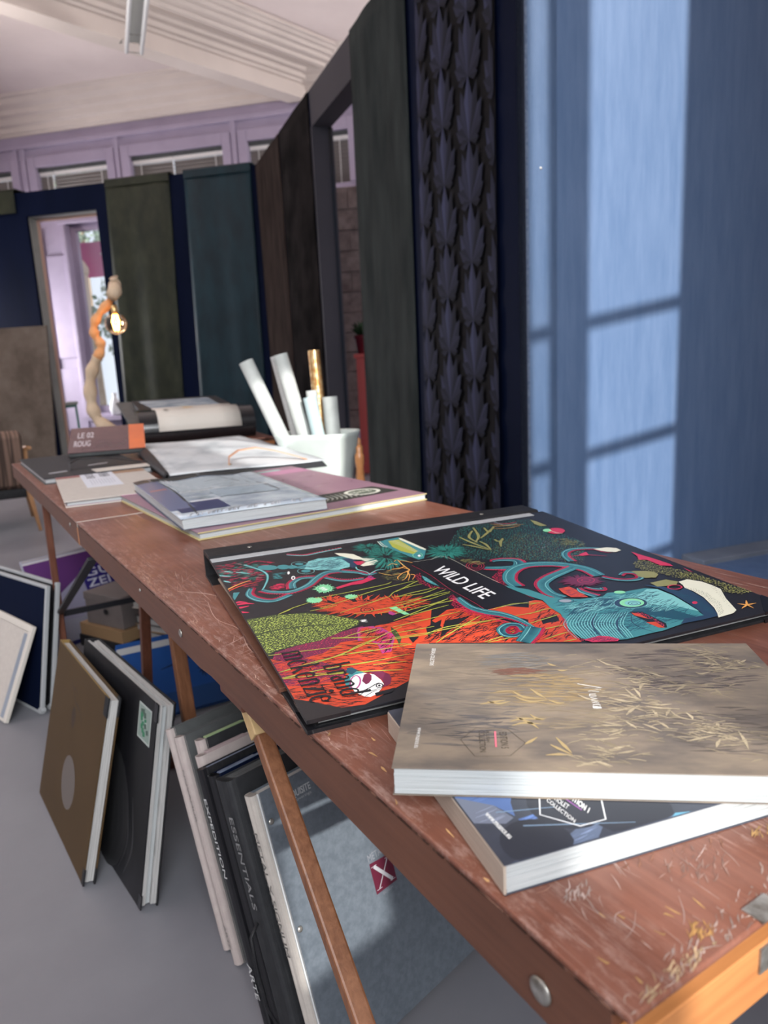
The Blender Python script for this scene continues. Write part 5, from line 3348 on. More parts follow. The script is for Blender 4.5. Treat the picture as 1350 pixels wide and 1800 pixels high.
# rear wall behind the camera: the sun enters through its windows; left and right walls close the room
def setwall(name, org, x, x0, x1, ops, mt='wallp', h=ZC):
    m = MB(); wall_panels(m, x0, x1, ops, h, -.2, 0); o = m.build(name, mt); o.matrix_world = pframe(org, x); return struct(o)
RW = azd(50); RO = -2.2*azd(-40)
rops = [(1.62, 1.755, 1.55, 4.66), (1.925, 2.49, 1.55, 4.66), (.15, .64, 2.30, 3.35), (-.26, -.03, 1.60, 2.20)]
# frame with y = z x RW pointing into the room
setwall('wall_rear', RO, RW, -6.5, 5.6, rops)
wm = empty('window_7', mtx=pframe(RO, RW)); wm['kind'] = 'structure'
m = MB()
for zz in (3.255, 2.650, 2.045): m.box(1.62, 1.755, -.12, -.08, zz-.022, zz+.022); m.box(1.925, 2.49, -.12, -.08, zz-.022, zz+.022)
m.build('glazing_bar', 'lav', wm)
m = MB(); m.box(1.755, 1.925, -.16, .0, 1.5, 4.5); m.build('mullion', 'lav', wm)
setwall('wall_left', Vector((-6.6, -5.5, 0)), Vector((0, -1, 0)), -19, 1.0, [(-8.0, -5.2, .8, 3.9), (-12.3, -9.4, .8, 3.9)])
setwall('wall_right', Vector((4.9, 13, 0)), Vector((0, 1, 0)), -16, .5, [])

# ------------------------------------------------------------------ the pasting tables
TX = azd(-31.4)                       # long direction of the tables
def tframe(s, w, z=0): # frame: x along the table, y = z x TX points to the viewer's left, so widths run along -y
    return TX*s+azd(58.6)*w+Vector((0, 0, z))
TTOP = .75
def table(name, label, s0, s1, w0, w1, legs, near_end=True, mtx=None):
    L, Wd = s1-s0, w1-w0
    z = Vector((0, 0, 1)); t = empty(name, mtx=mtx or basis(tframe(s0, w0), TX, z.cross(TX), z)); tag(t, label, 'table')
    Y = -1  # width runs along -y
    m = MB(); m.box(0, L, -Wd, 0, TTOP-.005, TTOP); top = m.build('tabletop', 'wood', t, bevel=.0015)
    m = MB(); m.prism([(.012, TTOP-.005), (L-.001, TTOP-.005), (L-.001, TTOP-.054), (.70, TTOP-.055), (.655, TTOP-.0505), (.02, TTOP-.056), (.012, TTOP-.056)], 1, -.020, -.0005); m.build('apron', 'wooda', t, bevel=.001)
    m = MB(); m.box(.012, L-.001, -Wd+.0005, -Wd+.02, TTOP-.055, TTOP-.005); m.build('apron', 'wooda', t)
    # chipped dark arris along the front edge
    m = MB(); rg = random.Random(11); x = .01
    while x < L-.03:
        l = rg.uniform(.01, .05); m.box(x, min(x+l, L), -.0012, .0004, TTOP-.0054-rg.uniform(0, .0008), TTOP-.0043); x += l+rg.uniform(0, .006)
    m.build('worn_edge', 'edge', t)
    m = MB(); m.box(0, .012, -Wd, -.0005, TTOP-.056, TTOP-.016); m.build('end_board', 'woodend', t, bevel=.001)
    m = MB(); m.box(L-.005, L, -Wd+.02, -.02, TTOP-.056, TTOP-.005); m.build('end_board', 'wooda', t)
    for k in range(3):
        m = MB(); xx_ = L*(k+1)/4; m.box(xx_-.02, xx_+.02, -Wd+.02, -.02, TTOP-.045, TTOP-.005); m.build('cross_rail', 'wooda', t)
    for (xa, xb, y, hb, mt) in legs:    # foot x, top x, y, thickness
        m = MB(); m.bar((xa, y, 0), (xb, y, TTOP-.05), .019, .021, up=(0, 1, 0)); m.build('leg', mt, t, bevel=.003)
    return t
def disc(par, name, x, z, r, mt='steel'):
    m = MB(); m.lathe([(r, 0), (r, .0012), (r*.75, .0022), (r*.3, .0016), (.0005, .0012)], 20); o = m.build(name, mt, par, smooth=True)
    o.location = (x, 0, z); o.rotation_euler = (R(-90), 0, 0); return o
t1_ = table('pasting_table', 'scratched red-brown folding pasting table in the foreground, books strewn on top', .203, 1.785, .254, .975,
      [(-.02, .645, -.036, .03, 'woodleg'), (-.02, .645, -.69, .03, 'woodlegd'), (1.55, .86+.02, -.17, .03, 'woodleg')])
top1 = [k for k in kids(t1_) if k.name.startswith('tabletop')][0]
for k in kids(t1_):
    if k.name.startswith('leg') and abs(k.data.vertices[0].co.y+.17) < .05: bpy.data.objects.remove(k)
# far frame legs of the foreground table stand upright
m = MB(); m.bar((1.30, -.145, 0), (1.405, -.145, TTOP-.05), .026, .030, up=(0, 1, 0)); m.build('leg', 'woodleg', t1_, bevel=.003)
m = MB(); m.bar((1.45+.43, -.16, 0), (1.66, -.16, TTOP-.06), .024, .026, up=(0, 1, 0)); m.build('leg', 'woodlegd', t1_, bevel=.003)
m = MB(); m.box(.60, .68, -.67, -.018, TTOP-.085, TTOP-.056); m.build('pivot_rail', 'woodlegd', t1_, bevel=.002)
m = MB(); m.bar((.185, -.05, .23), (.185, -.68, .23), .02, .03); m.build('stretcher', 'woodleg', t1_, bevel=.002)
# masking tape wrapped round the leg just under the apron, with a loose wooden wedge at the foot rail
m = MB(); m.bar((.585, -.036, .637), (.643, -.036, .698), .0235, .0255, up=(0, 1, 0)); m.build('masking_tape', 'tape', t1_, bevel=.002)
m = MB(); m.bar((.19, -.02, .215), (.245, -.022, .262), .02, .028, up=(0, 1, 0)); m.build('wedge', 'woodleg', t1_, bevel=.002)
d1 = disc(t1_, 'stretcher_bolt', .267-.203, TTOP-.035, .0085); d2 = disc(t1_, 'stretcher_bolt', .977-.203, TTOP-.028, .006); d3 = disc(t1_, 'nail_head', 1.20-.203, TTOP-.020, .003)
m = MB(); m.box(-.0015, 0, -.135, -.112, TTOP-.035, TTOP-.018); m.box(-.0015, .012, -.135, -.112, TTOP-.0005, TTOP+.0008); m.build('corner_bracket', 'steel', t1_)
# scratches, gouges and glue smears worn into the top
Pn = Print(lambda x, y, k: (x, -y, TTOP+.00015+k*2e-6)); rg = random.Random(21)
def scr(n, x0, x1, y0, y1, ln, w, col, a0, a1):
    for i in range(n):
        x, y = rg.uniform(x0, x1), rg.uniform(y0, y1); a = R(rg.uniform(a0, a1)); l = ln*rg.uniform(.3, 1.2); f = rg.uniform(.6, 1.1)
        e = [(x, y), (x+l/2*math.cos(a)+rg.uniform(-.003, .003), y+l/2*math.sin(a)), (x+l*math.cos(a), y+l*math.sin(a))]
        if all(0 < q[0] < 1.57 and .001 < q[1] < .715 for q in e): Pn.rib(e, [w*.2, w*rg.uniform(.5, 1.2), w*.2], tuple(c*f for c in col), 3, step=False); Pn.k += .05
    Pn.k += 1
scr(150, .30, 1.15, .002, .075, .03, .0006, (.50, .30, .25), -30, 40)
scr(46, .42, .62, .004, .075, .045, .0010, (.55, .36, .31), 50, 85)
scr(60, .40, .95, .002, .09, .06, .0005, (.48, .28, .22), -10, 10)
scr(26, .75, 1.0, .01, .10, .08, .0007, (.55, .36, .30), -50, 60)
scr(260, .0, 1.5, .002, .70, .012, .0004, (.42, .24, .18), -90, 90)
scr(60, .30, 1.1, .0, .012, .012, .0012, (.58, .38, .30), -20, 20)
scr(60, .0, .10, .01, .35, .018, .0007, (.42, .30, .26), -15, 30)
scr(40, .0, .14, .02, .40, .03, .0007, (.55, .42, .38), 20, 80)
scr(8, .0, .06, .01, .10, .010, .0014, (.50, .30, .12), -40, 40)
scr(90, .0, .008, .0, .70, .012, .0010, (.50, .38, .32), 70, 110)
scr(18, .1, .5, .0, .06, .010, .0022, (.60, .36, .16), -20, 60)
scr(70, .05, .9, .62, .715, .05, .0008, (.66, .52, .46), -6, 6)
Pn.rib([(.80, .05), (.72, .035), (.66, .045), (.58, .03), (.50, .045)], [.0006, .001, .0006], (.55, .36, .30)); Pn.rib([(.88, .03), (.84, .06), (.80, .075)], [.0008, .0016, .0006], (.6, .42, .36))
def smear(x, y, rx, ry, col, n=9):
    for i in range(n*5):
        a, q = rg.uniform(0, 6.28), rg.uniform(0, 1)**.6; cx, cy = x+rx*q*math.cos(a), y+ry*q*math.sin(a); l = rg.uniform(.002, .010); t = rg.uniform(.6, 1.5); w_ = rg.uniform(.0003, .0016); f = rg.uniform(.55, 1.0)
        e = [(cx-l/2*math.cos(t), cy-l/2*math.sin(t)), (cx+rg.uniform(-.0006, .0006), cy), (cx+l/2*math.cos(t), cy+l/2*math.sin(t))]
        if all(.0005 < q_[0] < 1.57 and .0005 < q_[1] < .72 for q_ in e): Pn.rib(e, [w_*.2, w_, w_*.2], tuple(c*f for c in col), 3, step=False); Pn.k += .12
    Pn.k += 1
smear(.008, .16, .012, .14, (.40, .29, .25), 34); smear(.022, .20, .016, .05, (.36, .25, .21), 22); smear(.05, .12, .016, .03, (.34, .20, .16), 12); smear(.078, .045, .006, .012, (.46, .34, .30), 6); smear(.036, .30, .02, .04, (.36, .24, .20), 12)
smear(.005, .045, .006, .035, (.48, .33, .2), 12); smear(.016, .078, .006, .008, (.46, .25, .09), 5); smear(.048, .19, .006, .010, (.46, .27, .11), 3); smear(.10, .14, .05, .06, (.30, .14, .09), 24); smear(.12, .35, .06, .12, (.30, .15, .10), 26)
Pn.build('scratches', 'printm', top1)
_=0
m = MB(); m.box(1.578, 1.582, -.72, 0, TTOP-.012, TTOP+.0006); m.build('joint_strip', 'cream', t1_)

t2_ = table('pasting_table', 'second brown pasting table beyond the first, holding beige and grey sample folders', 1.787, 3.27, .254, .975,
      [(.805, .735, -.02, .03, 'woodlegd'), (.805, .735, -.69, .03, 'woodlegd')])
m = MB(); m.bar((.79, -.02, .30), (-.03, -.02, .665), .008, .022, up=(0, 1, 0)); m.build('brace', 'blackm', t2_)
m = MB(); m.bar((.79, -.02, .30), (.79, -.69, .30), .008, .020); m.build('spreader', 'blackm', t2_)
for (s, zz) in ((1.787+.006, .62),): pass
disc(t2_, 'stretcher_bolt', .10, TTOP-.022, .005)
T22 = azd(-22.2); N22 = azd(67.8)
z_ = Vector((0, 0, 1))
t3_ = table('pasting_table', 'third brown pasting table half hidden at the back under the open black sample book', 0, 1.25, 0, .62,
      [(.08, .30, -.03, .03, 'woodlegd'), (.08, .30, -.59, .03, 'woodlegd'), (1.1, .9, -.03, .03, 'woodlegd'), (1.1, .9, -.59, .03, 'woodlegd')],
      mtx=basis(T22*3.44+N22*.235, T22, z_.cross(T22), z_))

# ------------------------------------------------------------------ books
def pages(par, x0, x1, y0, y1, z0, z1, mt, n=8, jit=.0012, name='page_block'):
    m = MB(); rg = random.Random(int((x1+z1)*1e4)); t = (z1-z0)/n
    for i in range(n):
        j = [rg.uniform(0, jit) for _ in range(4)]; m.box(x0+j[0], x1-j[1], y0+j[2], y1-j[3], z0+i*t+t*.04, z0+(i+1)*t-t*.04)
    return m.build(name, mt, par)
def board(par, name, x0, x1, y0, y1, z0, z1, mt, bev=.0006):
    m = MB(); m.box(x0, x1, y0, y1, z0, z1); return m.build(name, mt, par, bevel=bev)

# the paperback-like book on top: taupe scenic cover with bamboo leaves
mb_ = empty('wallpaper_book', mtx=basis((-.004, .475, TTOP+.0222), (.9915, -.130, 0), (.130, .9915, 0), (0, 0, 1)))
tag(mb_, 'taupe wallpaper book with pale bamboo leaves on the cover, topmost in the foreground', 'book')
BW, BH, BT = .322, .2335, .0218
board(mb_, 'back_cover', 0, BW, 0, BH, 0, .0006, 'muance'); board(mb_, 'front_cover', 0, BW, 0, BH, BT-.0008, BT, 'muance')
pages(mb_, .0012, BW-.001, .0012, BH-.001, .0007, BT-.0009, 'paper', 9, .0009)
P = Print(lambda x, y, k: (x, y, BT+.00002+k*2e-6)); rg = random.Random(8)
def blob(P, cx, cy, rx, ry, col, n=12):
    """loose horizontal brush marks inside an oval"""
    for i in range(n*3):
        a, q = rg.uniform(0, 6.28), rg.uniform(0, 1)**.5; x, y = cx+rx*q*math.cos(a), cy+ry*q*math.sin(a); l = rg.uniform(.008, .035); t = rg.uniform(-.25, .25); w_ = rg.uniform(.0006, .0032)
        e = [(x-l/2, y-l/2*t), (x, y+rg.uniform(-.002, .002)), (x+l/2, y+l/2*t)]
        if all(.003 < p[0] < BW-.003 and .003 < p[1] < BH-.003 for p in e): P.rib(e, [w_*.1, w_, w_*.1], (lambda f: tuple(c*f for c in col))(rg.uniform(.85, 1.12)), 4, step=False); P.k += .15
    P.k += 1
blob(P, .25, .17, .06, .05, (.115, .095, .09), 40); blob(P, .26, .06, .05, .04, (.12, .10, .088), 30); blob(P, .05, .08, .05, .05, (.155, .135, .12), 30); blob(P, .06, .06, .03, .02, (.10, .09, .09), 12)
blob(P, .13, .12, .06, .06, (.25, .20, .14), 60); blob(P, .07, .17, .06, .04, (.22, .18, .14), 44); blob(P, .10, .19, .03, .02, (.17, .16, .15), 22); blob(P, .12, .13, .04, .03, (.30, .22, .12), 36); blob(P, .095, .165, .02, .006, (.16, .08, .06), 8)
def inb(p): return .001 < p[0] < BW-.001 and .001 < p[1] < BH-.001
for l in ART['lv']:
    if all(inb(q) for q in l): P.rib(l, [.0005, .0028, .0002], (lambda f: (.42*f, .35*f, .24*f))(rg.uniform(.8, 1.1)), 5, step=False); P.k += .1
P.k += 1
for l in ART['lv2']:
    if all(inb(q) for q in l): P.rib(l, [.0006, .0032, .0004], (.40, .30, .15), 5, step=False)
P.k += 1
# small random sprays of leaves around the traced ones
for i in range(420):
    l = rg.choice(ART['lv']); p = rg.choice(l); x, y = p[0]+rg.uniform(-.018, .018), p[1]+rg.uniform(-.014, .014); a = rg.uniform(-.7, .5)+(3.14 if rg.random() < .7 else 0); ln = rg.uniform(.006, .018)
    e = [(x, y), (x+ln*.5*math.cos(a), y+ln*.5*math.sin(a)+.001), (x+ln*math.cos(a), y+ln*math.sin(a))]
    if all(inb(q) for q in e): P.rib(e, [.0009, .0012, .0001], (lambda f: (.38*f, .315*f, .215*f))(rg.uniform(.65, 1.05)), 3, step=False); P.k += .1
P.k += 1
m2 = ART['m2']; DK = (.07, .055, .04); WH = (.78, .78, .76)
h = m2['hexa']; P.rib(h+[h[0]], [.0004, .0004], DK, raw=True)
P.rib(m2['pinkbar'], [.0014, .0014], (.62, .15, .2), raw=True)
put_text(P, 'EDITION 5', *m2['t1'], DK); put_text(P, 'PLUSH', *m2['t2'], DK); put_text(P, 'COLLECTION', *m2['t3'], DK)
put_text(P, 'BERLIN by COLLECTIONS', *m2['t4'], WH); put_text(P, 'www.muance.eu', *m2['t5'], WH)
for i, q in enumerate(m2['mark']): P.rib(q, [.0011 if i < 5 else .0022]*2, WH, raw=True)
P.build('cover_print', 'printm', mb_)

# the book below it
vb = empty('wallpaper_book', mtx=basis((.063, .395, TTOP+.0002), (.9510, .3090, 0), (-.3090, .9510, 0), (0, 0, 1)))
tag(vb, 'dark blue wallpaper book with a white hexagon badge, under the taupe book', 'book')
VW, VH, VT = .322, .222, .0218
board(vb, 'back_cover', 0, VW, 0, VH, 0, .0007, 'violetc'); board(vb, 'front_cover', 0, VW, 0, VH, VT-.0009, VT, 'violetc')
pages(vb, .0015, VW-.001, .001, VH-.001, .0008, VT-.0018, 'paper', 7, .0008)
board(vb, 'spine', -.0005, .0016, 0, VH, .0006, VT-.0012, 'papershade')  # shade of the left side put into the paper colour
board(vb, 'endpaper', .002, VW-.002, .0018, VH-.002, VT-.0017, VT-.001, 'blk')
P = Print(lambda x, y, k: (x, y, VT+.00002+k*2e-6)); PC = {'blue': (.10, .17, .38), 'blue2': (.10, .13, .20), 'cyan': (.13, .36, .50), 'grey': (.17, .19, .25)}
for c, pts in ART['vp']:
    P.poly([(min(max(p[0], .001), VW-.001), min(max(p[1], .0005), VH-.001)) for p in pts], PC[c])
for i in range(900):
    c, pts = rg.choice(ART['vp']); xs = [p[0] for p in pts]; ys = [p[1] for p in pts]; x, y = rg.uniform(min(xs), max(xs)), rg.uniform(min(ys), max(ys)); ln = rg.uniform(.01, .03)
    e = [(x, y), (x+ln*.5, y+ln*.08), (x+ln, y+ln*.2)]
    if all(inside(*q, pts) and q[1] > .001 and q[0] > .001 for q in e): P.rib(e, [.0002, .0005, .0002], (lambda f: tuple(min(1, v*f) for v in PC[c]))(rg.choice((.5, .7, 1.5, 1.9, 2.3))), 3, step=False); P.k += .05
P.k += 1
for cx, cy, r_, rot in ((.030, .012, .024, 0), (.105, .02, .03, 0), (.07, .04, .028, 0)):
    pts = [(cx+r_*math.cos(t*.314), cy+r_*math.sin(t*.314)) for t in range(20)]
    pts = [(max(.001, p[0]), max(.0006, p[1])) for p in pts]; P.poly(pts, (.030, .033, .045))
for a_, b_ in (((.03, .03), (.10, .005)), ((.02, .05), (.06, .04))): P.rib([a_, b_], [.0012, .0005], (.2, .3, .42))
v2 = ART['v2']; h = v2['hexa']; P.rib(h+[h[0]], [.0010, .0010], (.75, .77, .78), raw=True); P.rib(v2['bar'], [.0008, .0008], (.35, .10, .40), raw=True)
put_text(P, 'EDITION 1', *v2['t1'], WH, .0002); put_text(P, 'VIOLET', *v2['t2'], WH); put_text(P, 'COLLECTION', *v2['t3'], WH); put_text(P, 'www.muance.eu', *v2['t4'], WH, .00015)
P.build('cover_print', 'printed', vb)

# big art wallpaper book
wbk = empty('wallpaper_book', mtx=basis((-.296, 1.146, TTOP), (.9272, .3746, 0), (-.3746, .9272, 0), (0, 0, 1)))
tag(wbk, 'large wallpaper book with a teal octopus and red sea plants on black', 'book')
QW, QD = .612, .578
def zt(y): return .0467-.033*y/QD       # y: distance from the spine edge towards the viewer
def slab(par, name, x0, x1, y0, y1, za, zb, mt, bev=.0005):   # za, zb: functions of y (heights of bottom and top)
    m = MB(); v = []
    for zf in (za, zb): v += [(x0, -y0, zf(y0)), (x1, -y0, zf(y0)), (x1, -y1, zf(y1)), (x0, -y1, zf(y1))]
    m.hexa(v); return m.build(name, mt, par, bevel=bev)
slab(wbk, 'back_cover', 0, QW, 0, QD-.002, lambda y: .0, lambda y: .0035, 'blk')
slab(wbk, 'front_cover', 0, QW, .060, QD, lambda y: zt(y)-.0030, zt, 'artbase')
m = MB(); m.prism([(0, .0), (0, .043), (-.003, .0467), (-.055, .0465), (-.0585, .0437), (-.0585, .0405), (-.006, .0385), (-.006, .0)], 0, 0, QW-.008); m.build('spine', 'blk', wbk, bevel=.0008)
slab(wbk, 'spine_strip', .001, QW-.030, .061, .0775, lambda y: zt(y)-.001, lambda y: zt(y)+.0008, 'silver')
for k in range(9):
    f0, f1 = k/9, (k+1)/9-.02; rg2 = random.Random(k)
    slab(wbk, 'sample_sheet', .010+rg2.uniform(0, .004), QW-.012-rg2.uniform(0, .004), .06, QD-.008-rg2.uniform(0, .004),
         lambda y, f=f0: .004+(zt(y)-.0035-.004)*f, lambda y, f=f1: .004+(zt(y)-.0035-.004)*f, ('pagegrey', 'papershade', 'paper', 'blk')[k % 4] if k not in (3, 7) else 'paper', 0)
# brown board edge that shows along the left side
slab(wbk, 'side_board', -.003, .010, .085, QD-.09, lambda y: .0037, lambda y: .0085, 'wooda')
for k, (cx, cy) in enumerate(((0, QD), (QW, QD))):
    for zf0, zf1 in ((lambda y: zt(y)-.0034, lambda y: zt(y)+.0006), (lambda y: -.0002, lambda y: .0040)):
        m = MB(); s = 1 if cx == 0 else -1; e = .0005; q = .042
        pts = [(cx-s*e, cy+e), (cx-s*e, cy-q), (cx+s*.006, cy-q+.004), (cx+s*(q-.004), cy-.006), (cx+s*q, cy+e)]
        n = 5; v = [(a, -c, zf0(c)) for a, c in pts]+[(a, -c, zf1(c)) for a, c in pts]
        m.add(v, [(0, 1, 2, 3, 4), (9, 8, 7, 6, 5)]+[(i, (i+1) % n, n+(i+1) % n, n+i) for i in range(n)]); m.build('corner_guard', 'blkgloss', wbk)
D_ = ART['D']
def clampw(x, y):
    if y > .15 and x < .3: x -= .022*(y-.15)/.43*(1-x/.3)
    return (min(max(x, .0008), QW-.0008), min(max(y, .079), QD-.0008))
P = Print(lambda x, y, k: (clampw(x, y)[0], -clampw(x, y)[1], zt(clampw(x, y)[1])+.00003+k*2.2e-6))
for op in ART['ops']:
    k = op[0]; c = D_.get(op[1], (0, 0, 0)) if isinstance(op[1], str) else None
    if k == 'p': P.poly(op[2], c)
    elif k == 'r': P.rib(op[3], [v/1000 for v in op[2]], c)
    elif k == 'd': P.dots(op[4], op[2]/1000, op[3]/1000, c)
    elif k == 'h': P.hatch(op[6], op[2], op[3]/1000*1.3, op[4]/1000, op[5], c)
    elif k == 'f': P.frond(op[4], op[2], op[3]/1000, c)
    elif k == 't':
        w_ = [v/1000*1.9 for v in op[2]]; P.rib(op[4], [v*1.12 for v in w_], D_['teald'], 8); L_, A_, B_ = P.rib(op[4], w_, c, 8)
        S_ = A_ if op[3] > 0 else B_; n_ = len(S_)
        for i in range(0, n_-1):           # suckers along one side, two rows
            for q in (0, .5):
                x = S_[i][0]*(1-q)+S_[i+1][0]*q; y = S_[i][1]*(1-q)+S_[i+1][1]*q; lx, ly = L_[i]; d = math.hypot(x-lx, y-ly) or 1; ux, uy = (x-lx)/d, (y-ly)/d
                for r_ in (.0013, .0036): P.dot(x+ux*r_, y+uy*r_, .00125, D_['pink'], .8, 6)
        P.k += 1
        for i in range(0, n_-1):           # engraved ring lines across the arm
            for q in (0, .33, .66):
                a = tuple(A_[i][j]*(1-q)+A_[i+1][j]*q for j in (0, 1)); b_ = tuple(B_[i][j]*(1-q)+B_[i+1][j]*q for j in (0, 1)); e = [tuple(a[j]*.9+b_[j]*.1 for j in (0, 1)), tuple(a[j]*.1+b_[j]*.9 for j in (0, 1))]
                P.rib(e, [.0003, .0007, .0003], D_['teald'], 2, step=False, raw=False)
        P.k += 1
        off = [tuple(L_[i][j]*.55+(B_ if op[3] > 0 else A_)[i][j]*.45 for j in (0, 1)) for i in range(n_)]
        P.rib(off, [.0006, .0013, .0006], D_['teall'], raw=True)
tx = ART['texts']; put_text(P, tx['wild'][0], *tx['wild'][1], (.85, .85, .85), .0006)
put_roman(P, 'mckenzie', *tx['mck'][1], D_['blk']); put_roman(P, 'brand', *tx['brand'][1], D_['blk'])
P.build('cover_print', 'printed', wbk)
for x in (.07, .50):
    m = MB(); m.lathe([(.004, 0), (.0035, .0008), (.001, .001)], 12); o = m.build('rivet', 'steel', wbk); o.location = (x, -.03, .0466)

# ------------------------------------------------------------------ leaning binders and books on the floor
def lean(name, label, O, d, up, w, h, t, cat='book', group=None, lift=True):
    d = Vector(d).normalized(); up = Vector(up).normalized(); n = d.cross(up).normalized(); up = n.cross(d)
    O = Vector(O)-n*t+Vector((0, 0, (t*n.z if lift else 0)+.0005)); e = empty(name, mtx=basis(O, d, up, n)); return tag(e, label, cat, group)
MD, MU = Vector((.71, .704, 0)), Vector((-.214, .216, .953)); MH = Vector((-.704, .71, 0)); BL0 = Vector((-.1266, .9014, 0))
def binder(label, u, hz, h, t, cov, spn, pg, text=None, tcol=(.5, .5, .5), w=.40, tx=None, split=False, rim=None, sp=.0):
    """ring binder / sample folder standing on its short edge: boards, rounded spine, page block, lettering on the spine"""
    e = lean('sample_binder', label, BL0+MD*u+MH*hz, MD, MU, w, h, t, 'binder')
    m = MB(); r = min(t*.45, .009); prf = []
    for k in range(5): a = R(180+90*k/4); prf.append((r+r*math.cos(a), r+r*math.sin(a)))
    for k in range(5): a = R(90+90*k/4); prf.insert(0, (r+r*math.cos(a), t-r+r*math.sin(a)))
    prf = [(x, z) for x, z in prf]; inn = [(.014, .0022), (.0025, .003), (.0022, t-.003), (.014, t-.0022)]
    outl = [(.014, t)]+prf+[(.014, 0)]+inn
    v0 = [(x, 0, z) for x, z in outl]; v1 = [(x, h, z) for x, z in outl]; n = len(outl)
    m.add(v0+v1, [tuple(range(n)), tuple(range(n, 2*n))[::-1]]+[(i, (i+1) % n, n+(i+1) % n, n+i) for i in range(n)]); m.build('spine', spn, e, smooth=False)
    board(e, 'front_cover', .012, w, 0, h, t-.0026, t-.0002, cov); board(e, 'back_cover', .012, w, 0, h, .0002, .0026, cov)
    if pg: pages(e, .016, w-.01, .006, h-.0012, .003, t-.003, pg, max(2, int(t/.004)), .002)
    if rim: board(e, 'cover_rim', .010, .0125, 0, h, t-.0030, t+.0004, rim)
    if text:
        P = Print(lambda a, c, k: (-.0004-k*1e-5, a, c))
        for s, y0, y1, z0, z1 in text: put_text(P, s, (y0, z0), (y1, z0), (y0, z1), tcol, .0003)
        P.build('spine_lettering', 'printed', e)
    return e
mx_ = binder('blue-grey metallic binder with a cream spine and dark red X emblem, under the table', 0, 0, .453, .027, 'metalcov', 'beige', 'pagegrey', [('METAL X SIGNUM', .395, .20, .0055, .0155)], (.16, .15, .14), w=.47, rim='white')
P = Print(lambda x, y, k: (x, y, .0270+k*4e-6+.00002)); DR = (.10, .012, .03)
P.poly([(.178, .255), (.227, .250), (.226, .203), (.177, .203)], DR)
P.rib([(.186, .247), (.218, .209)], [.006, .006], (.42, .42, .45)); P.rib([(.218, .247), (.186, .209)], [.0018, .0018], (.42, .42, .45))
for x in (.186, .218): P.rib([(x-.006, .2475), (x+.006, .2475)], [.001, .001], (.42, .42, .45)); P.rib([(x-.006, .2085), (x+.006, .2085)], [.001, .001], (.42, .42, .45))
P.build('emblem', 'printed', [k for k in kids(mx_) if k.name.startswith('front_cover')][0])
P = Print(lambda x, y, k: (x, y, .0270+k*4e-6+.00002)); put_text(P, 'METAL X', (.178, .258), (.227, .258), (.178, .270), (.25, .26, .29)); put_text(P, 'SIGNUM', (.190, .1955), (.214, .1955), (.190, .200), (.25, .26, .29))
put_text(P, 'EXQUISITE', (.055, .420), (.106, .420), (.055, .431), (.50, .52, .54), .0004); put_text(P, 'wallcoverings', (.057, .413), (.105, .413), (.057, .4175), (.42, .44, .46))
P.build('cover_print', 'printed', mx_)
for y in (.405, .235):
    m = MB(); m.lathe([(.005, 0), (.0045, .0015), (.002, .0022), (.0006, .0022)], 16); o = m.build('rivet', 'steel', mx_, smooth=True); o.location = (.022, y, .0268)
es_ = binder('thick charcoal binder lettered along its spine, with a black carrying strap', -.006, .052, .455, .046, 'charcoal', 'charcoal', 'dgrey', [('ESSENTIALS', .395, .245, .018, .030)], (.22, .22, .22))
m = MB(); m.tube([(-.001, .225, .022), (-.018, .21, .022), (-.022, .16, .022), (-.022, .10, .022), (-.012, .065, .022), (-.001, .055, .022)], .0028, 8); m.build('carrying_strap', 'blk', es_, smooth=True)
nv_ = binder('dark folder with slate blue marbled pages, between the black and charcoal binders', -.002, .106, .447, .026, 'navybd', 'blkgloss', 'bluepg')
ex_ = binder('glossy black binder with pale serif lettering down its spine', -.006, .138, .449, .020, 'blk', 'blkgloss', 'bluepg', [('EXPEDITION', .40, .265, .006, .0145), ('ARTE', .12, .06, .004, .016)], (.55, .55, .55))
pk_ = binder('slim pink-beige folder with pinkish grey pages', .018, .180, .446, .024, 'pinkbeige', 'pinkbeige', 'pinkpg')
gr_ = binder('pink-beige folder holding sage green sample pages', .045, .224, .448, .026, 'charcoal', 'pinkbeige', 'greenpg')
b2_ = binder('dark grey folder with a beige spine lettered at its foot', .040, .298, .432, .022, 'dgrey', 'pinkbeige', 'dgrey', [('NOVAMUR', .37, .27, .005, .011), ('ARTE', .075, .03, .004, .012)], (.22, .20, .19))
b1_ = binder('rearmost dark grey folder with narrow beige spine, touching the dark marble book', .046, .346, .430, .018, 'dgrey', 'pinkbeige', 'dgrey')
for e_, pg_, x_ in ((gr_, 'greenpg', .10), (pk_, 'pinkpg', .10), (nv_, 'bluepg', .09)):   # loose cut samples that stand proud of the pages
    m = MB(); m.box(.018, x_, .30, e_ is nv_ and .447 or .449, .006, .018); m.build('cut_sample', pg_, e_, bevel=.001)

# mustard book and dark marble book
GD, GU = (.577, -.817, 0), (.206, .145, .968)
gb = lean('wallpaper_book', 'mustard gold wallpaper book with a grey oval, standing on the floor', Vector((-.924, 1.712, 0))-Vector(GD)*.045, GD, GU, .455, .415, .026)
board(gb, 'front_cover', 0, .452, 0, .415, .0235, .026, 'gold'); board(gb, 'back_cover', 0, .455, 0, .415, 0, .0025, 'gold'); board(gb, 'spine', -.001, .004, 0, .415, .0006, .0255, 'goldrim')
board(gb, 'board_edge', .0005, .452, .4135, .4158, .0232, .0262, 'goldrim'); pages(gb, .006, .449, .004, .408, .003, .0232, 'pagegrey', 4, .0015)
P = Print(lambda x, y, k: (x, y, .02602+k*1e-5)); ox, oy = .198+.045, .137
P.poly([(ox+.058*math.cos(a*.2618), oy+.062*math.sin(a*.2618)) for a in range(24)], (.13, .11, .10))
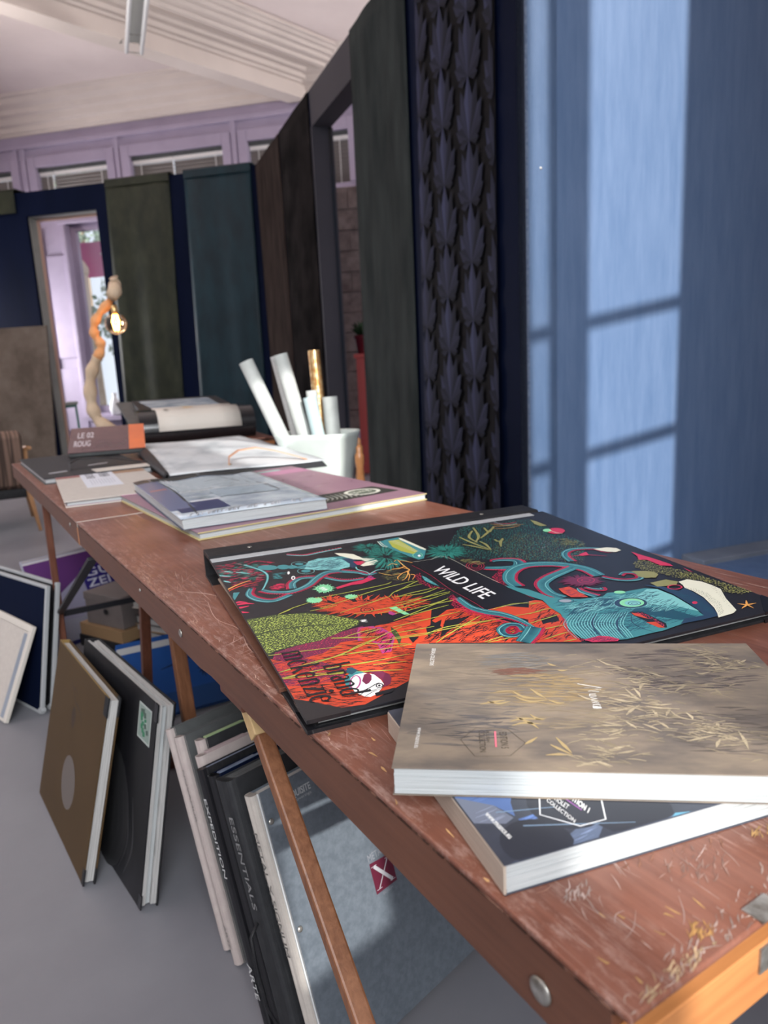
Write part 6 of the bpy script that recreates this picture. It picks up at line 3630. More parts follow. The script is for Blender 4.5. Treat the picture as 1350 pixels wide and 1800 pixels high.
P.rib([(.17, .36), (.215, .325), (.25, .32), (.285, .30)], [.002, .006, .002], (.035, .02, .01)); P.poly([(.215+.018*math.cos(a*.52), .285+.026*math.sin(a*.52)) for a in range(12)], (.04, .022, .012)); P.rib([(.16, .345), (.20, .350), (.24, .342)], [.001, .004, .001], (.04, .022, .012))
P.build('cover_print', 'printm', gb)
for y0, y1 in ((.372, .4155), (-.0005, .035)):
    board(gb, 'corner_guard', .430 if y0 > 0 else .440, .4555, y0, y1, .0232, .0266, 'blk'); board(gb, 'corner_guard', .437, .4555, y0, y1, -.0004, .003, 'blk')
DD, DU = (.607, -.795, 0), (.160, .122, .980)
db = lean('wallpaper_book', 'dark marble wallpaper book with a green and white label, beside the mustard one', Vector((-.703, 1.510, 0))-Vector(DD)*.229, DD, DU, .50, .432, .038)
board(db, 'front_cover', 0, .497, 0, .432, .0345, .037, 'darkmarble'); board(db, 'back_cover', 0, .50, 0, .432, 0, .0028, 'blk'); board(db, 'spine', -.001, .004, 0, .432, .0006, .0365, 'blk')
pages(db, .006, .497, .004, .428, .0035, .0145, 'pagegrey', 2, .002); pages(db, .006, .492, .004, .424, .0155, .0245, 'paper', 2, .002); pages(db, .006, .496, .004, .430, .0255, .034, 'pagegrey', 2, .002)
P = Print(lambda x, y, k: (x, y, .03702+k*1e-5)); lx = .229
P.poly([(lx+.173, .333), (lx+.243, .333), (lx+.243, .409), (lx+.173, .409)], (.40, .44, .42)); P.poly([(lx+.177, .337), (lx+.239, .337), (lx+.239, .405), (lx+.177, .405)], (.22, .28, .25))
for k in range(16): x, y = lx+rg.uniform(.18, .225), rg.uniform(.342, .39); P.poly([(x, y), (x+.012, y+.003), (x+.009, y+.013), (x-.003, y+.009)], rg.choice([(.03, .18, .09), (.30, .36, .33), (.06, .10, .08)]))
P.k += 1
P.poly([(lx+.05+.115*math.cos(a*.3)*1., .13+.14*math.sin(a*.3)) for a in range(21)], (.026, .026, .028)); 
for k in range(7): P.rib([(lx-.02+.03*k, .02), (lx+.03*k+.02, .10), (lx+.03*k, .2)], [.002, .008, .002], (.034, .034, .037))
P.build('cover_print', 'printed', db)
for y0, y1 in ((.395, .4325), (-.0005, .03)): board(db, 'corner_guard', .484, .5005, y0, y1, .0342, .0376, 'blkgloss'); board(db, 'corner_guard', .484, .5005, y0, y1, -.0004, .0032, 'blkgloss')

# framed boards at the far left
ND, NU_ = (.776, -.630, 0), (.119, .147, .982)
for lab, off, w_, h_, cov in (('navy sample board with a pale grey rim, leaning at the left edge', 0, .62, .425, 'navybd'), ('black sample board with a thick grey rim, right behind the navy one', .034, .60, .427, 'blk')):
    O = Vector((-1.156, 2.212, 0))-Vector(ND)*w_+Vector((.630, .776, 0))*off
    e = lean('sample_board', lab, O, ND, NU_, w_, h_, .014, 'board')
    board(e, 'panel', .010, w_-.010, .010, h_-.010, .001, .0125, cov)
    m = MB()
    for a in ((0, .0105, 0, h_), (w_-.0105, w_, 0, h_), (.0105, w_-.0105, 0, .0105), (.0105, w_-.0105, h_-.0105, h_)): m.box(*a, 0, .014)
    m.build('rim', 'silver', e, bevel=.002)
    m = MB(); m.lathe([(.010, -.002), (.010, .016), (.0005, .016)], 14); o = m.build('foot_cap', 'silver', e); o.location = (w_-.006, .012, 0)
e = lean('sample_board', 'beige sample board with a cream rim, in front of the navy one', Vector((-1.247, 2.157, 0))-Vector((.735, -.678, 0))*.45, (.735, -.678, 0), (.28, .304, .91), .45, .315, .014, 'board')
board(e, 'panel', .008, .428, .008, .292, .001, .012, 'beige'); m = MB()
for a in ((0, .008, 0, .315), (.430, .45, 0, .315), (.008, .43, 0, .008), (.008, .43, .293, .315)): m.box(*a, 0, .014)
m.build('rim', 'cream', e, bevel=.002); m = MB(); m.box(.404, .4295, .01, .285, .0118, .0130); m.build('grey_stripe', 'ledge', e)

# poster board, cardboard box, magazines and blue book under the tables
e = lean('poster_board', 'purple poster board with large white German lettering, under the tables', Vector((-1.316, 2.802, 0))+Vector((.635, .773, 0))*(-.06), (.635, .773, 0), (-.335, .275, .901), .72, .392, .006, 'poster')
board(e, 'panel', 0, .72, 0, .392, 0, .006, 'posterw'); P = Print(lambda x, y, k: (x+.06, y, .0062+k*2e-5))
P.poly([(-.055, .155), (.19, .155), (.19, .13), (.655, .13), (.655, .372), (-.055, .372)], (.10, .028, .14)); P.poly([(.0, .12), (.10, .10), (.19, .13), (.19, .30), (.05, .22)], (.30, .29, .40))
P.poly([(-.055, .372), (.655, .372), (.655, .378), (-.055, .378)], (.55, .52, .52)); P.poly([(-.055, .384), (.655, .384), (.655, .389), (-.055, .389)], (.35, .30, .28))
P.poly([(.175, .120), (.43, .120), (.43, .205), (.175, .205)], (.055, .012, .13)); P.poly([(.165, .205), (.44, .205), (.44, .305), (.165, .305)], (.02, .012, .16))
for s, y0, y1, x0, x1 in (('GUTE', .260, .295, .178, .40), ('ZEITEN', .213, .247, .178, .425), ('SCHLECHTE', .174, .197, .185, .42), ('ZEITEN', .128, .164, .185, .42)): put_text(P, s, (x0, y0), (x1, y0), (x0, y1), (.62, .62, .72), .0015)
P.poly([(.08, .03), (.15, .02), (.15, .075), (.10, .08)], (.40, .40, .45)); P.poly([(.06, .0), (.66, .0), (.66, .10), (.20, .10), (.13, .06)], (.10, .105, .13)); P.poly([(.0, .001), (.66, .001), (.66, .018), (.0, .018)], (.012, .012, .09))
P.build('poster_print', 'printm', e)
e = empty('cardboard_box', (-1.08, 2.85, 0), R(-32)); tag(e, 'grey-brown lidded cardboard file box under the table, beside the poster board', 'box')
m = MB(); m.box(-.11, .11, -.10, .08, .10, .225); m.build('body', 'boxg', e, bevel=.004); m = MB(); m.box(-.113, .113, -.103, .083, .20, .232); m.build('lid', 'boxg', e, bevel=.003)
m = MB(); m.lathe([(.012, 0), (.012, .002), (.0005, .002)], 16); o = m.build('finger_hole', 'blk', e); o.location = (.02, -.1045, .165); o.rotation_euler = (R(90), 0, 0)
base = tag(empty('sample_book', (-1.06, 2.86, 0), R(-34)), 'black and tan sample book lying under the cardboard box', 'book')
board(base, 'cover', -.16, .12, -.14, .08, 0, .05, 'blk'); board(base, 'cover', -.155, .115, -.135, .08, .0502, .0995, 'tanb')
labs = ['lowest dark book of the lying stack behind the table legs', 'grey paged book of the lying stack, second from the bottom', 'tan edged book in the middle of the lying stack', 'light grey book just below the top of the lying stack', 'black covered book second from the top of the lying stack', 'topmost pale grey book of the lying stack behind the table legs']
zz = 0
for k, (lab, th, cv, pg) in enumerate(zip(labs, (.05, .035, .03, .032, .035, .04), ('blk', 'charcoal', 'tanb', 'dgrey', 'blk', 'cream'), ('dgrey', 'pagegrey', 'pagegrey', 'pagegrey', 'silver', 'pagegrey'))):
    e = tag(empty('sample_book', (-.76+.012*math.sin(k*2), 2.78+.01*math.cos(k*3), zz+.0004*k), R(-30+3*math.sin(k*4))), lab, 'book', None)
    board(e, 'front_cover', -.19, .24, -.15, .17, th-.003, th, cv); board(e, 'back_cover', -.19, .24, -.15, .17, 0, .003, cv); pages(e, -.185, .235, -.147, .165, .0032, th-.0032, pg, 4, .004); zz += th
BLD, BLU = Vector((.878, .478, 0)), Vector((-.30, .55, .78))
e = lean('wallpaper_book', 'bright blue wallpaper book with a dark flower motif, behind the table legs', (-.81, 2.088, 0), (.878, .478, 0), (-.335, .615, .714), .50, .275, .022)
board(e, 'front_cover', 0, .50, 0, .275, .019, .022, 'bluebk'); board(e, 'back_cover', 0, .50, 0, .275, 0, .003, 'bluebk'); pages(e, .005, .495, .005, .27, .0035, .0185, 'pagegrey', 4, .002)
P = Print(lambda x, y, k: (x, y, .0221+k*1e-5)); P.poly([(.0, .235), (.50, .235), (.50, .258), (.0, .258)], (.40, .40, .40))
for k in range(12): a = k*.52; P.rib([(.255, .13), (.255+.022*math.cos(a), .13+.035*math.sin(a))], [.002, .007, .001], (.006, .014, .05))
P.rib([(.12, .155), (.17, .165), (.26, .185)], [.002, .006, .001], (.006, .014, .05)); P.rib([(.20, .20), (.235, .208), (.27, .20)], [.002, .008, .001], (.006, .014, .05)); P.poly([(.0, 0), (.50, 0), (.50, .07), (0, .07)], (.010, .045, .15))
P.build('cover_print', 'printm', e)
e = empty('sample_book', (-.50, 1.98, 0), R(28)); tag(e, 'dark brown slab put in as floor shadow in front of the bright blue book', 'book')
board(e, 'cover', -.20, .25, -.06, .05, 0, .03, 'woodlegd')  # dark slab put in for the brownish shadow on the floor

# ------------------------------------------------------------------ sample books lying on the tables
def flat(name, label, P0, P1, zb, cat='book', group=None):
    """frame on a table top: origin P0 (front left), x towards P1, y away from the viewer"""
    P0, P1 = Vector((*P0, 0)), Vector((*P1, 0)); x = (P1-P0).normalized(); y = Vector((-x.y, x.x, 0))
    return tag(empty(name, mtx=basis(P0+Vector((0, 0, zb)), x, y, (0, 0, 1))), label, cat, group), (P1-P0).length
Z = TTOP+.0003
pb_, L_ = flat('wallpaper_book', 'large mauve wallpaper book with yellowish board edges, behind the octopus book', (-.369, 1.403), (.104, 1.711), Z)
PW, PD = L_, .72
board(pb_, 'back_cover', 0, PW, 0, PD, 0, .0025, 'yellow'); board(pb_, 'front_cover', 0, PW, 0, PD, .0140, .0160, 'mauve'); board(pb_, 'board_edge', .0, PW, -.0006, .001, .0138, .0161, 'yellow'); pages(pb_, .004, PW-.002, .003, PD-.004, .0027, .0138, 'paper', 4, .0015)
P = Print(lambda x, y, k: (x, y, .0161+k*3e-6))
P.poly([(.26, .07), (.545, .085), (.53, .19), (.33, .18)], (.035, .035, .03)); P.poly([(.47+.048*math.cos(a*.314), .14+.040*math.sin(a*.314)) for a in range(20)], (.60, .60, .52)); P.poly([(.47+.038*math.cos(a*.314), .14+.031*math.sin(a*.314)) for a in range(20)], (.10, .12, .09))
put_text(P, 'Living', (.445, .13), (.495, .14), (.445, .155), (.6, .6, .5))
for k in range(9): P.rib([(.33+.014*k, .095), (.35+.012*k, .12), (.35+.013*k, .16)], [.002, .006, .002], (.30, .31, .27))
for k in range(70): x, y = rg.uniform(.1, .55), rg.uniform(.25, .62); a = rg.uniform(0, 6.28); P.rib([(x, y), (x+.012*math.cos(a), y+.01*math.sin(a)), (x+.03*math.cos(a+.3), y+.03*math.sin(a+.3))], [.001, .004, .001], rg.choice([(.42, .27, .33), (.13, .06, .09), (.38, .34, .30)]), 3, step=False)
P.k += 1; P.poly([(.0, .58), (PW, .58), (PW, .66), (0, .66)], (.42, .20, .30)); P.poly([(.3, .66), (.5, .66), (.5, .68), (.3, .68)], (.25, .45, .40))
P.build('cover_print', 'printm', pb_)
mg, L_ = flat('magazine', 'thick glossy magazine with pale blue interior photographs, on top of the mauve book', (-.407, 1.430), (-.122, 1.575), TTOP+.0172)
GW, GH, GT = L_, .60, .0225
m = MB(); m.sheet(lambda u, v: (GW*u, GH*v, GT+.004*math.sin(u*3.1)*(.5+.5*v)+.003*math.sin(u*14)*v*v), 24, 12, .0006, (0, 0, 1)); m.build('front_cover', 'magz', mg, smooth=True)
pages(mg, .002, GW-.002, .002, GH-.003, .0008, GT-.0008, 'paper', 7, .0022); board(mg, 'back_cover', 0, GW, 0, GH, 0, .0007, 'magd')
P = Print(lambda x, y, k: (x, y, GT+.004*math.sin(x/GW*3.1)*(.5+.5*y/GH)+.003*math.sin(x/GW*14)*(y/GH)**2+.0004+k*4e-6))
def quad(P, x0, x1, y0, y1, col, n=12): P.b.add([P.fn(x0+(x1-x0)*i/n, y0+(y1-y0)*j/3, P.k) for i in range(n+1) for j in range(4)], [(i*4+j, (i+1)*4+j, (i+1)*4+j+1, i*4+j+1) for i in range(n) for j in range(3)], 0, col); P.k += 1
quad(P, .0, GW, .54, .60, (.025, .03, .03)); quad(P, .0, .055, .10, .54, (.13, .15, .25)); quad(P, .01, .05, .28, .44, (.42, .16, .12)); quad(P, .015, .12, .06, .17, (.035, .045, .12)); quad(P, .06, .13, .17, .19, (.6, .62, .66))
quad(P, .07, .27, .33, .52, (.40, .46, .50)); quad(P, .13, .27, .19, .31, (.33, .40, .46)); quad(P, .065, .29, .31, .325, (.55, .58, .60))
for k in range(130): x, y = rg.uniform(.07, .26), rg.uniform(.19, .51); f = rg.choice(((.12, .16, .16), (.65, .68, .70), (.2, .28, .30), (.05, .07, .08))); P.rib([(x, y), (x+.01, y+.004), (x+.022, y+rg.uniform(-.01, .012))], [.001, rg.uniform(.002, .006), .001], f, 3, step=False)
P.k += 1
for a in (((.055, .53), (.06, .35), (.05, .15), (.04, .02)), ((.20, .56), (.24, .40), (.275, .33), (.28, .20)), ((.13, .19), (.20, .185), (.275, .19))): P.rib(list(a), [.003, .006, .004], (.03, .035, .04), 6)
for k in range(3): P.rib([(.065+.012*k, .56), (.075+.01*k, .46), (.12+.01*k, .33)], [.002, .004, .002], (.62, .64, .68), 6)
for k in range(40): x = rg.uniform(.01, .27); P.rib([(x, .01), (x+.01, .04), (x+.03, .05)], [.001, .003, .001], rg.choice([(.25, .27, .29), (.5, .52, .55)]), 3, step=False)
P.build('cover_print', 'printed', mg)

# open sample book: pale marbled sheets with dark cover underneath and a tan strap
ob, L_ = flat('open_sample_book', 'open sample book showing a pale marbled sheet, with a tan leather strap', (-.615, 2.178), (-.10, 2.062), Z)
ob.matrix_world = basis(Vector((-.64, 2.19, 0))+Vector((0, 0, Z)), Vector((.926, .378, 0)).normalized(), Vector((-.378, .926, 0)).normalized(), (0, 0, 1))
def obx(y): return 0
m = MB(); m.sheet(lambda u, v: ((.50-.05*v)*u, .02+v*1.13-.0*u, .020+.012*math.sin(v*3.14)*(1-.5*u)+.002*math.sin(v*21+u*6)), 14, 34, .001, (0, 0, 1)); m.build('sample_sheet', 'sheet', ob, smooth=True)
m = MB(); m.hexa([(-.012, .0, 0), (.50, .0, 0), (.465, 1.16, 0), (-.02, 1.16, 0), (-.004, .02, .019), (.49, .02, .017), (.455, 1.15, .017), (-.012, 1.15, .019)]); m.build('dark_cover', 'charcoal', ob)
m = MB(); m.sheet(lambda u, v: (-.006-.030*math.sin(u*3.14)*(.3+.7*math.sin(v*3.14)), .01+v*1.14, .001+.028*u*(1+.5*math.sin(v*3.14))), 6, 24, .001, (1, 0, 0)); m.build('curled_edge', 'blk', ob, smooth=True)
m = MB(); SP = [Vector(p) for p in ((.20, .12, .02), (.205, .135, .045), (.24, .15, .062), (.30, .15, .066), (.36, .13, .052), (.42, .09, .032), (.45, .07, .0195))]
vs = []
for p_2 in SP: vs += [(p_2.x, p_2.y-.012, p_2.z), (p_2.x, p_2.y+.012, p_2.z), (p_2.x, p_2.y+.012, p_2.z+.003), (p_2.x, p_2.y-.012, p_2.z+.003)]
n_ = len(SP); m.add(vs, [(0, 1, 2, 3), (4*n_-1, 4*n_-2, 4*n_-3, 4*n_-4)]+[(4*i+j, 4*i+(j+1) % 4, 4*i+4+(j+1) % 4, 4*i+4+j) for i in range(n_-1) for j in range(4)]); o = m.build('strap', 'strap', ob, smooth=False)
for x, y in ((.445, .073), (.203, .122)):
    m = MB(); m.lathe([(.006, 0), (.005, .002), (.0005, .003)], 12); o = m.build('stud', 'brass', ob); o.location = (x, y, .023)

# beige folder with a printed label, dark grey folder behind it
bf, L_ = flat('sample_folder', 'beige sample folder with a white printed label, at the left table edge', (-.817, 1.846), (-.53, 1.985), Z)
board(bf, 'back_cover', 0, .27, 0, .58, 0, .003, 'cream'); board(bf, 'front_cover', -.002, .27, -.002, .58, .0145, .0175, 'beige'); pages(bf, .004, .265, .004, .572, .0032, .0143, 'paper', 3, .0015); board(bf, 'pink_liner', .002, .268, .001, .57, .003, .0045, 'mauve')
P = Print(lambda x, y, k: (x, y, .01755+k*6e-6)); P.poly([(-.002, .46), (.268, .46), (.268, .53), (-.002, .53)], (.32, .20, .13)); P.poly([(-.002, .47), (.11, .47), (.11, .545), (-.002, .545)], (.30, .13, .13)); P.poly([(-.002, .545), (.268, .535), (.268, .578), (-.002, .578)], (.46, .44, .42))
P.poly([(.07, .20), (.17, .20), (.17, .54), (.07, .54)], (.62, .64, .70)); put_text(P, 'SCHÖNER', (.085, .52), (.085, .40), (.115, .52), (.05, .05, .07), .001); put_text(P, 'WOHNEN', (.125, .52), (.125, .42), (.155, .52), (.05, .05, .07), .001)
for k in range(9): P.rib([(.09+.008*k, .37), (.09+.008*k, .25+.01*(k % 3))], [.0018, .0018], (.38, .40, .46), raw=True)
P.build('label_print', 'printm', bf)
gf, L_ = flat('sample_folder', 'dark grey sample folder with a black arched handle, at the far left of the tables', (-1.075, 2.29), (-.64, 2.27), Z)
gf.matrix_world = basis(Vector((-1.068, 2.285, Z)), Vector((.853, .521, 0)).normalized(), Vector((-.521, .853, 0)).normalized(), (0, 0, 1))
board(gf, 'back_cover', 0, .34, 0, .70, 0, .003, 'dgrey'); board(gf, 'front_cover', 0, .34, 0, .70, .0165, .020, 'charcoal'); pages(gf, .004, .335, .004, .695, .0032, .0163, 'silver', 3, .002); board(gf, 'grey_sheet', .16, .40, .01, .10, .0202, .0212, 'cream')
m = MB(); SP = [(.10, .15, .02), (.105, .17, .040), (.14, .20, .050), (.22, .18, .047), (.30, .13, .032), (.36, .10, .022)]; vs = []
for q in SP: vs += [(q[0], q[1]-.014, q[2]), (q[0], q[1]+.014, q[2]), (q[0], q[1]+.014, q[2]+.003), (q[0], q[1]-.014, q[2]+.003)]
n_ = len(SP); m.add(vs, [(0, 1, 2, 3), (4*n_-1, 4*n_-2, 4*n_-3, 4*n_-4)]+[(4*i+j, 4*i+(j+1) % 4, 4*i+4+(j+1) % 4, 4*i+4+j) for i in range(n_-1) for j in range(4)]); m.build('handle', 'blk', gf)
P = Print(lambda x, y, k: (x, y, .02003+k*6e-6)); P.poly([(.03, .10), (.09, .12), (.09, .15), (.03, .13)], (.35, .36, .38)); P.poly([(.17, .22), (.24, .24), (.25, .27), (.18, .25)], (.40, .41, .43)); P.build('cover_print', 'printm', gf)
# glossy brown and orange book propped up behind
og = tag(empty('wallpaper_book', mtx=basis((-1.235, 2.80, Z), (.955, .297, 0), (-.26, .835, .485), (-.144, -.463, .875))), 'glossy purple-brown book with an orange end, propped up at the far table end', 'book')
og.matrix_world = basis((-1.20, 2.79, Z+.0245), Vector((.955, .297, 0)).normalized(), Vector((-.285, .916, .28)).normalized(), Vector((.955, .297, 0)).normalized().cross(Vector((-.285, .916, .28)).normalized()))
board(og, 'front_cover', 0, .285, 0, .27, .018, .021, mat('purple_brown_gloss', (.075, .035, .045), .25, .5, c2=(.14, .07, .07), sc=3)); board(og, 'back_cover', 0, .285, 0, .27, 0, .003, 'blk'); pages(og, .004, .28, .004, .265, .0033, .0178, 'dgrey', 3, .002)
board(og, 'orange_end', .225, .286, -.001, .271, .0205, .0222, mat('orange_gloss', (.70, .16, .04), .3, .5, c2=(.55, .12, .04), sc=4))
P = Print(lambda x, y, k: (x, y, .0211+k*1e-5)); put_text(P, 'LE 02', (.03, .15), (.09, .15), (.03, .21), (.50, .45, .48), .001); put_text(P, 'ROUG', (.02, .06), (.08, .06), (.02, .12), (.50, .45, .48), .001); P.build('lettering', 'printm', og)

# big black sample book lying open on the third table, its pages curling over
bk = tag(empty('open_sample_book', mtx=basis(T22*3.60+N22*.255+Vector((0, 0, Z)), N22, T22, (0, 0, 1))), 'big black sample book lying open, pages curling over in a thick roll', 'book')
BWD = .545
prof = [(0, .0), (-.025, .03), (-.03, .075), (-.01, .12), (.04, .145), (.10, .150), (.18, .145), (.26, .150)]
inner = [(.26, .135), (.18, .13), (.10, .135), (.045, .13), (.008, .11), (-.012, .075), (-.008, .035), (.012, .0)]
def smooth2(pts): return crom(pts, 5)
pp = smooth2(prof)+smooth2(inner); m = MB(); m.prism([(p[0], p[1]) for p in pp], 0, 0, BWD); bkp = m.build('curled_pages', 'blkgloss', bk)
m = MB(); c = smooth2([(-.031, .055), (-.031, .08), (-.022, .10), (-.006, .124), (.04, .147), (.10, .1525), (.18, .1475), (.26, .1525)]); m.sheet(lambda u, v: (.085+.39*u, -.004*(1-v)+c[min(int(v*35), 34)][0]+(c[min(int(v*35)+1, 35)][0]-c[min(int(v*35), 34)][0])*(v*35-int(min(v*35, 34))), c[min(int(v*35), 34)][1]+(c[min(int(v*35)+1, 35)][1]-c[min(int(v*35), 34)][1])*(v*35-int(min(v*35, 34)))+.003), 4, 35, .001, (0, -.5, 1)); m.build('photo_page', 'cream', bk, smooth=True)
m = MB(); m.hexa([(-.02, .20, .06), (.52, .20, .06), (.52, .86, .165), (-.05, .86, .165), (-.02, .20, .068), (.52, .20, .068), (.52, .86, .173), (-.05, .86, .173)]); m.build('cover', 'dgrey', bk)
m = MB(); m.hexa([(.03, .24, .10), (.50, .24, .10), (.50, .78, .175), (.03, .78, .175), (.03, .24, .145), (.50, .24, .145), (.50, .78, .181), (.03, .78, .181)]); m.build('page_block', 'blk', bk)
m = MB(); m.hexa([(.10, .26, .1472), (.44, .26, .1472), (.44, .70, .1762), (.06, .70, .1762), (.10, .26, .1482), (.44, .26, .1482), (.44, .70, .1772), (.06, .70, .1772)]); m.build('photo_page', 'magz', bk)
m = MB(); m.prism([(.0, .0), (.86, .0), (.86, .165), (.20, .06), (.05, .02)], 0, .02, .50); m.build('under_block', 'blk', bk)
P = Print(lambda x, y, k: (x, y, .150+.0065+k*3e-5)); P.poly([(.22, .06), (.27, .07), (.26, .16), (.22, .17)], (.55, .36, .12)); P.rib([(.10, .05), (.22, .055)], [.003, .003], (.45, .42, .38)); 
for a in (((.29, .06), (.41, .065), (.41, .11), (.29, .105), (.29, .06)),): P.rib(list(a), [.003, .003], (.25, .24, .23), raw=True)
P.poly([(.12, .03), (.14, .03), (.14, .06), (.12, .06)], (.08, .08, .09)); P.build('page_print', 'printm', bk)

# bin of offcut rolls on a turned wooden stand
st = tag(empty('plant_stand', (-.245, 2.89, 0), R(2)), 'turned orange wooden stand carrying the pale bin of rolls behind the tables', 'stand')
m = MB(); m.box(-.16, .16, -.14, .14, .44, .465); m.build('stand_top', 'copper', st, bevel=.004)
for sx in (-1, 1):
    for sy in (-1, 1):
        m = MB(); m.lathe([(.012, 0), (.018, .03), (.012, .06), (.016, .12), (.014, .42), (.019, .45), (.019, .47), (.013, .50), (.018, .56), (.019, .62), (.013, .68), (.018, .71), (.018, .735), (.010, .75), (.012, .765), (.002, .775)], 16, (sx*.157, sy*.142, 0)); m.build('corner_post', 'copper', st, smooth=True)
bn = tag(empty('bin', (-.245, 2.86, .466), R(-20)), 'pale translucent plastic bin holding rolls of wallpaper offcuts', 'bin')
def rr(rx, ry, z, n=32):
    return [(rx*math.copysign(abs(math.cos(a))**.55, math.cos(a)), ry*math.copysign(abs(math.sin(a))**.55, math.sin(a)), z) for a in [2*math.pi*k/n for k in range(n)]]
m = MB(); rings = [rr(.095, .07, 0), rr(.115, .085, .12), rr(.135, .105, .25), rr(.150, .12, .335), rr(.158, .128, .352), rr(.156, .126, .356), rr(.146, .116, .35), rr(.130, .100, .25), rr(.110, .08, .12), rr(.09, .065, .006)]
vs = [p for r0 in rings for p in r0]; n = 32; m.add(vs, [(i*n+k, i*n+(k+1) % n, (i+1)*n+(k+1) % n, (i+1)*n+k) for i in range(9) for k in range(n)]+[tuple(range(n))[::-1], tuple(range(9*n, 10*n))]); m.build('body', 'binm', bn, smooth=True)
def roll(label, top, foot, r, mt, wrap=True):
    top, foot = Vector(top), Vector(foot); d = (top-foot); L = d.length; q = d.to_track_quat('Z', 'Y').to_matrix().to_4x4(); q.translation = foot
    e = tag(empty('wallpaper_roll', mtx=q), label, 'wallpaper roll', 'rolls standing in the pale bin')
    m = MB(); n = 28; turns = [(r*.62, -20), (r*.62, 160)]
    prof = []; N = 56
    for k in range(N+1):
        a = 2*math.pi*2.15*k/N; rad = r*(.80+.20*k/N); prof.append((rad*math.cos(a), rad*math.sin(a)))
    inn = [(x*(1-.0016/math.hypot(x, y)), y*(1-.0016/math.hypot(x, y))) for x, y in prof][::-1]
    pts = prof+inn; nn = len(pts); m.add([(x, y, 0) for x, y in pts]+[(x, y, L) for x, y in pts], [(i, (i+1) % nn, nn+(i+1) % nn, nn+i) for i in range(nn)]+[(i, i+1, nn-2-i, nn-1-i) for i in range(N)]+[(nn+nn-1-i, nn+nn-2-i, nn+i+1, nn+i) for i in range(N)])
    m.build('rolled_sheet', mt, e, smooth=False); return e
def R_(x, y, z): return (x, y, z+1.08)
roll('thick white wallpaper roll leaning furthest left out of the bin', R_(-.50, 2.86, .025), R_(-.265, 2.83, -.56), .030, 'rollm')
roll('white wallpaper roll standing second from the left in the bin', R_(-.368, 2.87, .045), R_(-.225, 2.86, -.58), .030, 'rollm')
roll('narrow grey edged roll just behind the second white roll', R_(-.392, 2.905, .04), R_(-.27, 2.90, -.58), .022, 'pagegrey')
roll('copper and gold foil patterned roll, tallest at the right of the bin', R_(-.243, 2.93, .055), R_(-.22, 2.90, -.58), .025, 'goldm')
roll('short wide white roll at the right of the bin', R_(-.188, 2.87, -.125), R_(-.175, 2.86, -.58), .031, 'rollm')
roll('short pale mint roll in the middle of the bin', R_(-.262, 2.82, -.12), R_(-.19, 2.81, -.56), .027, 'mintm')
roll('short white roll behind the mint roll in the bin', R_(-.258, 2.875, -.098), R_(-.235, 2.865, -.58), .023, 'rollm')

# driftwood lamp with a glowing globe bulb
la = tag(empty('floor_lamp', (-1.60, 4.5, 0)), 'driftwood branch floor lamp with a glowing amber globe bulb, beyond the tables', 'lamp')
pts = [(-1.60, 4.5, .02), (-1.62, 4.5, .35), (-1.63, 4.5, .60), (-1.60, 4.49, .72), (-1.70, 4.5, .79), (-1.738, 4.5, .86), (-1.748, 4.5, .95), (-1.735, 4.5, 1.06), (-1.70, 4.5, 1.15), (-1.655, 4.5, 1.22), (-1.648, 4.5, 1.27), (-1.675, 4.5, 1.32), (-1.67, 4.5, 1.38), (-1.63, 4.5, 1.44), (-1.57, 4.5, 1.50), (-1.53, 4.49, 1.55), (-1.508, 4.48, 1.60), (-1.51, 4.46, 1.635)]
def cr3(P, n=4):
    out = []; Q = [P[0]]+P+[P[-1]]
    for i in range(1, len(Q)-2):
        for k in range(n):
            t = k/n; out.append(tuple(.5*(2*Q[i][j]+(Q[i+1][j]-Q[i-1][j])*t+(2*Q[i-1][j]-5*Q[i][j]+4*Q[i+1][j]-Q[i+2][j])*t*t+(3*Q[i][j]-Q[i-1][j]-3*Q[i+1][j]+Q[i+2][j])*t**3) for j in range(3)))
    return out+[P[-1]]
loc = Vector((1.60, -4.5, 0)); q = cr3([tuple(Vector(p)+loc) for p in pts]); n1 = 34
rd = [.048+.008*math.sin(i*1.3)-.0002*i for i in range(len(q))]
m = MB(); m.tube(q[:n1+1], [r*.8 for r in rd[:n1+1]], 12); m.build('trunk', 'drift', la, smooth=True)
m = MB(); m.tube(q[n1:n1+27], [r*.66 for r in rd[n1:n1+27]], 12); m.build('stripped_branch', 'drifto', la, smooth=True)
m = MB(); m.tube(q[n1+26:], [r*.72 for r in rd[n1+26:]], 12); m.build('branch_end', 'drift', la, smooth=True)
m = MB(); m.tube([(.085, -.02, 1.60), (.095, -.06, 1.555), (.090, -.10, 1.53)], [.034, .040, .036], 12); m.build('cut_knot', 'drift', la, smooth=True)
m = MB(); m.lathe([(.16, 0), (.16, .018), (.15, .025), (.02, .028)], 32); m.build('base', 'drift', la)
m = MB(); m.tube([(.09, -.06, 1.55), (.085, -.07, 1.50), (.083, -.07, 1.475)], .005, 8); m.build('cord', 'blk', la)
m = MB(); m.lathe([(.008, 1.48), (.016, 1.475), (.018, 1.45), (.018, 1.435), (.012, 1.43)], 16, (.083, -.07, 0)); m.build('socket', 'brass', la, smooth=True)
m = MB(); m.lathe([(.0165, 1.437), (.018, 1.43), (.024, 1.42)]+[(.062*math.sin(R(a)), 1.372+.062*math.cos(R(a))) for a in range(32, 180, 12)]+[(.002, 1.31)], 28, (.083, -.07, 0)); bm_ = m.build('bulb', 'glass', la, smooth=True)
m = MB()
for k in range(5):
    a = k*1.2566; m.tube([(.083+.008*math.cos(a), -.07+.008*math.sin(a), 1.41), (.083+.015*math.cos(a), -.07+.015*math.sin(a), 1.38), (.083+.008*math.cos(a), -.07+.008*math.sin(a), 1.345)], .0016, 6)
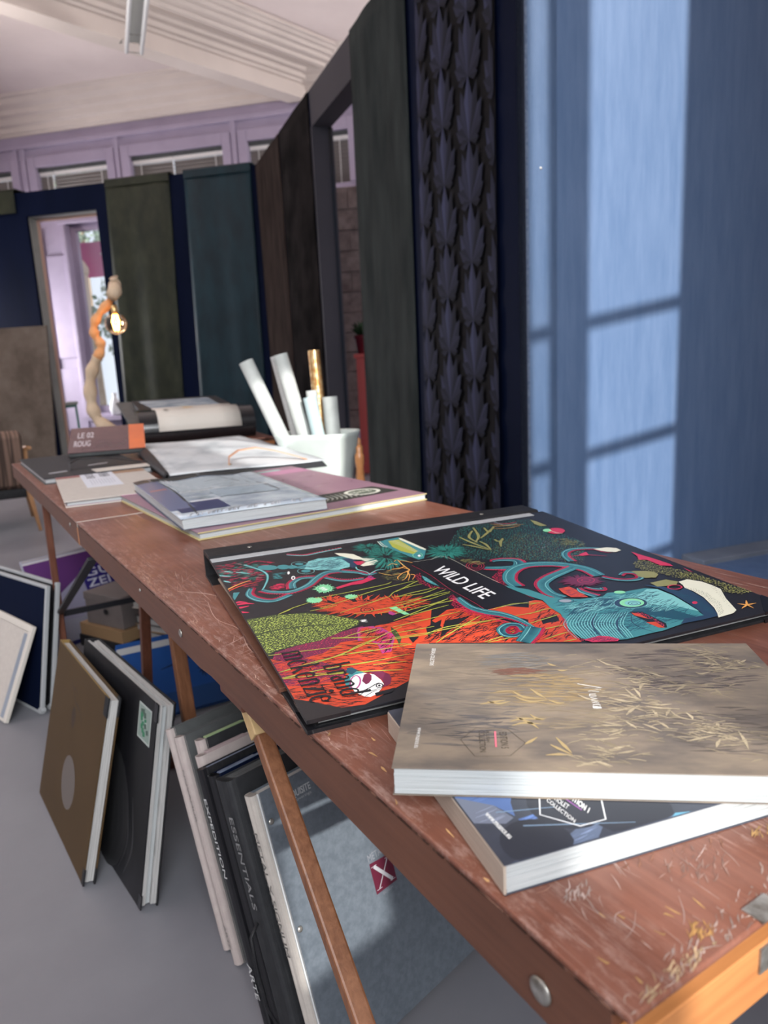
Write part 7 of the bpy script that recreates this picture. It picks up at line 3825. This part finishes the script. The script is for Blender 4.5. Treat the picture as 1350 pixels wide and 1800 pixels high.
m.build('filament', 'fil', bm_)

# vintage armchair at the left
ch = tag(empty('armchair', (-2.95, 5.32, 0), R(32)), 'vintage brown striped armchair with splayed oak legs, at the left edge', 'chair')
def soft(name, x0, x1, y0, y1, z0, z1, mt, bev=.04, rot=None, loc=None):
    m = MB(); m.box(x0, x1, y0, y1, z0, z1); o = m.build(name, mt, ch, bevel=bev); o.modifiers[0].segments = 4
    for p in o.data.polygons: p.use_smooth = True
    if rot: o.rotation_euler = rot
    if loc: o.location = loc
    return o
soft('seat', -.28, .28, -.26, .30, .30, .43, 'chairf'); soft('backrest', -.27, .27, -.06, .06, 0, .40, 'chairf', .035, (R(16), 0, 0), (0, -.27, .34))
soft('seat_base', -.27, .27, -.26, .28, .24, .31, 'blk', .01)
for s in (-1, 1):
    m = MB(); m.tube(cr3([(s*.31, -.34, .60), (s*.32, -.15, .585), (s*.33, .10, .57), (s*.33, .27, .545), (s*.325, .31, .50)]), [.022]*17, 10, sq=.7); m.build('armrest', 'chairw', ch, smooth=True)
    m = MB(); m.tube([(s*.30, .26, .55), (s*.31, .24, .30), (s*.34, .30, .0)], [.018, .021, .011], 10); m.build('leg', 'chairw', ch, smooth=True)
    m = MB(); m.tube([(s*.29, -.30, .60), (s*.28, -.24, .30), (s*.31, -.36, .0)], [.015, .020, .011], 10); m.build('leg', 'chairw', ch, smooth=True)
# leaning stone-effect panel, green metal stool, red cupboard with pot plant, brick print panel
o = lean('leaning_panel', 'brown stone-effect panel leaning against the back partition at the far left', (-4.75, 8.42, 0), (.976, -.2, 0), (.03, .10, .994), 1.10, 1.66, .02, 'panel')
board(o, 'panel', 0, 1.10, 0, 1.66, 0, .02, 'stone')
sl = tag(empty('stool', (-4.22, 9.75, 0), R(-15)), 'green metal stool with a grey top seen through the doorway', 'stool')
m = MB(); m.box(-.19, .19, -.15, .15, .72, .76); m.build('seat', 'greyjamb', sl, bevel=.006)
for sx in (-1, 1):
    for sy in (-1, 1): m = MB(); m.tube([(sx*.16, sy*.13, .72), (sx*.16, sy*.15, .0)], .015, 8); m.build('leg', 'greenm', sl)
m = MB()
for a, c in (((-.15, -.14), (.15, -.14)), ((.15, -.14), (.15, .14)), ((.15, .14), (-.15, .14)), ((-.15, .14), (-.15, -.14))): m.tube([(*a, .70), (*c, .70)], .016, 8)
m.build('frame', 'greenm', sl)
rc = tag(empty('cupboard', (-.055, 7.15, 0), R(-6)), 'tall brick-red painted cupboard seen through the partition opening', 'cupboard')
m = MB(); m.box(-.14, .5, .0, .45, .06, 1.12); m.build('body', 'redp', rc, bevel=.004); m = MB(); m.box(-.16, .52, -.02, .47, 1.12, 1.16); m.build('top', 'redp', rc, bevel=.006); m = MB(); m.box(-.155, .515, -.015, .465, 0, .10); m.build('plinth', 'redp', rc, bevel=.005); m = MB(); m.box(-.11, .47, -.014, .0, .13, 1.08); m.build('door', 'redp', rc, bevel=.004); m = MB(); m.box(-.15, .512, -.012, .462, .20, .225); m.build('moulding', 'redp', rc, bevel=.004)
pt = tag(empty('potted_plant', (-.10, 7.30, 1.162)), 'small green plant in a dark red pot standing on the red cupboard', 'plant')
m = MB(); m.lathe([(.075, 0), (.095, .14), (.105, .145), (.105, .175), (.09, .175), (.085, .15), (.01, .15)], 24); m.build('pot', 'terr', pt, smooth=False); m = MB()
for k in range(70):
    a = rg.uniform(0, 6.28); l = rg.uniform(.05, .14); w_ = .012; c_, s_ = math.cos(a), math.sin(a); r0 = rg.uniform(0, .05); h0 = rg.uniform(.08, .16)
    m.add([(r0*c_-w_*s_, r0*s_+w_*c_, .15), (r0*c_+w_*s_, r0*s_-w_*c_, .15), ((r0+l*.6)*c_+w_*s_, (r0+l*.6)*s_-w_*c_, .15+h0*.8), ((r0+l)*c_, (r0+l)*s_, .15+h0), ((r0+l*.6)*c_-w_*s_, (r0+l*.6)*s_+w_*c_, .15+h0*.8)], [(0, 1, 2, 3, 4)])
o = m.build('foliage', 'plant', pt); o['kind'] = 'stuff'
br = tag(empty('display_panel', mtx=basis((-.62, 8.75, 0), (.98, -.17, 0), (.17, .98, 0), (0, 0, 1))), 'pinkish brown brick-pattern panel seen through the partition opening', 'panel')
m = MB(); m.box(0, 1.0, 0, .05, .3, 3.0); m.build('panel', 'brick', br)
bme = None
for r in range(12):
    for c in range(4):
        x0 = .01+c*.26-(.13 if r % 2 else 0); x1 = min(x0+.25, .99); x0 = max(x0, .01)
        if x1-x0 < .03: continue
        m = MB(); m.box(x0, x1, -.012, .001, .315+r*.223, .315+r*.223+.205); m.build('brick', 'brick', br, bevel=.004)

# twin-tube strip light
fl = tag(empty('ceiling_light', mtx=pframe(Vector((-2.12, 7.60, 4.10)), -A19)), 'grey twin-tube fluorescent strip light hanging below the ceiling', 'ceiling light')
m = MB(); m.prism([(-.085, .0), (-.06, .075), (.06, .075), (.085, .0), (.05, .02), (-.05, .02)], 0, -.02, 2.4); m.build('housing', 'tubeb', fl, bevel=.003)
for s in (-1, 1):
    m = MB(); m.tube([(-.10, s*.068, -.03), (2.4, s*.068, -.03)], .019, 12); m.build('fluorescent_tube', 'tube', fl, smooth=True)
    m = MB(); m.box(-.06, .0, s*.068-.016, s*.068+.016, -.03, .03); m.build('tube_holder', 'tubeb', fl, bevel=.003)
for x in (.30, -.09):
    m = MB(); m.tube([(x, -.068, -.035), (x, .068, -.035)], .004, 6); m.build('wire_clip', 'steel', fl)
for x in (.3, 2.1): m = MB(); m.tube([(x, 0, .07), (x, 0, .58)], .005, 6); m.build('suspension_rod', 'steel', fl)
m = MB(); m.tube([(.10, -.10, .0), (.02, -.13, -.01), (-.05, -.10, .03)], .003, 6); m.build('wire_hook', 'blackm', fl)

# lace cloth and white garment by the window; outside: banner, cream scalloped gable, shrubs
lc = MB(); lc.sheet(lambda u, v: (2.30+.68*u, -.03+.012*math.sin(u*22), .72+1.0*v), 30, 6, .002, (0, 1, 0)); o = lc.build('lace_curtain', 'lace', smooth=True); o.matrix_world = lavmat(); tag(o, 'pinkish patterned lace curtain across the lower right of the lavender window', 'curtain')
vz = MB(); vz.lathe([(.05, 0), (.09, .02), (.11, .16), (.08, .30), (.035, .40), (.03, .46), (.05, .50), (.04, .51)], 24); o = vz.build('vase', 'white', smooth=True); q = lavmat() @ Vector((2.98, .08, .511)); o.location = (q.x, q.y, q.z); o.scale = (.8, .8, .62); tag(o, 'white vase standing on the lavender window sill', 'vase')
struct(MB().box(-14, 9, 13.6, 30, -.6, -.5).build('trim_4', 'pavel'))
om = lavmat()
bo = MB(); bo.sheet(lambda u, v: (4.2+1.3*u, -2.7+.03*math.sin(u*9), 2.81+.60*v), 20, 2, .004, (0, 1, 0)); o = bo.build('banner', 'banner'); o.matrix_world = om; tag(o, 'magenta banner hanging in the street outside the lavender window', 'banner')
Pb = Print(lambda x, y, k: (x, -2.64, y)); Pb.poly([(4.68+.04*math.cos(a*.628)*(1 if a % 2 else .35), 3.18+.04*math.sin(a*.628)*(1 if a % 2 else .35)) for a in range(10)], (.85, .5, .7)); o2 = Pb.build('star_print', 'printm', o)
gp = [(5.7, -.5), (5.7, 3.15), (4.99, 3.20), (4.95, 3.24), (4.91, 3.22), (4.93, 3.16), (4.93, 3.07), (4.87, 3.06), (4.82, 3.0), (4.80, 2.96), (4.77, 2.92), (4.77, 2.84), (4.80, 2.79), (4.81, 2.3), (4.87, 1.6), (4.89, .7), (4.89, -.5)]
go = MB(); go.prism([(x, z) for x, z in gp], 1, -2.35, -2.15); o = go.build('ornamental_gable', 'creamst'); o.matrix_world = om; tag(o, 'cream scalloped ornamental stone piece outside the lavender window', 'ornament')
for k, (x, y, z, r) in enumerate(((5.1, -4.3, 2.2, .95), (7.4, -6.2, 4.6, 1.1))):
    m = MB()
    for i in range(1100):
        v = Vector((rg.gauss(0, 1), rg.gauss(0, 1), rg.gauss(0, 1))).normalized()*r*rg.uniform(.5, 1); u = Vector((rg.gauss(0, 1), rg.gauss(0, 1), rg.gauss(0, 1))).normalized()*.08; t = v.cross(u).normalized()*.05
        m.add([v-u, v+t, v+u, v-t], [(0, 1, 2, 3)])
    cr_ = tag(empty('tree'), ['pale street tree outside, just below the magenta banner', 'pale tall street tree outside, above the magenta banner'][k], 'tree', 'street trees outside'); cr_.matrix_world = om @ Matrix.Translation((x, y, -.5))
    m2_ = m; o = m2_.build('crown', 'leafo', cr_); o.location = (0, 0, z+.5); o['kind'] = 'stuff'
    m = MB(); m.tube([(0, 0, 0), (.03, 0, z*.5), (0, 0, z+.6)], [.09, .07, .04], 8); m.build('trunk', 'drift', cr_)

# prints and lettering belong to the cover, spine or page they are printed on
for o in list(bpy.data.objects):
    if o.parent and o.type == 'MESH' and o.name.split('.')[0] in ('cover_print', 'lettering', 'label_print', 'spine_lettering', 'poster_print', 'page_print', 'leather_print', 'edge_print'):
        want = {'spine_lettering': 'spine', 'poster_print': 'panel', 'page_print': 'photo_page'}.get(o.name.split('.')[0], 'front_cover')
        c = [k for k in kids(o.parent) if k.name.split('.')[0] == want]
        if c and c[0].matrix_basis == Matrix.Identity(4): o.parent = c[0]
